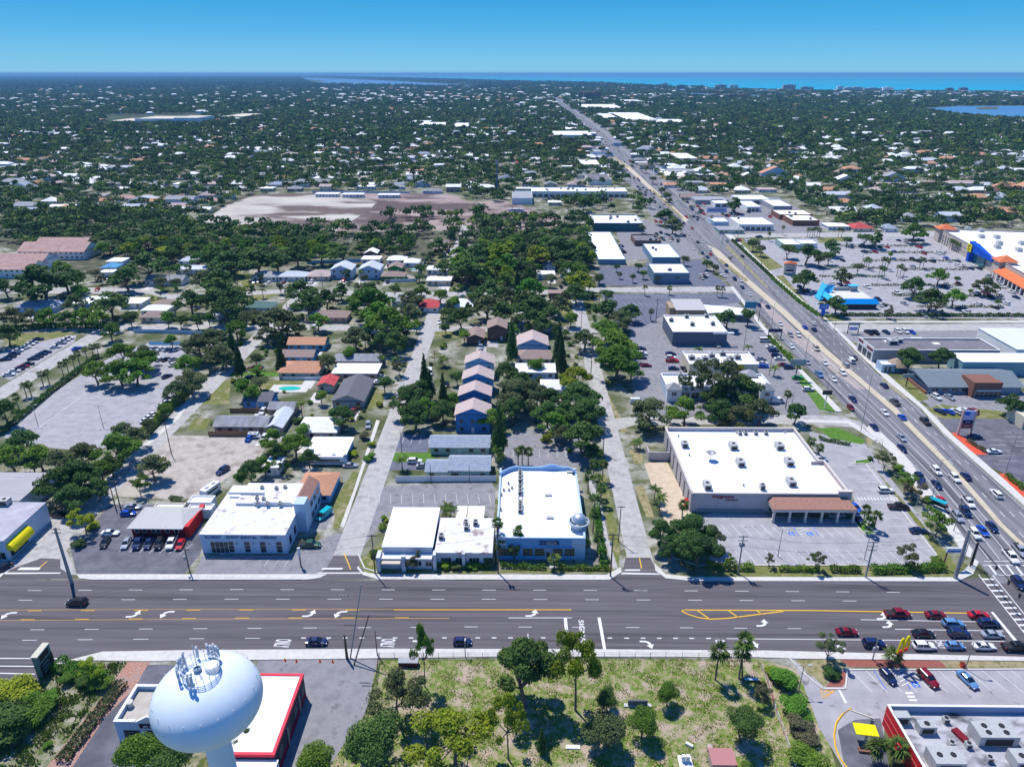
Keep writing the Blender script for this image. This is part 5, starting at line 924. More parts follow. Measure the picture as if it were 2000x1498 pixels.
def make_tree(kind,seed,n,size,fk):
    rs=np.random.RandomState(seed)
    if kind=='oak':      # reference: radius 5, height 9
        k=rs.randint(20,28); an=rs.rand(k)*2*PI; rr=5*np.sqrt(rs.rand(k))*.84; z=9-1.6-rr**2*.13-rs.rand(k)*2.2; C=np.stack([rr*np.cos(an),rr*np.sin(an),z],1); Rr=.8+.9*rs.rand(k)
        C=np.vstack([C,[[0,0,7.2]]]); Rr=np.append(Rr,1.9); fork=2.6; r0=.32
    elif kind=='round':
        k=rs.randint(10,14); an=rs.rand(k)*2*PI; rr=5*np.sqrt(rs.rand(k))*.6; z=5.0+rs.rand(k)*2.6-rr*.2; C=np.stack([rr*np.cos(an),rr*np.sin(an),z],1); Rr=1.6+.8*rs.rand(k); C=np.vstack([C,[[0,0,5.8]]]); Rr=np.append(Rr,2.8); fork=2.2; r0=.28
    elif kind=='pine':
        k=rs.randint(20,27); an=rs.rand(k)*2*PI; rr=5*rs.rand(k)**.6*.88; z=9-.8-rr*.42-rs.rand(k)*2.8; C=np.stack([rr*np.cos(an),rr*np.sin(an),z],1); Rr=.6+.85*rs.rand(k); fork=3.8; r0=.2
    elif kind=='sparse':
        k=rs.randint(14,18); an=rs.rand(k)*2*PI; rr=5*rs.rand(k)**.6*.8; z=3.5+rs.rand(k)*4.8; C=np.stack([rr*np.cos(an),rr*np.sin(an),z],1); Rr=.8+.7*rs.rand(k); fork=2; r0=.2
    elif kind=='column':
        k=16; z=np.linspace(1.2,8.7,k); an=np.arange(k)*2.4; rr=(5*.35)*(1-z/11); C=np.stack([rr*np.cos(an),rr*np.sin(an),z],1); Rr=(2.6*(1-z/9.8))+.35; fork=7; r0=.25
    elif kind=='shrub':
        k=9; an=rs.rand(k)*2*PI; rr=5*rs.rand(k)**.6*.6; z=1.5+rs.rand(k)*4.5; C=np.stack([rr*np.cos(an),rr*np.sin(an),z],1); Rr=1.9+.9*rs.rand(k); fork=1; r0=.2
    V,F=leafcloud(rs,C,Rr,n,size)
    me=npmesh('crown',V,F,FOL[fk]); mb=MB(); limbs(mb,C,(rs.rand()-.5,rs.rand()-.5),fork,r0,rs,4 if kind in('column','shrub') else 8); return me,mb.mesh('trunk',BARK)
NAMES={'o':'dark green','l':'mid green','y':'yellow-green','g':'grey-green','n':'very dark','d':'thin brownish','b':'vivid green'}
KNAME={'oak':('broad_tree','spreading tree'),'round':('bushy_tree','bushy tree'),'pine':('pine_tree','pine'),'sparse':('young_tree','thin tree'),'column':('columnar_tree','columnar tree'),'shrub':('shrub','shrub')}
PROTO={}
def proto(kind,fk,lod,v):
    key=(kind,fk,lod,v)
    if key not in PROTO:
        n,s={'near':(9500,.145),'mid':(4200,.215),'far':(1500,.34)}[lod]
        if kind in('pine','sparse'): n=int(n*.75); s*=.85
        if kind=='shrub': n=int(n*.6); s*=1.4
        PROTO[key]=make_tree(kind,hash_(kind,fk,v),n,s,fk)
    return PROTO[key]
def hash_(*a): return sum((i+3)*sum(ord(c)*(j+1) for j,c in enumerate(str(t))) for i,t in enumerate(a))%99991
NT=[0]
def tree_at(x,y,rad,h,kind='oak',fk='o',lab=None,group='trees between the houses'):
    NT[0]+=1; d=math.hypot(x,y); lod='near' if d<165 else ('mid' if d<330 else 'far'); v=NT[0]%(3 if lod!='far' else 4)
    cr,tr=proto(kind,fk,lod,v); nm,kn=KNAME[kind]
    o=thing(nm,lab,'shrub' if kind=='shrub' else 'tree',(x,y,0),random.random()*6.28,group); o.scale=(rad/5,rad/5*random.uniform(.88,1.12),h/9)
    link('trunk',tr,o); link('crown',cr,o)
    if lab is None: later(o,NAMES[fk]+' '+kn)
    return o
def T(cx,cy,dpx,fk='o',kind='oak',hf=None,h=None,lab=None,**k):
    rad=dpx/2*mpp(cx,cy,4)*1.1; H_=h or {'oak':rad*1.25+3.2,'round':rad*1.5+1.5,'pine':rad*1.8+4,'sparse':rad*1.6+1.5,'column':rad*5,'shrub':rad*1.25}[kind]
    zc=H_*(.6 if kind!='shrub' else .45); p=P(cx,cy,zc); return tree_at(p.x,p.y,rad,H_,kind,fk,lab,**k)
def TB(bx,by,topy,dpx,fk,kind,lab=None):      # by base point and top row
    b=P(bx,by); h=5
    for z in range(20,260): 
        if pix(b.x,b.y,z/10)[1]<=topy: h=z/10; break
    return tree_at(b.x,b.y,dpx/2*pix(b.x,b.y,h)[2]/FPX,h,kind,fk,lab,'trees of the meadow')
G1='trees of the meadow'
TB(830,1341,1211,56,'l','pine','tall thin pine in the meadow near its road fence, crown standing over the road'); TB(1124,1387,1225,112,'y','pine','tall open-crowned yellow-green pine rising from the meadow over the stop lines'); TB(993,1482,1350,80,'y','pine','yellow-green round-topped pine beside the big dark meadow tree'); TB(782,1420,1315,125,'g','pine','wide pine at the left edge of the meadow by the grey forecourt')
TB(1025,1380,1245,150,'o','oak','biggest dark tree of the meadow, just below the main road'); TB(889,1500,1398,185,'y','pine','broad flat-topped yellow-green pine at the bottom edge of the photo'); TB(740,1500,1400,125,'o','round','dark bushy tree at the foot of the grey forecourt')
for e in ('1187 1362 52 o round,1183 1428 84 g round,1256 1410 66 l round,1305 1354 50 l round,1452 1412 80 o round,707 1445 80 g oak,1540 1322 60 b shrub,1512 1314 40 y shrub,1555 1378 62 b shrub,1567 1424 60 d shrub,1580 1472 72 l shrub,1490 1350 40 d sparse,1058 1440 24 o column,1462 1497 30 l shrub,1622 1262 58 g sparse,1625 1312 34 o shrub,616 1484 84 l round,484 1455 56 g sparse,270 1476 105 l round,335 1492 90 o round').split(','):
    a=e.split(); T(float(a[0]),float(a[1]),float(a[2]),a[3],a[4],group=G1)
TL='''20 1352 90 y shrub,12 1402 110 o shrub,66 1385 70 l shrub,88 1366 50 b shrub,180 1308 46 y sparse,84 1312 22 o shrub,46 1364 60 l shrub,136 1320 38 l shrub,198 1328 46 l shrub,160 1330 30 o shrub,92 1452 20 l shrub
735 1080 26 o shrub,785 1098 26 l shrub,806 1092 34 d sparse,838 1098 16 l shrub,872 1100 26 y shrub,892 1104 24 g shrub,925 1103 26 l shrub,955 1092 36 g shrub,751 1009 16 l shrub,748 1027 22 l shrub,756 1016 12 y shrub
1291 1036 62 o,1337 1062 64 o,1354 1032 84 o,1368 1070 84 o,1390 1045 54 g,1310 1075 40 o,1428 1096 26 l sparse,1596 1094 36 g sparse,1731 898 38 g sparse,1771 941 42 l sparse,1786 958 38 d sparse,1835 1016 55 l sparse,1773 1084 46 g sparse,1833 1094 28 l shrub,1504 1092 22 d sparse,1812 975 26 l shrub,1755 912 24 l shrub,1700 895 14 o shrub
1270 800 76 g,1340 798 68 l,1412 800 64 o,1442 812 60 g,1485 800 66 g,1555 803 46 o,1375 742 50 g pine,1400 735 86 g pine,1445 757 90 o,1400 772 70 o,1340 748 30 g pine
1190 605 64 o,1182 642 58 l,1200 665 74 l,1205 700 82 b,1232 722 46 l,1232 607 38 o,1402 620 30 o,1422 620 44 o,1462 617 34 o,1440 717 30 y sparse,1185 575 28 o,1210 622 46 g,1178 690 40 l
1009 765 84 g,990 722 46 o,1047 712 34 b,1002 797 58 o,1038 763 66 g,1069 803 58 o,1124 734 58 y,1134 770 78 o,1143 803 72 o,1139 850 84 o,1081 823 54 l,1069 853 30 y sparse,961 815 50 l,1100 845 40 g,1148 885 30 g sparse,1075 775 50 o,975 832 40 o column,1105 800 50 o,1020 740 40 o,1160 880 36 o
793 775 68 o,810 803 64 o,822 758 46 o,839 745 24 n column,865 757 28 n column,865 798 52 o,772 664 56 o,893 735 30 o,830 790 40 l,850 815 30 g,885 780 34 l
477 758 56 b,665 810 54 o,575 866 56 l,535 855 50 l,602 891 36 o,490 918 58 o,515 905 40 l,627 774 28 l,726 866 18 y shrub,555 911 24 o sparse,778 713 34 g sparse,805 767 50 g,417 826 16 l shrub,700 800 20 d sparse,540 880 40 o,470 935 30 l,590 840 34 l,720 890 26 b shrub,712 850 24 d shrub,688 885 22 y shrub
232 722 62 b,262 720 62 b,185 722 50 l,280 700 48 b,370 740 58 g,365 710 52 b,240 840 44 g,225 870 76 l,262 850 44 g,8 800 60 o,38 858 58 o,20 890 58 l,75 888 60 l,110 900 64 g,160 885 60 g,150 925 88 o,112 940 82 o,140 968 70 o,195 915 46 l,215 905 46 o,297 908 58 g,270 945 38 l sparse,343 975 28 g shrub,160 1012 54 y sparse,152 1060 28 o shrub,182 1024 26 y shrub,345 760 50 g,318 800 34 l,292 828 34 g,60 900 46 o,188 950 50 o,440 700 40 g
78 548 96 o,126 540 66 o,115 522 40 l,245 540 58 o,284 515 70 o,214 590 66 o,153 568 38 l,145 587 38 g,342 525 28 b,315 550 32 g,342 552 24 g,25 615 44 g,60 617 38 g,95 615 42 l,130 620 36 o,162 615 46 l,191 620 42 l,254 620 34 o,326 622 34 b,351 625 30 o,385 626 30 o,407 622 28 b,371 585 58 o,427 567 78 o,400 545 56 g,440 600 58 o,214 645 38 o,234 687 54 l,281 690 48 g,335 665 28 b,387 672 66 g,415 660 56 g,430 692 56 g,12 650 50 o,184 535 24 d,60 525 30 o,10 560 44 o
427 545 64 o,450 583 66 o,460 640 46 l,544 624 76 g,587 565 58 o,600 590 56 o,636 580 46 o,665 565 38 o,722 586 84 b,760 625 86 b,738 608 64 b,692 655 56 g,800 584 48 g,823 570 38 l,800 608 46 g,643 707 34 g,722 561 30 o,771 565 24 o,452 667 26 n column,465 697 26 n column,546 687 24 n column,828 716 24 n column,500 700 28 g,575 640 40 o,520 650 40 g,620 625 40 l,680 690 34 l,745 665 50 o,780 650 40 d,700 575 30 o,480 620 34 g
422 498 58 o,445 509 58 o,501 505 66 o,540 509 56 o,580 495 56 o,625 491 48 l,670 494 46 o,771 487 30 o,856 477 38 o,930 495 58 o,971 492 56 y,991 512 54 b,1047 497 56 y,1092 483 64 o,1137 495 50 o,908 526 66 o,957 564 58 o,1036 560 56 b,1010 552 22 n column,953 596 64 g,980 607 54 o,1047 600 74 o,1092 592 48 g,901 618 54 o,1133 547 54 y,1126 569 48 o,1171 544 22 o,1142 659 48 o,1092 661 30 n column,1097 690 30 n column,906 654 28 l,940 540 40 o,985 545 40 l,870 520 40 o,1075 545 30 g,1010 625 30 g,860 575 34 l,885 590 30 l,925 580 34 o,1060 630 40 o,1115 620 34 l,1020 580 40 o,990 575 40 g,878 610 28 o,1000 660 30 o column,870 640 24 o
1777 696 56 o,1840 696 50 o,1977 786 50 o,1572 542 48 o,1540 487 32 o,1577 492 48 o,1625 480 38 o,1645 537 38 g,1676 522 24 g,1789 557 50 o,1835 537 36 l,1820 580 52 o,1865 577 40 l,1927 555 42 g,1635 592 42 o,1735 607 24 d sparse,1827 602 28 d sparse,1690 465 30 o,1712 465 36 o,1786 450 44 l,1870 545 16 o,1620 500 30 o,1600 505 30 g,1655 470 20 o,1607 597 18 o,1740 497 12 l,1950 590 14 l,1895 569 12 l
1300 420 38 o,1315 437 38 g,1337 507 20 g,1205 522 14 o,1247 520 18 o,1211 537 12 g,1236 542 15 o,1257 535 17 b,1284 545 14 g,1325 542 17 o,1170 542 20 g,1292 372 20 g,1302 382 22 g,1308 392 14 g,1435 397 36 o,1472 477 24 o,1487 487 24 g,1382 515 22 o,1395 523 18 g,1140 540 24 l,1150 555 24 o,1245 408 22 o,1140 395 34 o,1255 445 18 g,1275 350 16 g,1262 330 14 g,1235 318 12 g,1427 505 8 d sparse'''
for e in TL.replace('\n',',').split(','):
    a=e.split(); T(float(a[0]),float(a[1]),float(a[2]),a[3] if len(a)>3 else 'o',a[4] if len(a)>4 else ('round' if float(a[2])<36 and len(a)<5 else 'oak'))
# ---- palms
def fan_crown(seed,n=26,L=1.25):
    rs=np.random.RandomState(seed); mb=MB()
    for i in range(n):
        az=i*2.4+rs.rand(); el=rs.uniform(-.75,1.25); st=.5; d=Vector((math.cos(az)*math.cos(el),math.sin(az)*math.cos(el),math.sin(el))); s=d.cross(Vector((0,0,1))).normalized(); u=s.cross(d).normalized(); b=d*st
        for k in range(7):
            t=(k-3)/3*1.15; e=(d*math.cos(t)+s*math.sin(t))*L*(1-.12*abs(k-3)); w_=(s*math.cos(t)-d*math.sin(t))*.1; tip=b+e-Vector((0,0,.25*L*rs.rand()+.1)); m_=b+e*.55
            mb.poly([b,m_-w_+u*.03,tip,m_+w_-u*.03])
    return mb.mesh('fronds',FOL['p'])
def feather_crown(seed,n=17,L=2.7,fk='p'):
    rs=np.random.RandomState(seed); mb=MB()
    for i in range(n):
        az=i*2.4+rs.rand()*.5; el=rs.uniform(-.1,1.1); h=Vector((math.cos(az),math.sin(az),0)); s=Vector((-h.y,h.x,0)); pts=[]
        for k in range(9):
            t=k/8; pts.append(h*(L*t*math.cos(el*(1-t*.5)))+Vector((0,0,L*(math.sin(el)*t-.75*t*t*(1-.3*el)))))
        mb.tube(pts,[.035]*9,3,cap=False)
        for k in range(1,9):
            for sg in (-1,1):
                for q in (0,.5):
                    p=pts[k-1]+(pts[k]-pts[k-1])*q if k else pts[k]; ln=.75*math.sin(PI*min(1,(k+q)/9*.9+.12)); d_=(s*sg*.9+(pts[k]-pts[k-1]).normalized()*.45-Vector((0,0,.35)))
                    f=(pts[k]-pts[k-1]).normalized()*.09; mb.poly([p-f,p+d_*ln*.6-f*.6,p+d_*ln,p+f])
    return mb.mesh('fronds',FOL[fk])
PALMS={'fan':[fan_crown(i) for i in range(3)],'feather':[feather_crown(i+5) for i in range(3)],'date':[feather_crown(11,34,2.9)]}
PT=MB().tube([(0,0,0),(.06,.02,.5),(0,0,1)],[.2,.16,.15],8).mesh('trunk',PBARK)
def palm_at(x,y,h,kind,s=1.0,lab=None,lean=0,group='palms'):
    o=thing('palm_tree',lab,'palm',(x,y,0),random.random()*6.28,group); t=link('trunk',PT,o); t.scale=(1,1,h)
    f=link('fronds',random.choice(PALMS[kind]),o); f.location=(0,0,h); f.scale=(s,s,s); o.rotation_euler[0]=lean
    if lab is None: later(o,{'fan':'fan-leaved palm','feather':'feathery palm','date':'thick date palm'}[kind])
    return o
def PM(cx,cy,kind='fan',h=5.5,s=1.15,**k): p=P(cx,cy,h+.2); return palm_at(p.x,p.y,h,kind,s,**k)
def PMB(bx,by,cy,kind,s,lab,lean=0):
    b=P(bx,by); h=4
    for z in range(10,200):
        if pix(b.x,b.y,z/10)[1]<=cy: h=z/10; break
    return palm_at(b.x,b.y,h,kind,s,lab,lean,'palms of the meadow')
PMB(1397,1327,1272,'fan',1.6,'lone fan palm at the right of the meadow with a round shadow'); PMB(1443,1325,1253,'fan',1.55,'taller upright fan palm of the pair beside the meadow bench'); PMB(1450,1326,1280,'fan',1.55,'leaning fan palm of the pair beside the meadow bench',R(14))
for x,y,h in ((971,1020,9),(1012,1036,7),(978,1060,4.5),(1004,1070,3.5),(1083,1090,3),(1160,1003,6),(1142,1057,4),(1168,1048,5.5),(1160,904,7),(1150,928,6),(1167,934,6),(1175,952,5.5),(1162,972,5),(1178,905,6),(1012,880,5),(1020,878,5.2),(1032,881,4.8),(972,877,5),(978,892,5),(1692,995,4.5),(1713,1006,4.5),(1698,1017,4),(1585,860,4),(1601,873,3.5),(1715,1457,4),(1755,1457,4),(1335,985,4),(1745,1277,2.5),(1539,768,6),(1272,607,5),(1402,562,5),(1412,563,5),(1260,560,5),(1308,562,4),(955,700,5),(690,662,4),(712,660,5)): PM(x,y,'fan',h,1.5 if y>1200 else 1.25)
for x,y in ((30,775),(45,752),(55,750),(78,730),(90,727),(118,712),(128,706),(140,698),(150,690),(165,682),(178,677),(188,675),(1858,470),(1862,472),(1867,474),(1872,476),(1877,478),(1930,494),(1935,497),(1940,496),(1945,500),(1949,499),(1579,448),(1584,447),(1589,448),(1593,446),(1598,447),(1602,450),(1690,507),(1695,505),(1699,509),(1726,505),(1732,506),(1736,510),(1720,523),(1725,523),(1729,526),(1755,521),(1762,519),(1767,526),(1530,443),(1503,455),(1640,447),(1646,448),(1800,505),(1806,508),(1430,402),(1370,412),(1390,424)): PM(x,y,'fan',6 if y<600 else 5,1.25)
for x,y,h in ((871,990,3),(880,994,3),(784,895,4),(1280,954,4),(1290,970,4.5),(587,788,5),(746,696,4),(1514,716,4),(1365,680,3),(1462,676,3),(512,565,5),(485,538,6),(612,640,5),(772,700,4),(630,695,3),(1245,860,3),(704,530,5),(817,520,6),(823,523,5)): PM(x,y,'feather',h,1.0)
PM(865,700,'date',3.5,1.15,lab='thick date palm at the corner by the row of tall gabled houses')
# ---- hedges and planting strips
def hedge(name,label,cat,s,wd,h,fk='l',dens=26,group='hedges'):
    pts=PX(s); mb=[];rs=np.random.RandomState(hash_(s)); Vs=[];Fs=[];n0=0; c=pts[0]
    core=MB()
    for a,b in zip(pts,pts[1:]):
        d=b-a; L=d.length; n=max(30,int(L*(wd+2*h)*dens*(1 if a.y<260 else .35))); u=d/L; q=Vector((-u.y,u.x,0)); t=rs.rand(n)*L; o=(rs.rand(n)-.5)*wd; z=rs.rand(n)*h
        side=rs.rand(n); o=np.where(side<.5,np.sign(o)*wd/2,o); z=np.where(side>=.5,h,z); wob=.22*np.sin(t*1.3+rs.rand())+.16*rs.normal(size=n)
        pos=np.stack([a.x-c.x+u.x*t+q.x*(o+wob*.5),a.y-c.y+u.y*t+q.y*(o+wob*.5),np.maximum(.05,z+wob)],1); s_=(.16 if a.y<260 else .3)
        nr=rs.normal(size=(n,3))+np.array([0,0,.6]); nr/=np.linalg.norm(nr,axis=1)[:,None]; tt=np.cross(nr,rs.normal(size=(n,3))); tt/=np.linalg.norm(tt,axis=1)[:,None]; bb=np.cross(nr,tt)
        V=np.stack([pos-tt*s_-bb*s_*.7,pos+tt*s_-bb*s_*.6,pos+tt*s_+bb*s_*.7,pos-tt*s_+bb*s_*.7],1).reshape(-1,3); Vs.append(V); Fs.append(np.arange(4*n).reshape(n,4)+n0); n0+=4*n
    o=link(name,npmesh('hedge',np.vstack(Vs),np.vstack(Fs),FOL[fk])); o.location=(c.x,c.y,0); return tag(o,label,cat,group)
for s,w_,h,fk,lab in (('1700,1117 1845,1112',1.8,1.5,'l','thick clipped hedge between the drugstore car park and the main road, right part'),('1620,1115 1680,1116',1.3,1.2,'l','short middle stretch of hedge below the drugstore car park'),('1380,1108 1470,1112',1.6,1.3,'l','left stretch of hedge below the drugstore car park under the oaks'),('1520,1114 1600,1115',1.0,1.0,'l','thin patchy hedge below the middle of the drugstore car park'),('765,1107 960,1108',1.2,.9,'l','low green hedge in front of the white offices'),('978,1107 1066,1111',1.2,.8,'b','bright low hedge left of the blue store walkway'),('1090,1111 1190,1112',1.2,.8,'b','bright low hedge right of the blue store walkway'),('285,850 365,768 385,745',2.0,2.2,'l','tall dark hedge along the street side of the empty car park'),('1165,990 1172,1060 1180,1105',1.5,1.2,'b','hedge running beside the blue store towards the main road'),('1640,617 1800,618 2040,618',1.8,1.2,'o','long dark hedge along the front of the plaza car park'),('1430,470 1510,545',1.5,1.0,'o','hedge on the grass bank beside the far highway pavement'),('1508,545 1560,590 1600,618 1640,621',1.6,1.0,'l','hedge curving round the blue-roofed restaurant corner'),('1500,660 1540,700 1560,722',1.4,1.2,'l','hedge between the highway and the bank parking bays'),('1360,1107 1400,1100',1.6,1.4,'o','x'),('4,850 100,768 190,700',1.2,1.8,'o','palm-shaded boundary hedge at the far side of the empty car park'),('1598,858 1660,870',1.3,.8,'o','low hedge edging the lawn behind the drugstore'),('1890,862 1925,884',1.2,.8,'d','brown-green planting on the bright red mulch strip'),('1965,930 2000,958',1.2,1.0,'l','planting on the lower red mulch strip at the right margin'),('110,1300 165,1316 205,1330',3,1.3,'b','rough hedge above the scrub slope left of the red chips'),('900,575 1000,572',2,2,'o','x'),('240,1335 190,1398 120,1490',2.2,1.0,'g','weedy fence line along the left of the red chip bed'),('0,648 100,640 230,640',3,2,'l','wild hedge above the left parking rows'),('385,788 395,740 420,715',1.2,1.2,'l','x'),('1525,1300 1560,1400 1600,1480',2,1.5,'b','x')):
    if lab!='x': hedge('hedge',lab,'hedge',s,w_,h,fk)
for k,(y,x0,x1) in enumerate(((481,1640,1800),(494,1690,1850),(510,1700,1870),(524,1600,1720),(527,1760,1890),(541,1600,1730),(558,1700,1880),(578,1740,1960),(600,1790,1960),(524,1880,1960))):
    p_,q_=P(x0,y),P(x1,y); o=hedge('planting_strip',None,'hedge',f'{x0},{y} {x1},{y+.5}',1.2,.8,'o',10,'planted strips of the plaza car park'); later(o,'low planting strip',((x0+x1)/2,y))
# ---- woods around the suburb: nearest trees one by one, the rest as a mass
def inpoly(px,py,pts):
    c=np.zeros(len(px),bool); n=len(pts)
    for i in range(n):
        x0,y0=pts[i]; x1,y1=pts[(i+1)%n]
        with np.errstate(divide='ignore',invalid='ignore'): c^=((y0>py)!=(y1>py))&(px<(x1-x0)*(py-y0)/(y1-y0+1e-12)+x0)
    return c
def pxy(s):
    a=[float(t) for t in s.replace(',',' ').split()]; return list(zip(a[::2],a[1::2]))
HAZE=6e-5
# ================================================================ the suburb out to the coast
bpy.context.view_layer.update()
CELL=2.0; OCC={}
def mark(x0,y0,x1,y1,g=0):
    for i in range(int((x0-g)//CELL),int((x1+g)//CELL)+1):
        for j in range(int((y0-g)//CELL),int((y1+g)//CELL)+1): OCC[(i,j)]=1
for o in S.objects:
    if o.type=='MESH' and o.parent is not None and o.name.split('.')[0] in('wall','canopy','awning','blue_wedge','warehouse_wall'):
        bb=[o.matrix_world@Vector(c) for c in o.bound_box]; mark(min(b.x for b in bb),min(b.y for b in bb),max(b.x for b in bb),max(b.y for b in bb),1.5)
def gz(x,y):
    z=0
    for l in LAY:
        if l[0]<x<l[2] and l[1]<y<l[3]: z=max(z,l[4])
    return z
def free(x,y): return (int(x//CELL),int(y//CELL)) not in OCC
NOGO=[pxy(s) for s in ('385,440 440,400 498,378 560,374 870,376 905,388 1000,400 1090,420 1090,432 1010,430 930,420 880,430 860,420 760,425 700,440 655,448 600,440 560,432 520,438 470,430 420,438',
 '998,378 1235,362 1250,392 1000,395','1200,375 1262,430 1215,430 1180,390','1262,350 1290,395 1450,380 1520,380 1640,440 1640,455 1440,462 1340,400 1300,372','1430,462 1640,460 1850,450 2300,470 2300,700 1640,700 1500,560',
 '1780,212 1815,211 1870,207 2300,206 2300,242 2000,235 1900,229.5 1850,224','584,151 640,153 702,155 947,167 937,171.5 772,168.5 650,166.5 600,163.5','1330,181.5 1480,185.5 1505,190.5 1465,191.5 1330,186','1560,190 1640,192 1640,195 1560,192.5',
 '1145,415 1330,415 1440,560 1200,560 1190,500 1145,470','1195,440 1240,440 1250,510 1215,510','985,395 1080,400 1130,430 1080,440 1000,440',
 '205,225 395,222 398,244 205,244','1212,560 1450,560 1600,770 1600,815 1240,815')]
HWPX=[(float(a.split(',')[0]),float(a.split(',')[1])) for a in HWL.split()]+[(float(a.split(',')[0]),float(a.split(',')[1])) for a in HWR.split()]
NOGO.append(HWPX)
def landmask(px,py):
    sx_=np.array([-4000,580,700,850,1000,1175,1315,1480,1600,2000,2300,6000]); sy_=np.array([143.6,144.8,150.7,154.8,159.8,163.9,171.9,176,178.6,180.6,182,190])
    return py>np.interp(px,sx_,sy_)+.15
def nogo(px,py):
    m=np.zeros(len(px),bool)
    for p in NOGO: m|=inpoly(px,py,p)
    return m
def npix(x,y,z=0.0):
    X=x*_cy+y*_sy; Y=-x*_sy+y*_cy; Z=z-CAM_H; d=Y*_cp-Z*_sp
    return 1000+FPX*X/d, 749-FPX*(Y*_sp+Z*_cp)/d, d
# ---- houses in street rows
rs=np.random.RandomState(21); HL_=[]; y=560.0; row=0
while y<8000:
    step=(34 if row%2 else 46)+max(0,(y-1500)*.012); row+=1
    hwid=y*.74; x=-hwid+rs.rand()*20
    while x<hwid:
        x+=19+rs.rand()*14+max(0,(y-1500)*.012)
        yy=y+rs.rand()*7-3; u,v,_=pix(x,yy)
        if u<-30 or u>2030 or v>520: continue
        pr=.8 if y<1500 else (.6 if y<2600 else (.4 if y<4200 else .1))
        if v<235 and u<600: pr*=.6
        if u>1300 and v<300: pr*=.6
        if u>1250 and 195<v<235: pr*=.4
        pr*=.35+.95*(.5+.5*math.sin(x*.011+yy*.006)*math.sin(yy*.0083-x*.004+1))
        if rs.rand()>pr or not free(x,yy): continue
        HL_.append((x,yy,u,v))
    y+=step
U=np.array([h[2] for h in HL_]); V_=np.array([h[3] for h in HL_]); ok=landmask(U,V_)&~nogo(U,V_)
WOODBAND=pxy('0,420 240,412 395,432 560,445 700,450 900,430 1000,440 1160,430 1170,560 900,560 0,560'); ok&=~inpoly(U,V_,WOODBAND)&~inpoly(U,V_,pxy('385,445 430,398 498,374 880,374 1110,420 1110,455 385,455'))
HL_=[h for h,k in zip(HL_,ok) if k]; HL_.sort(key=lambda h:math.hypot(h[0],h[1]))
rc_w=['wh']*34+['gr']*16+['si']*10+['pk']*9+['br']*9+['or']*5+['bl']*7+['ol']*7+['rd']*1; rh=random.Random(5); NIND=200; used=[]
MS=[RC[k][0] for k in ('wh','gr','si','pk','br','or','bl','ol')]+[WHT,CREAM,BLUWL,GREYW]; fv=[];ff=[];fm=[]; SM=MB()
for i,(x,yy,u,v) in enumerate(HL_):
    W,D=rh.uniform(11,19)+(rh.uniform(5,14) if rh.random()<.12 else 0),rh.uniform(8,13); kd=rh.choice('gghhf'); rc=rh.choice(rc_w); wc=rh.choice('wwcclytm'); hh=rh.choice([2.8,2.8,3,3,5.2]); rdg=rh.choice('xxxy')
    if u>1250 and v>200: W*=1.2; D*=1.2; rc=rh.choice(['wh','wh','gr','pk','pk','si','or','br','wh'])
    mark(x-W/2,yy-D/2,x+W/2,yy+D/2,2.5); used.append((x,yy,W,D))
    if i<NIND: house(x,yy,W,D,hh,kd,rdg,RC[rc][0],WC[wc][0],f'{WC[wc][1]} house with {RC[rc][1]} {KN[kd]} roof',group='houses of the far suburb',detail=i<90)
    else:
        mi=rh.randrange(8) if rh.random()<.55 else 0; wi=8+rh.randrange(4); a,b=W/2+.5,D/2+.5; s_=1+max(0,(yy-1800)/4000); hh+=min(5,max(0,(yy-1500)/500)); a*=s_; b*=s_
        SM.prism([(x-a+.5,yy-b+.5),(x+a-.5,yy-b+.5),(x+a-.5,yy+b-.5),(x-a+.5,yy+b-.5)],0,hh,wi); r_=b*.4; SM.poly([(x-a,yy-b,hh),(x+a,yy-b,hh),(x+a*.6,yy,hh+r_),(x-a*.6,yy,hh+r_)],mi); SM.poly([(x+a,yy+b,hh),(x-a,yy+b,hh),(x-a*.6,yy,hh+r_),(x+a*.6,yy,hh+r_)],mi); SM.poly([(x+a,yy-b,hh),(x+a,yy+b,hh),(x+a*.6,yy,hh+r_)],mi); SM.poly([(x-a,yy+b,hh),(x-a,yy-b,hh),(x-a*.6,yy,hh+r_)],mi)
tag(SM.build('far_suburb_houses',MS),'countless small pale roofs showing between the trees of the distant suburb','house',kind='stuff')
# ---- drives and garden paths of the nearer houses
rd=random.Random(77)
for o in [q for q in S.objects if q.type=='EMPTY' and q.get('category')=='house' and 210<q.location.y<560]:
    bbx=[c for c in o.children if c.name.startswith('roof')][0].bound_box; hw_=max(c[0] for c in bbx); hd=max(c[1] for c in bbx); side=rd.choice((-1,1)); x=o.location.x+side*hw_*rd.uniform(.3,.75); y0=o.location.y-hd-.3
    if not free(x,y0-4): continue
    z=nz([(x-2.4,y0-8),(x+2.4,y0)]); ln=rd.uniform(6,10); struct('driveway',MB().poly([(x-2.3,y0-ln,z),(x+2.3,y0-ln,z),(x+2.3,y0,z),(x-2.3,y0,z)]),CONC if rd.random()<.6 else STREET); DRV=globals().setdefault('DRIVES',[]); DRV.append((x,y0-3.4))
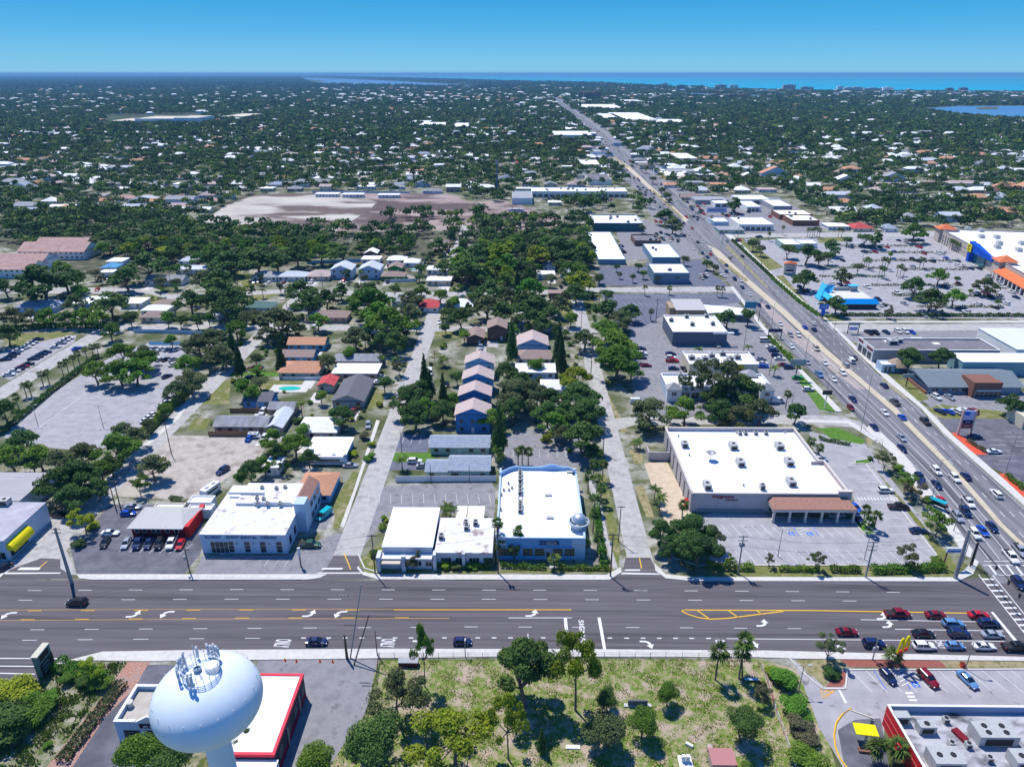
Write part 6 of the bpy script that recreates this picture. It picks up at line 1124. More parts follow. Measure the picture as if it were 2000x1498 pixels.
# ---- commercial boxes along the far highway, the bigger ones one by one
rb=random.Random(9); bl=[]
for i in range(150):
    yy=rb.uniform(760,2700); h0=hw(.5,yy); sd=rb.choice((-1,1)); x=h0.x+sd*rb.uniform(28,60 if yy<1200 else 130); W,D=rb.uniform(16,40),rb.uniform(12,24)
    if sd>0: x+=18
    u,v,_=pix(x,yy)
    if not (free(x,yy) and free(x+W/2,yy) and free(x-W/2,yy) and free(x,yy+D/2) and free(x,yy-D/2)) or nogo(np.array([u]),np.array([v]))[0]: continue
    mark(x-W/2,yy-D/2,x+W/2,yy+D/2,5); wl,wn=rb.choice([(WHT,'white'),(CREAM,'cream'),(GREYW,'grey'),(BLUWL,'pale blue'),(BRICK,'brown')]); rf,rn=rb.choice([(WROOF,'white'),(WROOF,'white'),(GREYR,'grey'),(DGRR,'dark')])
    o=parapet('roadside_building',None,'building',x-W/2,yy-D/2,x+W/2,yy+D/2,rb.uniform(4,7),wl,rf,None,par=.4,thick=.3,group='shops along the far highway'); later(o,f'{wn} box building with {rn} flat roof')
for i in range(95):      # low blocks and villas behind the beach
    px_=rb.uniform(1010,2010); cst=np.interp(px_,[580,700,850,1000,1175,1315,1480,1600,2000,2300],[144.8,150.7,154.8,159.8,163.9,171.9,176,178.6,180.6,182]); g=P(px_,cst+rb.uniform(1.2,8)); W=rb.uniform(20,60); hh=rb.uniform(7,16)
    if px_>1480 and rb.random()<.3: continue
    mark(g.x-W/2,g.y-60,g.x+W/2,g.y+10,8); c_=rb.choice('wwtwtr'); o=tag(MB().box(g.x-W/2,g.y-9,0,g.x+W/2,g.y+9,hh,0,1).build('coastal_house',[CM[c_],WROOF]),None,'house','low buildings behind the beach'); later(o,{'w':'white','t':'tan','r':'terracotta'}[c_]+' low block',(px_,g.y and cst))
# ---- trees
HW2=[(x-(9 if y>230 else 5),y) for x,y in HWPX[:17]]+[(x+(9 if y>230 else 5),y) for x,y in HWPX[17:]]; NOGO.append(HW2)
SPX=[(x0-.5,x1+.5) for x0,x1 in ((sx[0],sx[1]),(bx[0],bx[1]),(cx_[0],cx_[1]))]
def scatter(y0,y1,sp,prob,xr=.76,gap=1):
    out=[]; y=y0; r=rs
    while y<y1:
        n=int(2*y*xr/sp)+1; xs=(np.arange(n)-n/2)*sp+(r.rand(n)-.5)*sp*.95; ys=y+(r.rand(n)-.5)*sp*.95
        dens=.5+.5*np.sin(xs*.013+ys*.021)*np.sin(xs*.031-ys*.017+2); k=r.rand(n)<prob*(.62+.5*dens); xs,ys=xs[k],ys[k]
        u,v,_=npix(xs,ys); k=(u>-60)&(u<2060)&(v>142)&landmask(u,v)&~nogo(u,v)
        if gap: k&=np.array([free(a,b) and (free(a,b+7) or r.rand()<.55) for a,b in zip(xs,ys)],bool) if len(xs) else k
        out.append(np.stack([xs[k],ys[k]],1)); y+=sp
    return np.vstack(out)
# individually built trees of the near woods
wpts=[]
WB=[(pxy('0,425 240,418 385,440 470,446 560,452 640,462 655,470 860,470 860,500 640,500 500,525 330,520 180,500 30,480 0,470'),9.5,.95),(pxy('880,440 1000,430 1150,440 1160,560 900,560 870,500'),9,.85),(pxy('600,440 700,455 860,445 850,470 650,470'),10,1),(pxy('1600,430 1850,400 1850,452 1600,452'),11,.8)]
for poly,sp,pb in WB:
    us=[q[0] for q in poly]; vs=[q[1] for q in poly]; A=P(min(us),max(vs)); B=P(max(us),min(vs)); C_=P(min(us),min(vs)); x0=min(A.x,C_.x); yy=A.y
    while yy<B.y:
        x=x0
        while x<B.x:
            a,b=x+rs.uniform(-.4,.4)*sp,yy+rs.uniform(-.4,.4)*sp; x+=sp; u,v,_=pix(a,b)
            if inpoly(np.array([u]),np.array([v]),poly)[0] and free(a,b) and free(a,b+4) and rs.rand()<pb and not any(s0<a<s1 and b<620 for s0,s1 in SPX[:2]): wpts.append((a,b))
        yy+=sp
wpts.sort(key=lambda p:p[1]); rest=[]
for i,(a,b) in enumerate(wpts):
    if i<170: tree_at(a,b,rs.uniform(4.2,7.2),rs.uniform(7.5,13),'oak' if rs.rand()<.75 else 'round','ooolgoby'[rs.randint(8)],group='trees of the near woods')
    else: rest.append((a,b))
# infill in the mid suburb gardens
g=scatter(215,560,8.5,.42,gap=1); u,v,_=npix(g[:,0],g[:,1])
gp=pxy('150,560 420,520 640,560 830,500 1150,500 1165,620 1180,700 1165,860 1120,900 985,800 1000,700 900,640 850,700 810,830 740,800 600,880 440,735 380,640 150,650'); k=inpoly(u,v,gp)&~inpoly(u,v,pxy('1090,570 1165,570 1165,620 1090,625')); cnt=0
GB=[tuple(o.location[:2]) for o in S.objects if o.type=='EMPTY' and o.get('category')=='tree']
for a,b in g[k]:
    if any(s0<a<s1 for s0,s1 in SPX) or not free(a,b-3) or any((a-q[0])**2+(b-q[1])**2<30 for q in GB): continue
    u_,v_,_=pix(a,b)
    if 560<v_<575 or 634<v_<648: continue
    cnt+=1
    if cnt>90: break
    tree_at(a,b,rs.uniform(2.4,4.6),rs.uniform(4.5,8.5),['oak','round','sparse'][rs.randint(3)],'oolgbyg'[rs.randint(7)],group='garden trees')
cnt=0
for a,b in scatter(205,470,4.6,.5,gap=0):
    u_,v_,_=pix(a,b)
    if not inpoly(np.array([u_]),np.array([v_]),gp)[0] or any(s0<a<s1 for s0,s1 in SPX) or not free(a,b) or 560<v_<575 or 634<v_<648 or gz(a,b)>.02 or rs.rand()<.3: continue
    cnt+=1
    if cnt>210: break
    r_=rs.uniform(.8,1.9); tree_at(a,b,r_,r_*1.5,'shrub','oolgyb'[rs.randint(6)],group='garden shrubs')
# grass tufts of the meadow and the scrub slope
def tufts(nm,lab,poly,n,h,fk,w_=.035):
    pl_=pxy(poly); us=[q[0] for q in pl_]; vs=[q[1] for q in pl_]; A=P(min(us),max(vs)); B=P(max(us),min(vs)); C0=P(min(us),min(vs)); D0=P(max(us),max(vs)); x0,x1=min(A.x,C0.x),max(B.x,D0.x)
    xs=x0+rs.rand(n)*(x1-x0); ys=A.y+rs.rand(n)*(B.y-A.y); u,v,_=npix(xs,ys); k=inpoly(u,v,pl_); cl=np.sin(xs*.9+3*np.sin(ys*.35))*np.sin(ys*.8+2*np.sin(xs*.3)); k&=rs.rand(n)<(.35+.6*cl); xs,ys=xs[k],ys[k]; m=len(xs)
    an=rs.rand(m)*PI; hh=h*(.4+rs.rand(m)); dx,dy=np.cos(an)*w_*3,np.sin(an)*w_*3; lx,ly=(rs.rand(m)-.5)*h,(rs.rand(m)-.5)*h; z0=np.zeros(m)
    V=np.stack([np.stack([xs-dx,ys-dy,z0],1),np.stack([xs+dx,ys+dy,z0],1),np.stack([xs+dx*.5+lx,ys+dy*.5+ly,hh],1),np.stack([xs-dx*.5+lx,ys-dy*.5+ly,hh],1)],1).reshape(-1,3)
    tag(link(nm,npmesh(nm,V,np.arange(4*m).reshape(m,4),FOL[fk])),lab,'grass',kind='stuff')
tufts('grass','short rough grass of the meadow','744,1290 1480,1288 1560,1400 1600,1510 640,1510 700,1400',60000,.16,'y'); tufts('grass','darker weeds scattered over the meadow','744,1290 1480,1288 1560,1400 1600,1510 640,1510 700,1400',26000,.22,'l')
tufts('grass','weeds and low scrub on the slope left of the red chips','100,1298 250,1294 205,1345 110,1470 60,1510 -20,1510 -20,1400',30000,.35,'l',.06); tufts('grass','dry stalks on the scrub slope','100,1298 250,1294 205,1345 110,1470 60,1510 -20,1510 -20,1400',16000,.4,'d',.05)
# the mass beyond
def mass(pts,rad,h,nq,size,nm,fk,label,rj=.3):
    n=len(pts)
    if n==0: return
    r=rs; R_=rad*(1-rj+2*rj*r.rand(n)); H_=h*(.7+.6*r.rand(n)); idx=np.repeat(np.arange(n),nq); N=n*nq; d=r.normal(size=(N,3)); d/=np.linalg.norm(d,axis=1)[:,None]; d[:,2]=np.abs(d[:,2])*1.0-.25
    # each crown is a few lobes
    lo=r.rand(n,5,2)*2-1; li=r.randint(0,5,N); off=lo[idx,li]*.55
    pos=np.empty((N,3)); pos[:,0]=pts[idx,0]+R_[idx]*(off[:,0]+d[:,0]*.52); pos[:,1]=pts[idx,1]+R_[idx]*(off[:,1]+d[:,1]*.52); pos[:,2]=H_[idx]*(.6+.34*d[:,2]+.06*r.rand(N)-.12*(off**2).sum(1))
    nr=d+r.normal(size=(N,3))*.5+np.array([0,0,.35]); nr/=np.linalg.norm(nr,axis=1)[:,None]; t=np.cross(nr,r.normal(size=(N,3))); t/=np.linalg.norm(t,axis=1)[:,None]; b=np.cross(nr,t); s_=(size*(.6+.8*r.rand(N)))[:,None]
    V=np.stack([pos-t*s_-b*s_*.7,pos+t*s_*.8-b*s_*.5,pos+t*s_+b*s_*.7,pos-t*s_*.7+b*s_*.6],1).reshape(-1,3)
    mi=r.choice(len(fk),n,p=None)[idx]
    o=link(nm,npmesh(nm,V,np.arange(4*N).reshape(N,4),[FARF[f] for f in fk],mi)); return tag(o,label,'woods',kind='stuff')
def ff_(name,a,b): return pm(name,a,b,scale=.05,rough=.8,spec=.1,lo=.3,hi=.7,trans=.12,detail=3)
FARF={'o':ff_('far_dark',(0.031,0.077,0.025),(0.104,0.192,0.053)),'l':ff_('far_mid',(0.049,0.111,0.026),(0.157,0.255,0.053)),'g':ff_('far_grey',(0.055,0.088,0.046),(0.166,0.200,0.090)),'d':ff_('far_deep',(0.018,0.049,0.018),(0.074,0.137,0.038)),'y':ff_('far_light',(0.088,0.155,0.031),(0.250,0.328,0.060))}
FK='ooldgooldy'
near=scatter(520,1250,9.3,.8); u,v,_=npix(near[:,0],near[:,1]); near=near[(v<432)|(u>1640)&(v<445)]
if rest: near=np.vstack([near,np.array(rest)])
mass(near,5.4,9.5,85,.85,'distant_woods',FK,'dense belt of trees between the roofs of the middle distance')
mass(scatter(1250,2600,12.5,.82),7.5,10,34,1.9,'distant_woods',FK,'dark green tree cover of the farther suburb')
mass(scatter(2600,6000,25,.95,gap=1),13,9,22,4.2,'distant_woods',FK,'hazy green woods stretching towards the coast')
mass(scatter(6000,30000,130,1,xr=.74,gap=1),75,10,26,15,'distant_woods','ood','blue-green woods just under the horizon',.2)

hz=bpy.data.materials.new('haze'); hz.use_nodes=True; t=hz.node_tree; t.nodes.remove(t.nodes['Principled BSDF']); pv=t.nodes.new('ShaderNodeVolumePrincipled'); pv.inputs['Color'].default_value=(.28,.62,1,1); pv.inputs['Density'].default_value=HAZE; pv.inputs['Anisotropy'].default_value=0
t.links.new(pv.outputs[0],t.nodes['Material Output'].inputs['Volume'])
o=MB().box(-40000,-320,-1,40000,60000,119).build('haze',hz); tag(o,'thin blue air that veils the distant suburb and coast','haze',kind='stuff')
# ================================================================ vehicles
TYRE=pm('tyre',(.02,.02,.02),rough=.9); RIM=pm('rim',(.4,.4,.42),rough=.4,metal=.6); CGL=pm('car_glass',(.01,.014,.02),rough=.05,spec=.8); HLM=pm('headlight',(.8,.8,.8),rough=.2); TLM=pm('tail_light',(.4,.01,.01),rough=.3); BEDM=pm('pickup_bed_liner',(.03,.03,.035),rough=.8)
CC={'w':((.78,.78,.77),'white'),'s':((.42,.45,.5),'silver'),'k':((.012,.012,.015),'black'),'n':((.012,.025,.1),'navy blue'),'r':((.5,.01,.02),'bright red'),'d':((.2,.005,.015),'dark red'),'b':((.01,.08,.5),'vivid blue'),'l':((.16,.34,.6),'light blue'),'g':((.0,.32,.05),'vivid green'),'t':((.0,.42,.5),'turquoise'),'y':((.12,.13,.14),'grey'),'f':((.02,.1,.06),'dark green'),'e':((.4,.36,.3),'beige')}
CMAT={k:pm('car_paint_'+v[1].replace(' ','_'),v[0],rough=.22,metal=.25 if k in'sly' else .0,spec=.6) for k,v in CC.items()}
def ring(x,w_,zb,zm,zt):   # half section, mirrored
    return [(x,-w_*.86,zb),(x,-w_,zb+.18),(x,-w_,zm-.12),(x,-w_*.93,zm),(x,-w_*.6,zt),(x,w_*.6,zt),(x,w_*.93,zm),(x,w_,zm-.12),(x,w_,zb+.18),(x,w_*.86,zb)]
def loft(mb,st,mi=0):
    n=len(mb.v); k=10
    for s in st: mb.v+=ring(*s)
    for i in range(len(st)-1):
        for j in range(k):
            q=(j+1)%k; mb.f.append((n+i*k+j,n+i*k+q,n+(i+1)*k+q,n+(i+1)*k+j)); mb.m.append(mi)
    mb.f.append(tuple(n+j for j in range(k-1,-1,-1))); mb.m.append(mi); e=n+(len(st)-1)*k; mb.f.append(tuple(e+j for j in range(k))); mb.m.append(mi)
# x is forward. stations (x, half width, bottom, shoulder, centre top); cabin base x0,x1 half width, roof x0,x1 half width, belt z, roof z
SPEC={'sedan':(4.7,[(-2.35,.78,.42,.72,.74),(-2.2,.86,.3,.92,.97),(-1.5,.91,.22,.93,.99),(0,.92,.2,.9,.93),(1.0,.91,.22,.88,.93),(1.9,.86,.25,.78,.84),(2.3,.76,.32,.62,.66),(2.37,.66,.4,.52,.54)],(-1.75,1.15,.8),(-.95,.2,.6),.9,1.44),
'suv':(4.8,[(-2.4,.84,.5,.9,.92),(-2.3,.9,.35,1.08,1.1),(-1.5,.95,.28,1.08,1.1),(0,.95,.26,1.05,1.08),(1.0,.94,.28,1.02,1.1),(1.95,.9,.3,.94,1.02),(2.3,.82,.38,.74,.8),(2.4,.72,.45,.6,.64)],(-2.2,1.1,.86),(-1.85,.25,.68),1.05,1.72),
'hatch':(4.1,[(-2.02,.76,.42,.85,.88),(-1.9,.84,.3,.98,1.0),(-1.2,.88,.22,.96,1.0),(0,.88,.2,.93,.97),(.9,.87,.22,.9,.96),(1.6,.82,.26,.8,.88),(1.98,.72,.34,.6,.66),(2.05,.62,.4,.5,.54)],(-1.8,1.05,.78),(-1.35,.2,.6),.95,1.5),
'pickup':(5.8,[(-2.9,.9,.55,1.0,1.0),(-2.85,.95,.42,1.08,1.08),(-1.0,.97,.35,1.08,1.08),(.6,.97,.32,1.08,1.1),(1.6,.97,.34,1.08,1.14),(2.4,.94,.36,1.0,1.08),(2.8,.86,.42,.8,.86),(2.9,.78,.48,.66,.7)],(-1.05,1.55,.88),(-.75,.85,.7),1.06,1.86),
'van':(5.4,[(-2.7,.88,.5,1.0,1.02),(-2.62,.96,.35,1.15,1.15),(-1,.98,.28,1.15,1.15),(1.2,.97,.28,1.12,1.15),(2.1,.93,.32,1.0,1.1),(2.6,.84,.38,.78,.84),(2.7,.74,.45,.66,.7)],(-2.6,2.0,.92),(-2.5,1.05,.8),1.12,2.1)}
CARP={}
def wheel_mesh(r=.33):
    m=MB(); m.tube([(0,-.11,0),(0,.11,0)],r,12,0); t=m.mesh('tyre',TYRE); m=MB(); m.tube([(0,-.125,0),(0,.125,0)],r*.6,8,0); return t,m.mesh('rim',RIM)
WM=wheel_mesh()
def car_proto(kind):
    if kind in CARP: return CARP[kind]
    L_,st,cb,cr,zb,zr=SPEC[kind]; P0=CMAT['w']; m=MB(); loft(m,st); 
    e=.0; A=[(cb[0],-cb[2],zb),(cb[1],-cb[2],zb),(cb[1],cb[2],zb),(cb[0],cb[2],zb),(cr[0],-cr[2],zr-.04),(cr[1],-cr[2],zr-.04),(cr[1],cr[2],zr-.04),(cr[0],cr[2],zr-.04)]
    # pillars: slim body-coloured frames along the cabin corners
    for i in range(4): m.tube([A[i],A[4+i]],.05,4)
    mx=(cb[0]+cb[1])/2-.1; 
    for sg in(-1,1): m.tube([(mx,sg*cb[2],zb),(mx*.8+(cr[0]+cr[1])*.1,sg*(cr[2]+.01),zr-.04)],.05,4)
    m.hexa([(cr[0]-.04,-cr[2]-.03,zr-.05),(cr[1]+.04,-cr[2]-.03,zr-.05),(cr[1]+.04,cr[2]+.03,zr-.05),(cr[0]-.04,cr[2]+.03,zr-.05),(cr[0]+.1,-cr[2]+.1,zr+.02),(cr[1]-.08,-cr[2]+.1,zr+.02),(cr[1]-.08,cr[2]-.1,zr+.02),(cr[0]+.1,cr[2]-.1,zr+.02)])
    if kind=='van': m.hexa([(cb[0]+.05,-cb[2]-.02,zb),(.6,-cb[2]-.02,zb),(.6,cb[2]+.02,zb),(cb[0]+.05,cb[2]+.02,zb),(cr[0]+.0,-cr[2]-.02,zr-.03),(.5,-cr[2]-.02,zr-.03),(.5,cr[2]+.02,zr-.03),(cr[0],cr[2]+.02,zr-.03)])
    body=m.mesh('body',P0,False); g=MB(); g.hexa(A); parts=[('body',body),('windows',g.mesh('windows',CGL))]
    if kind=='pickup': b=MB(); b.box(-2.75,-.8,1.075,-1.15,.8,1.1); parts.append(('truck_bed',b.mesh('truck_bed',BEDM)))
    lx=st[-1][0]; rx=st[0][0]; zz=st[-2][3]; lights=[]
    for sg in(-1,1):
        h=MB(); h.cbox((lx-.12,sg*st[-2][1]*.78,zz-.02),(.3,.26,.14)); lights.append(('headlight',h.mesh('headlight',HLM)))
        h=MB(); h.cbox((rx+.08,sg*st[0][1]*.9,st[0][3]+.05),(.14,.24,.2)); lights.append(('tail_light',h.mesh('tail_light',TLM)))
    # simple one-mesh copy for cars a few pixels long
    q=MB(); loft(q,st); q.hexa(A,1); q.hexa([(cr[0]-.04,-cr[2]-.03,zr-.05),(cr[1]+.04,-cr[2]-.03,zr-.05),(cr[1]+.04,cr[2]+.03,zr-.05),(cr[0]-.04,cr[2]+.03,zr-.05)]+[(cr[0]+.1,-cr[2]+.1,zr+.03),(cr[1]-.08,-cr[2]+.1,zr+.03),(cr[1]-.08,cr[2]-.1,zr+.03),(cr[0]+.1,cr[2]-.1,zr+.03)])
    wx=L_*.5-.88
    for sx_ in(-1,1):
        for sg in(-1,1): q.tube([(sx_*wx,sg*(st[3][1]-.2),.33),(sx_*wx,sg*(st[3][1]+.01),.33)],.33,8,2)
    CARP[kind]=(parts+lights,(wx,st[3][1]-.1),{c:None for c in CC},q); return CARP[kind]
SIMP={}
VN={'sedan':'sedan','suv':'suv','hatch':'hatchback','pickup':'pickup truck','van':'van'}
OCCZ=[]
def car(x,y,ang,kind,c,lab=None,group='cars',simple=False):
    parts,(wx,wy),_,q=car_proto(kind); nm={'sedan':'sedan_car','suv':'suv','hatch':'hatchback_car','pickup':'pickup_truck','van':'van'}[kind]
    if simple:
        key=(kind,c)
        if key not in SIMP: SIMP[key]=q.mesh(nm,[CMAT[c],CGL,TYRE])
        o=link(nm,SIMP[key]); o.location=(x,y,gz(x,y)); o.rotation_euler=(0,0,ang); tag(o,lab,'car',group)
    else:
        o=thing(nm,lab,'van' if kind=='van' else ('pickup' if kind=='pickup' else 'car'),(x,y,gz(x,y)),ang,group)
        for n_,me in parts:
            p=link(n_,me,o)
            if n_=='body': p.material_slots[0].link='OBJECT'; p.material_slots[0].material=CMAT[c]
        for sx_ in(-1,1):
            for sg in(-1,1):
                w_=link('wheel',WM[0],o); w_.location=(sx_*wx,sg*wy,.33); w_.scale[1]=1.1; r_=link('rim',WM[1],w_)
    if lab is None: later(o,CC[c][1]+' '+VN[kind])
    return o
def hdir(x,y,up):
    a,b=hw(.5,y-8),hw(.5,y+8); d=b-a; an=math.atan2(d.y,d.x); return an if up else an+PI
KK={'s':'sedan','u':'suv','h':'hatch','p':'pickup','v':'van'}
def C_(s,head,grp,z=.7):
    for e in s.replace('\n',';').split(';'):
        t=e.split()
        if not t: continue
        p=P(float(t[0]),float(t[1]),z); k=KK[t[2][0]]; c=t[2][1]
        a={'E':0,'W':PI,'N':PI/2,'S':-PI/2}.get(head) if isinstance(head,str) and head in 'EWNS' else (hdir(p.x,p.y,head=='U') if isinstance(head,str) else head)
        if isinstance(head,str) and head in('E','W') and grp!='cars on the wide cross road': a+=random.uniform(-.06,.06)
        car(p.x,p.y,a,k,c,group=grp,simple=math.hypot(p.x,p.y)>330)
G='cars on the wide cross road'
C_('150 1176 uk','W',G); C_('618 1252 sn;903 1252 hn;1753 1198 pd;1828 1200 sd;1912 1200 sr;1862 1217 ul;1931 1216 un;1654 1233 sd;1803 1236 sk;1873 1236 un;1938 1238 ss;1707 1256 un;1805 1261 uw;1865 1260 hl;1922 1261 sw;1985 1263 pk','E',G)
G='cars on the busy highway'
C_('''1559 654 uw;1593 680 sw;1577 707 ss;1611 708 sw;1600 731 pl;1628 740 sw;1646 728 uw;1666 779 sn;1662 796 hd;1728 805 sw;1708 834 sn;1761 854 ss;1762 875 sn;1829 919 uw;1865 933 uw;1797 932 un;1801 946 hn;1830 946 sn;1840 978 sr;1891 980 pw;1886 999 un;1871 1009 us;1904 1042 uw;1920 1036 sb;1938 1028 sn;1974 1086 pw;1992 1074 ps;1990 1138 un
1464 575 hw;1482 595 sn;1500 599 sn;1524 632 sw;1544 654 us;1546 676 sw;1594 680 pe;1263 371 sk;1270 372 sd;1272 379 ss;1278 379 sn;1277 386 sk;1279 395 vk;1289 405 sn;1291 392 sw;1298 399 ss;1327 431 sn;1335 436 sn;1352 446 sr;1346 456 sw;1324 471 sk;1309 470 sw;1363 473 sk;1371 472 sw;1387 487 uw;1372 494 sn;1388 497 hr;1382 502 sn;1390 511 sw;1419 518 sn;1419 530 sn;1415 538 sw;1435 545 un;1447 547 sw;1450 561 sn;1300 412 sw;1312 424 sk;1319 437 ss;1337 460 sn;1355 486 sw;1401 520 sk;1407 535 sw''','H',G)
C_('1572 639 sb;1590 643 sn;1590 631 sw;1662 704 vw;1652 713 us;1668 698 sk;1727 752 sn;1748 785 py;1762 814 sb;1807 822 pk;1886 929 sn;1946 964 uw;1362 429 sn;1420 470 ss;1322 392 sw;1450 500 sk','U',G)
rc_=random.Random(3)
for i in range(74):
    yy=rc_.uniform(770,2900); up=rc_.random()<.42; fr=rc_.choice([.68,.8,.92]) if up else rc_.choice([.07,.18,.3,.42]); q=hw(fr,yy); car(q.x,q.y,hdir(q.x,yy,up),rc_.choice(['sedan','suv','sedan','pickup']),rc_.choice('wwwskknnrdye'),group=G,simple=True)
G='parked cars'
C_('1252 680 sn;1254 690 uw;1253 698 sn;1262 713 sd;1310 690 sn;1311 698 uw;1313 704 pr;1316 719 sn;1494 665 vw;1506 677 sw;1511 684 sn;1517 694 un;1523 700 sw;1531 712 sd;1541 717 un;1558 737 sg;1579 760 uw;1486 700 ss;1490 709 sw;1491 715 sb;1244 784 vw;1519 783 vw;1730 957 uw;1755 989 pk;1794 1035 sn;1602 895 sw;1633 1005 ss;810 900 uw;827 909 ss;684 908 ss;215 1040 sw;250 1002 hb;259 989 ss;497 719 pr;744 735 ss;117 1005 sk;605 1063 pf;1905 852 sn;1942 881 sw;490 736 sk','E',G)
C_('1401 674 ss;719 830 us;1671 990 sb;1676 1012 hn;246 1060 ss;270 1059 pn;290 1060 sn;311 1061 uk;335 1059 pw;352 1062 sr;205 1058 sk;1829 775 uw;1855 775 ss;1697 649 pk;1709 649 pk;1731 648 sn;1754 647 uw;1768 647 uw;1781 648 sb;1336 720 sk;1096 560 sk;870 637 sw;874 637 sn;858 628 sw;1032 631 sk;505 549 sk;526 548 sw;496 550 sw;632 628 sr;840 727 vw;843 750 ss;873 750 sk;190 565 sr',R(-80),G)
C_('1735 1320 hn;1813 1324 ud;1890 1326 sl',R(-76),G); C_('1836 802 sn;1853 803 sb;1868 803 uw;1883 800 sw;1899 802 ud',R(110),G); C_('633 1005 vt;5 1108 sk;435 918 un',R(-115) ,G)
C_('11 701 sn;20 696 sk;28 690 sn;35 684 sw;43 680 ss;49 677 sw;57 672 sw;63 668 ss;74 662 sn;133 660 sw;126 664 sw;119 669 ss;108 677 sw;89 687 sn;81 691 sn;73 696 sk;65 700 sn;55 710 sk;45 715 sd;36 720 sk;28 724 sw;17 731 sw',R(20),G)
C_('290 680 sw;302 680 ss;315 681 sw;327 682 ss;347 681 sw;313 701 sw;325 701 sk;338 701 ss;338 711 sw;350 714 sw;326 734 sn;330 778 sn;325 785 sw;318 790 sw;300 808 sw;292 814 sw;285 820 sw;232 650 ss;150 680 sb;35 565 sk;60 575 sn;30 605 sd;75 610 sw;100 605 ss;385 600 sw',R(60),G)
PLZ='''1020 198;1080 195 s;1120 198;1160 198;1200 200;650 238;685 243 w;720 248;770 243;820 240;860 245;895 240;930 250 r;750 288;780 285 w;838 288 r;985 285 b;1045 282 w;1180 250 r;1205 285 w;1218 300 r;1325 300 w;1360 300 w;1290 338 w;1285 362;1390 335 b;1412 358;1480 358;980 342 b;1050 342 w;1130 345;1170 360;1130 400 s;1485 395 w;1525 395 w;1585 418;1652 418;485 355 w;585 355 k;500 535 w;615 530 r;775 562 w;1005 608 w;1090 608 w;1210 608;1395 535 w;1385 562;1490 535 r;1730 480;1830 530;1825 558 w;1905 525;1905 558;1955 558 w;1630 612;1700 605 d;1745 640;1785 605 w;1820 645 s;1905 603 w;1955 605;1990 605 w;1940 642;1640 695 w;1065 690 s;1505 728;1775 722 k;1860 690 w;1215 785 s;860 660;875 705 w;900 700;250 565;300 590 k;270 600;1095 196 n;1140 199 k;1180 197 n;740 236 n;790 246;845 238;875 250;560 540;1110 562 w;1150 615;1555 760 w'''
for e in PLZ.split(';'):
    t=e.split(); x,y=1500+float(t[0])/4,420+float(t[1])/4; p=P(x,y,.6); c=t[2] if len(t)>2 else random.choice('nnks'); car(p.x,p.y,R(-78)+random.choice((0,PI))+random.uniform(-.1,.1),random.choice(['sedan','suv','sedan','pickup']),c,group='cars in the plaza car park',simple=True)
rc_=random.Random(8)
for x,y in globals().get('DRIVES',[]):
    if rc_.random()<.6: car(x+rc_.uniform(-.6,.6),y,PI/2*rc_.choice((1,-1))+rc_.uniform(-.05,.05),rc_.choice(['sedan','suv','hatch','pickup','suv']),rc_.choice('wwsknyrdbe'),group='cars in the drives',simple=y>330)
for (x0,y0,x1,y1,n) in ((1280,425,1325,462,22),(1335,385,1375,425,26),(1400,412,1520,424,14),(1246,365,1262,392,12),(1290,462,1330,470,8),(1370,536,1392,556,5),(1210,465,1222,500,6),(1060,388,1200,392,18),(1150,340,1215,352,14),(1290,300,1330,345,18),(1440,462,1500,482,10),(1180,240,1300,255,22),(1225,300,1260,330,12)):
    for i in range(n):
        x,y=rc_.uniform(x0,x1),rc_.uniform(y0,y1); p=P(x,y,.6)
        if free(p.x,p.y): car(p.x,p.y,R(-80)+rc_.uniform(-.1,.1),'sedan' if rc_.random()<.6 else 'suv',rc_.choice('wwsknnkrye'),group='cars at the highway shops',simple=True)
def boxy(name,label,cat,px,py,ang,L_,W_,H_,mat,group=None,band=None):
    p=P(px,py,H_/2); o=thing(name,label,cat,(p.x,p.y,gz(p.x,p.y)),ang,group); m=MB(); m.box(-L_/2,-W_/2,.45,L_/2,W_/2,H_); m.hexa([(L_/2,-W_/2,.45),(L_/2+.7,-W_/2,.45),(L_/2+.7,W_/2,.45),(L_/2,W_/2,.45),(L_/2,-W_/2,H_*.75),(L_/2+.3,-W_/2,H_*.55),(L_/2+.3,W_/2,H_*.55),(L_/2,W_/2,H_*.75)]); m.build('body',mat,o)
    g=MB(); g.box(-L_*.3,-W_/2-.02,H_*.5,L_*.4,W_/2+.02,H_*.72); g.build('windows',CGL,o)
    if band: g=MB(); g.box(-L_/2,-W_/2-.015,H_*.3,L_/2,W_/2+.015,H_*.42); g.build('stripe',band,o)
    for sx_ in(-1,1):
        for sg in(-1,1): w_=link('wheel',WM[0],o); w_.location=(sx_*L_*.33,sg*(W_/2-.12),.36)
    for k in (-.25,.2): g=MB(); g.box(L_*k-.5,-.4,H_,L_*k+.5,.4,H_+.25); g.build('roof_unit',GREYM,o)
    return o
boxy('motorhome','long white motorhome with dark side stripes parked between two houses','motorhome',640,897,0,10.5,2.5,3.2,WHT,band=NAVY); boxy('box_truck','white box truck backed against the florist yard wall','truck',411,957,R(-110),6,2.3,2.9,WHT); boxy('camper_trailer','small white utility trailer beside the wooden yard fence','trailer',495,850,0,3.2,1.8,1.9,WHT); boxy('site_trailer','long white site office trailer on the turned soil','trailer',1008,411,0,14,3,3.2,WHT); boxy('trailer','cream camper trailer beside the small grey houses','trailer',1040,642,0,9,2.4,2.8,CREAM)
p=P(737,746,1); o=thing('motor_boat','white motor boat on a trailer in the charcoal-roofed house drive','boat',(p.x,p.y,gz(p.x,p.y))); m=MB(); 
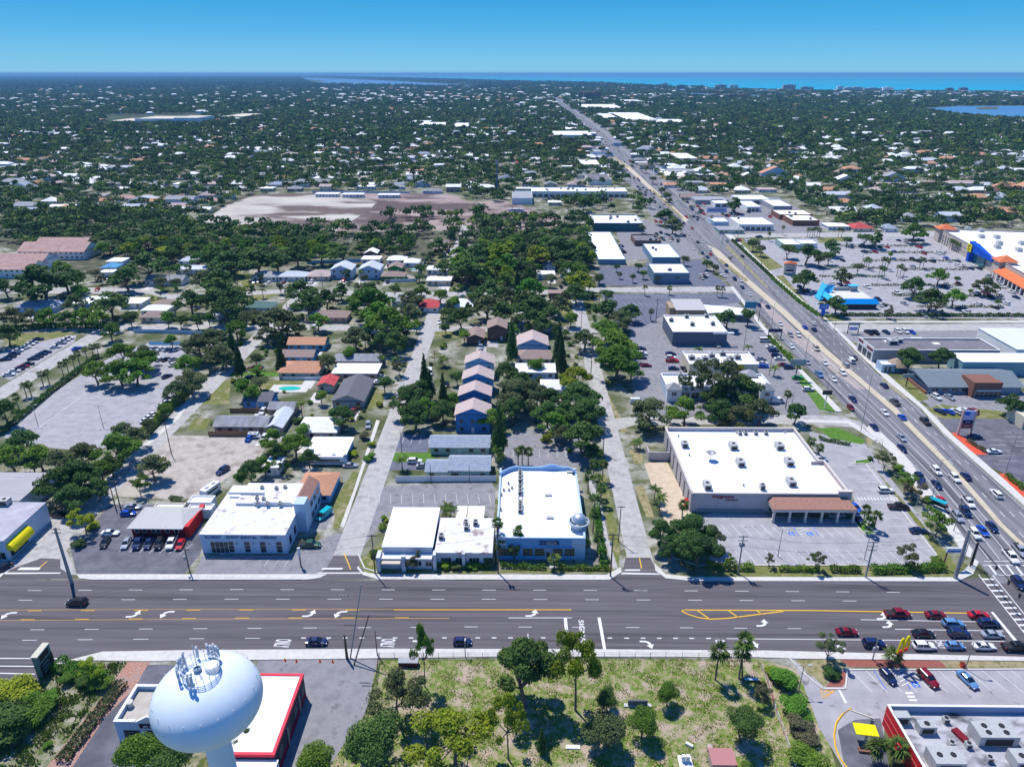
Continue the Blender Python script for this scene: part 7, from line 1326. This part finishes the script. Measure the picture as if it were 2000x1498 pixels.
for i in range(8):
    x0,x1=-3+i*.8,-3+(i+1)*.8; w=lambda x:1.05*min(1,((3.5-x)/2.6)**.6) if x<3.5 else 0.02
    m.hexa([(x0,-w(x0)*.4,.5),(x1,-w(x1)*.4,.55),(x1,w(x1)*.4,.55),(x0,w(x0)*.4,.5),(x0,-w(x0),1.2),(x1,-w(x1),1.25),(x1,w(x1),1.25),(x0,w(x0),1.2)])
m.build('hull',WHT,o); m=MB(); m.box(-1,-.6,1.25,.5,.6,1.9); m.build('cabin',WHT,o); m=MB(); m.box(-3,-.7,.3,3.6,.7,.42); m.build('trailer_frame',GREYM,o)
# ================================================================ poles, lamps, wires
WPOLE=pm('wood_pole',(.11,.085,.065),(.17,.13,.1),scale=2); CPOLE=pm('concrete_pole',(.3,.29,.28),(.38,.37,.35),scale=2); 
POLES={}
def polet(bx_,by_,ty):
    b=P(bx_,by_); h=6
    for z in range(15,400):
        if pix(b.x,b.y,z/10)[1]<=ty: h=z/10; break
    return b,h
def upole(bx_,by_,ty,lab,r=.16,arms=1,mat=None,tr=0,key=None,lean=(0,0),name='utility_pole'):
    b,h=polet(bx_,by_,ty); o=thing(name,lab,'pole',(b.x,b.y,0),0,'utility poles'); m=MB(); m.tube([(0,0,-.05),(lean[0],lean[1],h)],[r*1.25,r*.8],8); m.build('pole',mat or WPOLE,o)
    for i in range(arms):
        m=MB(); z=h-.5-i*1.1; m.box(-1.1,-.07,z,1.1,.07,z+.14); a=m.build('crossarm',mat or WPOLE,o); 
        for x in(-1,-.4,.4,1): m=MB(); m.lathe([(.05,z+.14),(.09,z+.2),(.09,z+.3),(.04,z+.38)],6,0,(x,0)); m.build('insulator',GREYM,a)
    for i in range(tr): m=MB(); m.lathe([(.01,h-3.2),(.28,h-3.2),(.28,h-2.3),(.2,h-2.15),(.01,h-2.1)],10,0,(.4*(1 if i%2 else -1),.3*(i-1))); m.build('transformer',HVACM,o)
    if key: POLES[key]=(b.x,b.y,h)
    if lab is None: later(o,'dark utility pole')
    return o
def lamp(bx_,by_,ty,lab=None,arm=1.6,az=0,double=False,mat=None,r=.09):
    b,h=polet(bx_,by_,ty); o=thing('street_lamp',lab,'street lamp',(b.x,b.y,0),az,'street lamps'); m=MB(); m.tube([(0,0,-.05),(0,0,h)],[r*1.3,r*.75],8); m.build('pole',mat or CPOLE,o)
    for sg in ((1,-1) if double else (1,)):
        m=MB(); m.tube([(0,0,h-.25),(sg*arm*.5,0,h+.1),(sg*arm,0,h+.15)],.05,6); m.build('arm',GREYM,o); m=MB(); m.cbox((sg*(arm+.3),0,h+.13),(.8,.32,.16)); m.build('lamp_head',pm('lamp_head_grey',(.45,.46,.48)),o)
    if lab is None: later(o,'double-headed lamp post' if double else 'street lamp post')
    return o
upole(140,1138,1031,'massive grey concrete power pole leaning over the lower left corner lot',.34,2,CPOLE,key='a'); upole(371,1118,1071,'dark wooden pole between the red diner lot and the florist forecourt',.15,1,tr=1,key='b'); upole(733,1121,1044,'wooden pole at the left front corner of the white offices',.15,1,key='c'); upole(973,1120,1027,'wooden pole between the white offices and the blue store',.16,1,tr=3,key='d'); upole(1192,1126,1042,'wooden pole with crossarm right of the blue store corner',.17,2,tr=1,key='e'); upole(1208,1058,988,'slim dark pole on the grass verge beside the pale side street',.12,1)
upole(1441,1120,1046,'pole with three grey transformer cans below the drugstore car park',.17,2,CPOLE,tr=3,key='f'); upole(1690,1128,1057,'concrete pole with several crossarms by the right hedge',.2,3,CPOLE,key='g'); upole(1865,1129,1035,'thick tall concrete pole on the street corner by the crosswalk',.42,0,CPOLE,key='h'); upole(1897,1104,1058,'short thick dark pole behind the junction corner pavement',.24,0)
upole(226,992,950,'left one of two leaning poles at the pale lane by the big oaks',.15,0); upole(236,994,938,'right taller one of two poles at the pale lane by the big oaks',.15,1); upole(335,887,825,'pole with small signs at the edge of the bare dirt lot',.13,1)
upole(1178,884,819,'slim pole on the left verge of the right-hand side street',.13,1,key='i'); upole(1154,735,650,'tall bare pole at the bend of the right-hand side street',.13,1); upole(785,884,844,'pole next to the dark bays of the blue-grey cottages',.1,0); upole(842,943,908,'left thin pole along the white slatted fence',.08,0); upole(917,943,906,'right thin pole along the white slatted fence',.08,0); upole(850,718,684,None,.1,1)
upole(678,1286,1239,'stout dark pole at the kerb left of the meadow',.26,0); upole(691,1299,1218,'long wooden pole leaning over the lower kerb',.13,1,lean=(3.6,2.5)); upole(684,1286,1160,'pale grey lamp pole leaning over the wide road',.12,1,CPOLE,lean=(3.2,3)); upole(737,1280,1231,'thin dark pole at the top left corner of the meadow',.1,0); upole(1704,1288,1247,'pole with white meter drums beside the lower car park',.12,0,GREYM,tr=2)
upole(1281,628,585,None,.14,1); upole(1481,628,585,None,.16,1); upole(1502,733,696,'dark slim pole by the parking bays of the turreted shops',.1,0); upole(1452,686,637,'dark slim pole at the parking corner of the shop row',.1,0); upole(560,600,560,None,.12,1); upole(632,575,535,None,.12,1); upole(432,650,615,None,.12,1); upole(335,560,530,None,.12,1)
for a in ((221,560,520),(1135,640,610),(1140,700,660),(1170,600,560),(465,560,525),(820,560,520),(1410,480,455),(1441,465,430),(1486,522,482)): upole(a[0],a[1],a[2],None,.12,1)
for a in ((1519,1087,1035),(1688,1092,1039),(74,829,792),(201,831,794),(1885,1306,1255),(1560,1348,1300)): lamp(*a,arm=.9,double=a[0]<1600 or a[0]==1688)
for a,az in (((1816,987,898),0),((1862,1038,975),0),((1681,842,762),PI),((1715,903,862),PI),((1789,989,932),0),((1965,919,846),PI),((1569,719,655),0),((1629,646,621),PI),((1506,641,592),0),((1446,590,566),0),((1365,496,456),0),((1452,536,507),0),((1326,416,395),0),((1385,523,500),0),((1876,1104,1062),0),((1545,800,765),0),((1697,763,730),0),((1615,765,735),0),((909,1284,1256),PI/2),((1031,1279,1258),PI/2)): lamp(*a,arm=2.2 if a[0]!=909 else .6,az=az)
for x,y in ((1605,552),(1712,560),(1750,562),(1682,520),(1790,500),(1835,498),(1850,540),(1905,520),(1986,548),(1785,590),(1730,493)): lamp(x,y,y-24,arm=1,double=True)
def wire(k1,k2,drops=(.35,),nm='power_line'):
    a,b=POLES[k1],POLES[k2]; pts=[]; m=MB(); h1,h2=a[2]-drops[0],b[2]-drops[0]; n=14
    for i in range(n+1):
        t=i/n; pts.append((a[0]+(b[0]-a[0])*t,a[1]+(b[1]-a[1])*t,h1+(h2-h1)*t-4*1.1*t*(1-t)))
    m.tube(pts,.035,4); o=m.build(nm,pm('wire_grey',(.12,.12,.12))); tag(o,None,'cable','overhead wires'); q=pix(*pts[n//2]); later(o,'thin overhead wire',(q[0],q[1])); return o
for a,b in zip('abcdefg','bcdefgh'):
    for dr in (.25,3.0): wire(a,b,(dr,))
# traffic signal mast
b=P(1876,1106); o=thing('signal_mast','long curved street light arm over the highway at the junction corner','street light',(b.x+1,b.y+1,0)); m=MB(); m.tube([(0,0,0),(0,0,8.5)],[.14,.09],8); m.build('pole',GREYM,o); m=MB(); m.tube([(0,0,8.2),(2,-.3,9),(4.6,-.6,9.1)],.07,6); m.build('arm',HVACM,o)
A=P(1909,1060,7.2); B=P(2030,1206,7.2); o=thing('traffic_signal_mast','dark signal mast arm reaching over the crosswalk at the junction','traffic light',(A.x,A.y,0)); m=MB(); m.tube([(0,0,0),(0,0,7.3)],[.2,.15],8); m.build('pole',DARKM,o); m=MB(); d=B-A; m.tube([(0,0,7.2),(d.x*.5,d.y*.5,7.4),(d.x,d.y,7.5)],[.14,.11,.07],6); m.build('arm',DARKM,o)
for t in (.35,.55,.72,.9):
    m=MB(); m.box(d.x*t-.18,d.y*t-.18,6.3,d.x*t+.18,d.y*t+.18,7.4); m.build('signal_head',DARKM,o)
# ================================================================ signs
def board(name,lab,px,py,ty,w_,hh,mats,post='single',az=0,lines=(),cat='sign',thick=.4,pm_=None,tm=None,sz=None):
    """sign board on posts: base photo point, photo row of its top, width, height of the face"""
    b,h=polet(px,py,ty); o=thing(name,lab,cat,(b.x,b.y,0),az); m=MB()
    xs=(0,) if post=='single' else (-w_/2+.2,w_/2-.2)
    for x in xs: m=MB(); m.box(x-.15,-.15,0,x+.15,.15,h-hh); m.build('post',pm_ or DARKM,o)
    m=MB(); m.box(-w_/2,-thick/2,h-hh,w_/2,thick/2,h); f=m.build('panel',mats,o)
    n=len(lines)
    for i,l in enumerate(lines): text(l,sz or min(hh/(n+.4)*.8,w_/max(1,len(l))*1.25),tm or WHT,f,(0,-thick/2-.03,h-hh*(i+.5)/n),(PI/2,0,0),ext=.01)
    return o,h
board('shop_sign','white sign board on a pole in front of the florist forecourt',588,1106,1070,.7,2.6,WHT,az=R(20))
b,h=polet(1753,1304,1262); o=thing('arches_sign','tall pole sign with two rounded yellow arches over a red panel','sign',(b.x,b.y,0),R(25)); m=MB(); m.tube([(0,0,0),(0,0,h-1.4)],.18,8); m.build('post',BRICK,o); m=MB(); m.box(-1.5,-.15,h-1.6,1.5,.15,h-.9); m.build('panel',RED,o)
for sg in (-1,1):
    m=MB(); m.tube([(sg*.8-.74+1.48*i/16,-.02,h-1.2+3.5*math.sin(PI*i/16)**.65) for i in range(17)],.24,6); m.build('arch',YEL,o)
o,h=board('monument_sign','blue and white store sign on two brown posts near the junction corner',1856,1108,1070,4.2,1.3,[WHT],'double',pm_=BRICK); m=MB(); m.box(-2.1,-.24,h-1.2,2.1,-.21,h-.7); m.build('blue_band',BLUEP,o)
# pylon of the right-hand centre
b,h=polet(1882,849,801); o=thing('pylon_sign','tall pink-framed pylon sign with blue and white tenant panels','sign',(b.x,b.y,0)); PKM=pm('pink_frame',(.6,.42,.38)); 
for x in(-2.1,2.1): m=MB(); m.box(x-.3,-.3,0,x+.3,.3,h); m.build('post',PKM,o)
m=MB(); m.box(-1.8,-.2,h-3.6,1.8,.2,h-.3); m.build('panel',LILAC,o); m=MB(); m.box(-1.75,-.26,h-1.9,.1,-.21,h-.4); m.build('blue_panel',BLUEP,o); m=MB(); m.box(-1.8,-.2,h-5.2,1.8,.2,h-3.8); f=m.build('navy_panel',NAVY,o); text('3 19',.8,LILAC,f,(0,-.23,h-4.5),(PI/2,0,0)); m=MB(); m.box(-1.8,-.2,h-6.8,1.8,.2,h-5.4); f=m.build('maroon_panel',MRED,o); m=MB(); m.box(-1.2,-.23,h-6.0,1.2,-.21,h-5.8); m.build('strip',WHT,f)
o,h=board('restaurant_sign','small blue pancake house sign shaped like a T beside the highway lawn',1605,624,596,4.6,2.2,[BLUEP],lines=('IHOP',)); m=MB(); m.box(-.9,-.2,2.4,.9,.2,h-2.2); m.build('stem',BLUEP,o)
board('cafe_sign','stack of teal lettered sign boards above the steakhouse trees',1460,640,590,5.5,3.2,[pm('teal_sign',(.05,.25,.35))],pm_=DARKM); board('flat_sign','wide dark flat sign by the highway hedge above the bank bays',1512,662,643,6.4,1.5,[NAVY],'double'); 
o,h=board('mattress_sign','arched mattress shop sign on a black post by the green car',1553,742,702,6.2,2.6,[pm('sign_greygreen',(.25,.33,.33))],lines=('MATTRESS','ONE'),tm=WHT); m=MB(); m.lathe([(3.1,-.2),(3.1,.2)],24); m.tube([(3.0*math.cos(PI*i/12),0,h+.9*math.sin(PI*i/12)) for i in range(13)],.16,6); 
board('small_shop_sign','small white-topped sign on a pole at the bright lawn tip',1610,798,763,3.4,1.6,[DARKM],pm_=WHT); board('billboard','wide lilac billboard with dark lettering facing the highway',1399,422,406,17,4.2,[LILAC],'double',lines=('LAKEWOOD',),tm=NAVY)
o,h=board('twin_post_sign','sign with a white lower panel between two dark posts at the cross street',1665,652,630,5.4,1.4,[GREYW],'double'); m=MB(); m.box(-2,-.1,h-4,2,.1,h-2.2); m.build('lower_panel',LILAC,o)
board('low_sign','pale rectangular sign on a short post in the brown lawn of the shingled restaurant',1769,755,731,4.2,1.4,[pm('sign_greygreen',(.25,.33,.33))])
b,h=polet(1541,536,510); o=thing('plaza_pylon','stone pylon with an orange hipped cap and dark panels at the plaza entrance','sign',(b.x,b.y,0)); m=MB()
for x in(-3,3): m.box(x-.7,-.7,0,x+.7,.7,h-1.4)
m.box(-2.3,-.4,0,2.3,.4,1.2); m.build('frame',CREAM,o); m=MB(); e=4.2
for i in range(4): c4=[(-e,-1.6,h-1.4),(e,-1.6,h-1.4),(e,1.6,h-1.4),(-e,1.6,h-1.4)]; m.poly([c4[i],c4[(i+1)%4],(0,0,h)])
m.build('cap',ORNG,o)
for i,mt in enumerate((GREYW,YEL,NAVY)): m=MB(); m.box(-2.28,-.35,h-3.2-i*1.8,2.28,.35,h-1.7-i*1.8); m.build('panel',mt if i!=1 else GREYW,o)
# dark green monument sign lower left
A=P(66,1284,5.6); B=P(89,1256,5.6); d=B-A; an=math.atan2(d.y,d.x); L_=d.length; o=thing('tenant_sign','tall slanted grey and dark sign slab with beige top at the lower left kerb','sign',((A.x+B.x)/2,(A.y+B.y)/2,0),an); m=MB(); m.box(-L_/2,-.6,0,L_/2,.6,5.5); m.build('slab',pm('sign_slab_grey',(.16,.22,.22)),o); m=MB(); m.box(-L_/2-.1,-.7,5.5,L_/2+.1,.7,5.7); m.build('cap',pm('beige_cap',(.6,.56,.46)),o)
m=MB(); m.box(-L_/2+.5,-.66,3.9,L_/2-.7,-.61,5.2); m.build('panel',BLACK,o)
for i in range(4): m=MB(); m.box(-L_/2-.02,-.68,.2+i*.82,L_/2+.02,-.61,.9+i*.82); m.build('panel',BLACK,o)
for i in range(3): m=MB(); m.box(-L_/2+.6,-.70,1.0+i*.82,L_/2-1.4,-.685,1.08+i*.82); m.build('white_strip',WHT,o)
# bus shelter, cones, bench, stones, shed
b=P(1829,992); o=thing('bus_shelter','small bus shelter with a teal roof on the highway verge','bus shelter',(b.x,b.y,0),R(-50)); m=MB(); m.box(-2.2,-.9,2.5,2.2,.9,2.65); m.build('roof',TEAL,o)
for x in(-2,2): m=MB(); m.box(x-.06,.7,0,x+.06,.82,2.5); m.build('post',DARKM,o)
m=MB(); m.box(-1.9,.72,.4,1.9,.76,2.2); m.build('glass_panel',GLASS,o)
for i,(x,y) in enumerate(((557,1290),(579,1292),(625,1292),(650,1293))):
    b=P(x,y); o=thing('traffic_cone',f'{["leftmost","second","third","rightmost"][i]} of four orange cones across the grey forecourt entrance','cone',(b.x,b.y,gz(b.x,b.y)),0,'traffic cones'); m=MB(); m.lathe([(.2,.04),(.05,.8),(.01,.82)],10); m.build('cone',pm('cone_orange',(.8,.12,.02)),o); m=MB(); m.box(-.26,-.26,0,.26,.26,.04); m.build('base',pm('cone_orange',(.8,.12,.02)),o)
def prop(name,lab,cat,px,py,parts,az=0):
    b=P(px,py); o=thing(name,lab,cat,(b.x,b.y,gz(b.x,b.y)),az)
    for nm,mt,bxs in parts:
        for q in bxs: m=MB(); m.box(*q); m.build(nm,mt,o)
    return o
prop('bench','pale blue bench in the shade of the two fan palms','bench',1467,1329,[('seat',BLUWL,[(-1.4,-.3,.42,1.4,.3,.5)]),('leg',GREYW,[(-1.2,-.25,0,-1.05,.25,.42),(1.05,-.25,0,1.2,.25,.42)])])
prop('memorial_wall','dark granite slab on a pale plinth between two round meadow trees','memorial',1245,1378,[('plinth',pm('stone_pale',(.5,.5,.5)),[(-2.7,-.4,0,2.7,.4,.25)]),('slab',pm('granite',(.12,.13,.15)),[(-1.9,-.2,.25,1.9,.2,1.5)])])
prop('garden_shed','little shed with a flat pink roof at the bottom of the meadow','shed',1408,1496,[('wall',PINKW,[(-2,-1.5,0,2,1.6,2.3)]),('roof',pm('pink_roof',(.45,.2,.2)),[(-2.2,-1.7,2.3,2.2,1.8,2.45)])])
prop('memorial_stone','white twin-headed monument on a stepped base near the pink shed','monument',1338,1488,[('base',WHT,[(-1.2,-1.2,0,1.2,1.2,.3)]),('figure',WHT,[(-.7,-.3,.3,-.1,.3,1.7),(.1,-.3,.3,.7,.3,1.7)])])
prop('stone_block','narrow white stone block tilted in the meadow grass','stone',1346,1456,[('block',WHT,[(-.7,-.25,0,.7,.25,.5)])],R(-35)); prop('stone_block','brown stone block beside the pink shed','stone',1386,1463,[('block',PINKW,[(-.45,-.6,0,.45,.6,.6)])],R(-15)); prop('stone_slab','flat pale slab lying in the meadow left of the dark round tree','stone',1119,1459,[('slab',WHT,[(-1.3,-.4,0,1.3,.4,.18)])])
prop('utility_box','dark red equipment box with grey lid inside the meadow fence','utility box',798,1298,[('box',pm('box_maroon',(.1,.02,.03)),[(-2.0,-.7,0,2.0,.7,1.1)]),('lid',GREYW,[(-2.1,-.8,1.1,2.1,.8,1.3)])])
prop('menu_canopy','curved yellow canopy over the restaurant drive-through lane','canopy',1685,1448,[('post',CREAM,[(.2,-.2,0,.6,.2,2.9)]),('roof',YEL,[(-2.0,-1.2,2.9,2.0,1.4,3.05)]),('planter',BRICK,[(-1.4,-2.6,0,1.6,-1.6,.5)])],R(-8)); prop('clearance_bar','cream height bar leaning over the drive-through entrance','barrier',1684,1412,[('post',GREYM,[(1.2,-.3,0,1.8,.3,1.9)]),('bar',CREAM,[(-2.6,-.1,2.0,1.6,.1,2.2)])],R(-28))
prop('litter_bin','small red bin at the edge of the lower car park','bin',1879,1302,[('bin',pm('bin_red',(.7,.08,.03)),[(-.4,-.4,0,.4,.4,.9)]),('lid',pm('bin_dark',(.15,.02,.02)),[(-.42,-.42,.9,.42,.42,1.0)])])
# fences
def fence(name,lab,s,h,mt,post=2.5,slat=True,group='fences',rail=False):
    pts=PX(s); c=pts[0]; o=thing(name,lab,'fence',(c.x,c.y,0),0,group); m=MB()
    for a,b in zip(pts,pts[1:]):
        d=b-a; L=d.length; an=math.atan2(d.y,d.x); n=max(1,int(L/post))
        if rail:
            for z in (h*.3,h*.65,h): m.tube([(a.x-c.x,a.y-c.y,z),(b.x-c.x,b.y-c.y,z)],.035,4)
            for i in range(n+1): p=a+d*(i/n)-c; m.tube([(p.x,p.y,0),(p.x,p.y,h+.1)],.045,4)
        else:
            n2=max(1,int(L/(.6 if slat else L)))
            for i in range(n2): p=a+d*((i+.5)/n2)-c; m.cbox((p.x,p.y,h/2+random.uniform(-.03,.03)*slat),(L/n2*(.93 if slat else 1),.07,h),an)
            for i in range(n+1): p=a+d*(i/n)-c; m.cbox((p.x,p.y,h/2+.05),(.14,.14,h+.1),an)
    m.build('boards' if not rail else 'rails',mt,o); return o
fence('slatted_fence','long white slatted fence below the two blue-grey cottages','773,941 968,940',2.0,WHT,2.5); fence('board_fence','orange-brown board fence in front of the weathered grey house','408,852 492,852',1.9,WOODF); fence('board_fence','orange-brown board fence behind the weathered grey house','450,806 545,806',1.8,WOODF); fence('rail_fence','thin dark rail fence along the top of the meadow','742,1285 1000,1284 1300,1284 1460,1288',1.4,DARKM,3,rail=True); fence('rail_fence','leaning dark rail fence between grey forecourt and meadow','740,1284 735,1330 722,1380 700,1440',1.4,DARKM,3,rail=True)
fence('garden_wall','white and rust-red boundary wall between meadow and drive-through lane','1487,1302 1500,1335 1512,1380 1530,1430 1553,1498',1.1,pm('rusty_white_wall',(.62,.58,.54),(.5,.12,.08),scale=.8,lo=.5,hi=.62),4,slat=False); fence('site_fence','white panel fence north-west of the bare sand field','130,411 395,411 428,398',2.0,WHT,3); fence('garden_wall','white wall closing the street behind the empty car park','262,650 330,651 420,655',1.8,BLUWL,5,slat=False); fence('board_fence','dark board fence along the far side of the orange-roofed house','540,695 560,705 640,700',1.6,pm('dark_boards',(.12,.1,.09)),3); fence('garden_wall','white wall in front of the cream hipped house with orange roof','553,742 632,742',1.5,WHT,4,slat=False)
fence('garden_wall','long blue wall behind the pair of two-storey houses','600,516 705,512',2.2,BLUW,5,slat=False); fence('garden_wall','white boundary wall along the pool garden of the green house','752,552 812,550 832,508',1.8,WHT,4,slat=False); fence('site_fence','pale fence at the far edge of the bare sand field','610,377 680,377 800,378',1.8,BLUWL,4,slat=False)
# pool
def ellipse(cx,cy,rx,ry,z,n=24): c=P(cx,cy); a=rx*mpp(cx,cy); return [(c.x+a*math.cos(2*PI*k/n),c.y+a*ry*math.sin(2*PI*k/n),z) for k in range(n)]
b=P(566,759); struct('pool_deck',MB().box(b.x-7.5,b.y-3.6,.0,b.x+7.5,b.y+3.6,.1),CONC); struct('pool_water',MB().poly(ellipse(566,759,22,.45,.13)),pm('pool_turquoise',(.03,.5,.42),rough=.1,spec=.5)); b=P(807,527); struct('pool_water',MB().poly(ellipse(807,527,6,.6,.2)),pm('pool_turquoise',(.03,.5,.42)))
p=P(238,668); struct('pond_water',MB().poly([(q.x,q.y,.12) for q in PX('290,668 352,668 356,674 292,674')]),pm('pond_blue',(.05,.12,.22),rough=.1,spec=.5))
# mast, excavators
b,h=polet(971,382,312); o=thing('cell_mast','tall slender blue-grey mast rising above the trees by the plaza','mast',(b.x,b.y,0)); m=MB(); m.tube([(0,0,0),(0,0,h)],[.9,.45],10); m.build('pole',pm('mast_blue',(.12,.18,.3)),o); m=MB(); m.lathe([(1.2,h-4),(1.2,h-.5)],10); m.build('antenna',GREYM,o)
for i,(x,y) in enumerate(((944,431),(1010,428),(938,404))):
    b=P(x,y); o=thing('excavator',['small orange excavator on the turned soil','dark excavator with raised arm near the site trailer','green digger under the oaks at the field edge'][i],'excavator',(b.x,b.y,0),R(30+i*70)); mt=[pm('digger_orange',(.6,.2,.03)),DARKM,pm('digger_green',(.03,.3,.1))][i]
    m=MB(); m.box(-2,-1.4,0,2,-.7,.9); m.box(-2,.7,0,2,1.4,.9); m.build('tracks',DARKM,o); m=MB(); m.box(-2,-1.2,.95,1.4,1.2,2.1); m.box(.2,.1,2.1,1.4,1.2,3.2); m.build('cab',mt,o); m=MB(); m.tube([(1.2,-.3,1.8),(4,-.3,4.6),(6.2,-.3,2.4),(6.3,-.3,1.0)],[.3,.25,.2,.3],6); m.build('arm',mt,o)
# ================================================================ labels: each pending thing is named by its look and the nearest landmark, and by its order there
LM='''566 758 near the oval swimming pool;240 745 in the empty car park;60 700 by the far-left parking rows;420 910 around the bare dirt lot;300 1035 by the red diner;480 1010 by the florist;620 935 by the orange-brown roof;650 865 by the flat-roofed blue-walled house;625 825 by the white hipped roof;690 757 by the charcoal roof;480 820 by the weathered grey roofs;930 760 by the row of tall gabled houses;900 880 by the blue-grey cottages;850 1050 by the white offices;1060 985 by the blue store;1010 770 in the grove beside the gabled row;1130 820 in the grove of the right side street;1075 900 by the small lot behind the blue store;1200 680 along the bank's tree belt;1200 600 at the tree belt's far end;1370 640 by the white-roofed bank;1415 700 by the middle shop row;1400 780 by the turreted shops;1450 900 by the drugstore;1360 1050 by the drugstore's left corner;1540 1060 in the drugstore car park;1760 930 on the drugstore's highway side;1800 1070 by the junction corner hedge;1850 1180 at the junction queue;1720 1240 at the arches sign;1000 1200 on the middle of the wide road;150 1200 on the left of the wide road;40 1380 in the lower-left scrub;400 1400 by the water tower;650 1400 by the grey forecourt;1150 1380 in the meadow;1540 1400 by the drive-through wall;1830 1340 in the burger car park;80 890 by the grey warehouse;150 950 at the lane by the diner;30 600 by the blue hipped roof;170 620 on the far-left avenue;320 600 by the brown hipped pair;250 540 by the little blue roof;90 540 by the motel rows;400 560 by the light grey garden roofs;450 640 by the tall conifers;590 690 by the orange gabled houses;700 710 by the long white roof;640 610 by the long brown roof;540 535 by the grey and silver roofs;690 520 by the two-storey pair;780 520 by the green house;840 590 by the red roof;950 640 by the dark brown houses;1045 670 by the tan gabled house;1010 570 in the middle wood;1110 520 by the small white cottages;1125 600 by the grassy triangle;930 500 in the wood below the turned soil;760 610 in the vivid green clump;300 490 in the wood behind the motels;480 500 in the wood below the sand;620 490 below the field's middle;200 440 in the left wood;330 450 in the wood left of the sand;520 450 at the lower sand edge;760 450 below the turned soil;1090 450 by the building site;900 400 at the field's right edge;560 410 in the bare sand field;1190 480 by the long white hall;1300 500 by the blue-grey pair;1240 530 in the tree-dotted car park;1205 430 by the green-walled store;1300 440 at the mid highway car park;1150 390 by the long white plaza;1050 350 behind the white plaza;1180 345 by the dark roof framed in white;1290 320 by the yellow-walled restaurant;1120 300 left of the highway bend;1200 270 by the windowless white store;1150 225 by the highway crest;1260 235 by the far plaza roofs;1345 305 by the hipped office block;1370 395 by the dealership;1470 400 by the white shops;1560 425 by the brown brick buildings;1480 435 by the glazed white shop;1450 500 by the mid highway lawn;1540 480 by the white kiosk;1560 530 by the orange-capped pylon;1640 585 by the blue-roofed restaurant;1700 470 at the plaza's far left;1730 515 in the middle plaza palms;1820 490 at the plaza's upper right;1860 475 by the electronics store;1945 495 at the electronics store's right;1800 560 in the lower plaza car park;1930 570 at the plaza's right edge;1740 650 by the maroon-fronted building;1640 700 by the conical-roofed hut;1570 690 at the highway hedge bays;1530 630 on the highway near the bank;1470 560 on the highway at the steakhouse;1400 515 on the highway near the blue-grey pair;1340 450 on the highway at the signals;1280 390 on the highway by the plaza;1230 340 on the highway's far bend;1180 290 on the highway by the white store;1130 240 near the highway crest;1700 780 on the highway near the mulch strip;1800 880 on the highway beside the drugstore;1880 970 on the highway above the junction;1960 1060 at the highway's junction end;1850 790 at the shingled restaurant;1910 870 at the pink pylon;1700 400 behind the brown brick buildings;1850 400 behind the electronics store;1950 370 in the far right suburb;1800 350 in the right suburb's middle;1650 350 in the suburb right of the shops;1500 340 in the suburb behind the dealership;1450 290 right of the hipped office block;1700 290 in the far right woods;1900 280 towards the right bay;1600 240 below the mangroves;1420 240 among far roofs;1000 300 left of the windowless store;850 300 in the suburb beyond the turned soil;700 340 just behind the sand field;550 340 behind the field's left half;400 350 above the field corner;250 350 in the left suburb;100 360 at the upper left;150 300 in the deep left suburb;350 290 below the office complex;550 280 left of the far school;750 270 below the far school;900 340 at the plaza mast;300 395 by the white panel fence;60 400 by the far-left grey roof;700 300 in the middle far suburb;460 310 in the left middle suburb;1640 177 on the island's middle;1750 178 on the island's right part;1860 179 on the island's right end;1550 178 on the island by the bay;1440 176 on the island's left part;1320 176 on the island's left end;1150 195 inland beside the highway crest;1430 190 at the marina;1000 160 on the left coast;750 155 at the far left coast;840 930 by the white slatted fence;780 920 by the lone feathery palm;1180 930 on the blue store's right side;1290 960 by the loading yard;1440 1120 at the drugstore's road hedge;1700 1010 by the canopy's right island;1600 870 behind the drugstore's right corner;1730 1450 by the red wall;220 700 beside the palm avenue;110 715 along the left palm row;300 815 by the tall hedge;350 690 at the car park's right rear;210 880 below the empty car park;870 635 on the street behind the brown houses;500 725 by the cream orange-roofed house;740 740 by the white boat;720 850 on the left verge of the middle street;800 780 in the garden grove left;860 710 by the thick date palm;940 570 in the dark mid grove;1090 690 by the right brown house;1100 740 by the white cross street roofs'''
LMS=[(float(a),float(b),c) for a,b,c in (t.split(' ',2) for t in LM.replace('\n',';').split(';'))]
ORD=['first','second','third','fourth','fifth','sixth','seventh','eighth','ninth','tenth','eleventh','twelfth']
grp={}
for o,look,x,y in PENDING:
    x_=min(2000,max(0,x)); b=min(LMS,key=lambda l:(l[0]-x_)**2+((l[1]-y)*(1.6 if y>450 else 3))**2); grp.setdefault((look,b[2]),[]).append((x,y,o))
for (look,lm),L_ in grp.items():
    L_.sort(key=lambda t:(t[0],t[1]))
    for i,(x,y,o) in enumerate(L_):
        if len(L_)==1: s=f'{look} {lm}'
        elif len(L_)==2: s=f'{look} {lm}, {"left" if i==0 else "right"} of two'
        else: s=f'{look} {lm}, '+('leftmost' if i==0 else ('rightmost' if i==len(L_)-1 else (ORD[i] if i<12 else f'{i+1}th')+' from left'))
        w_=s.split(); o['label']=s if len(w_)<=16 else ' '.join(w_[:16])
        if len(w_)>16: print('LONG',s)
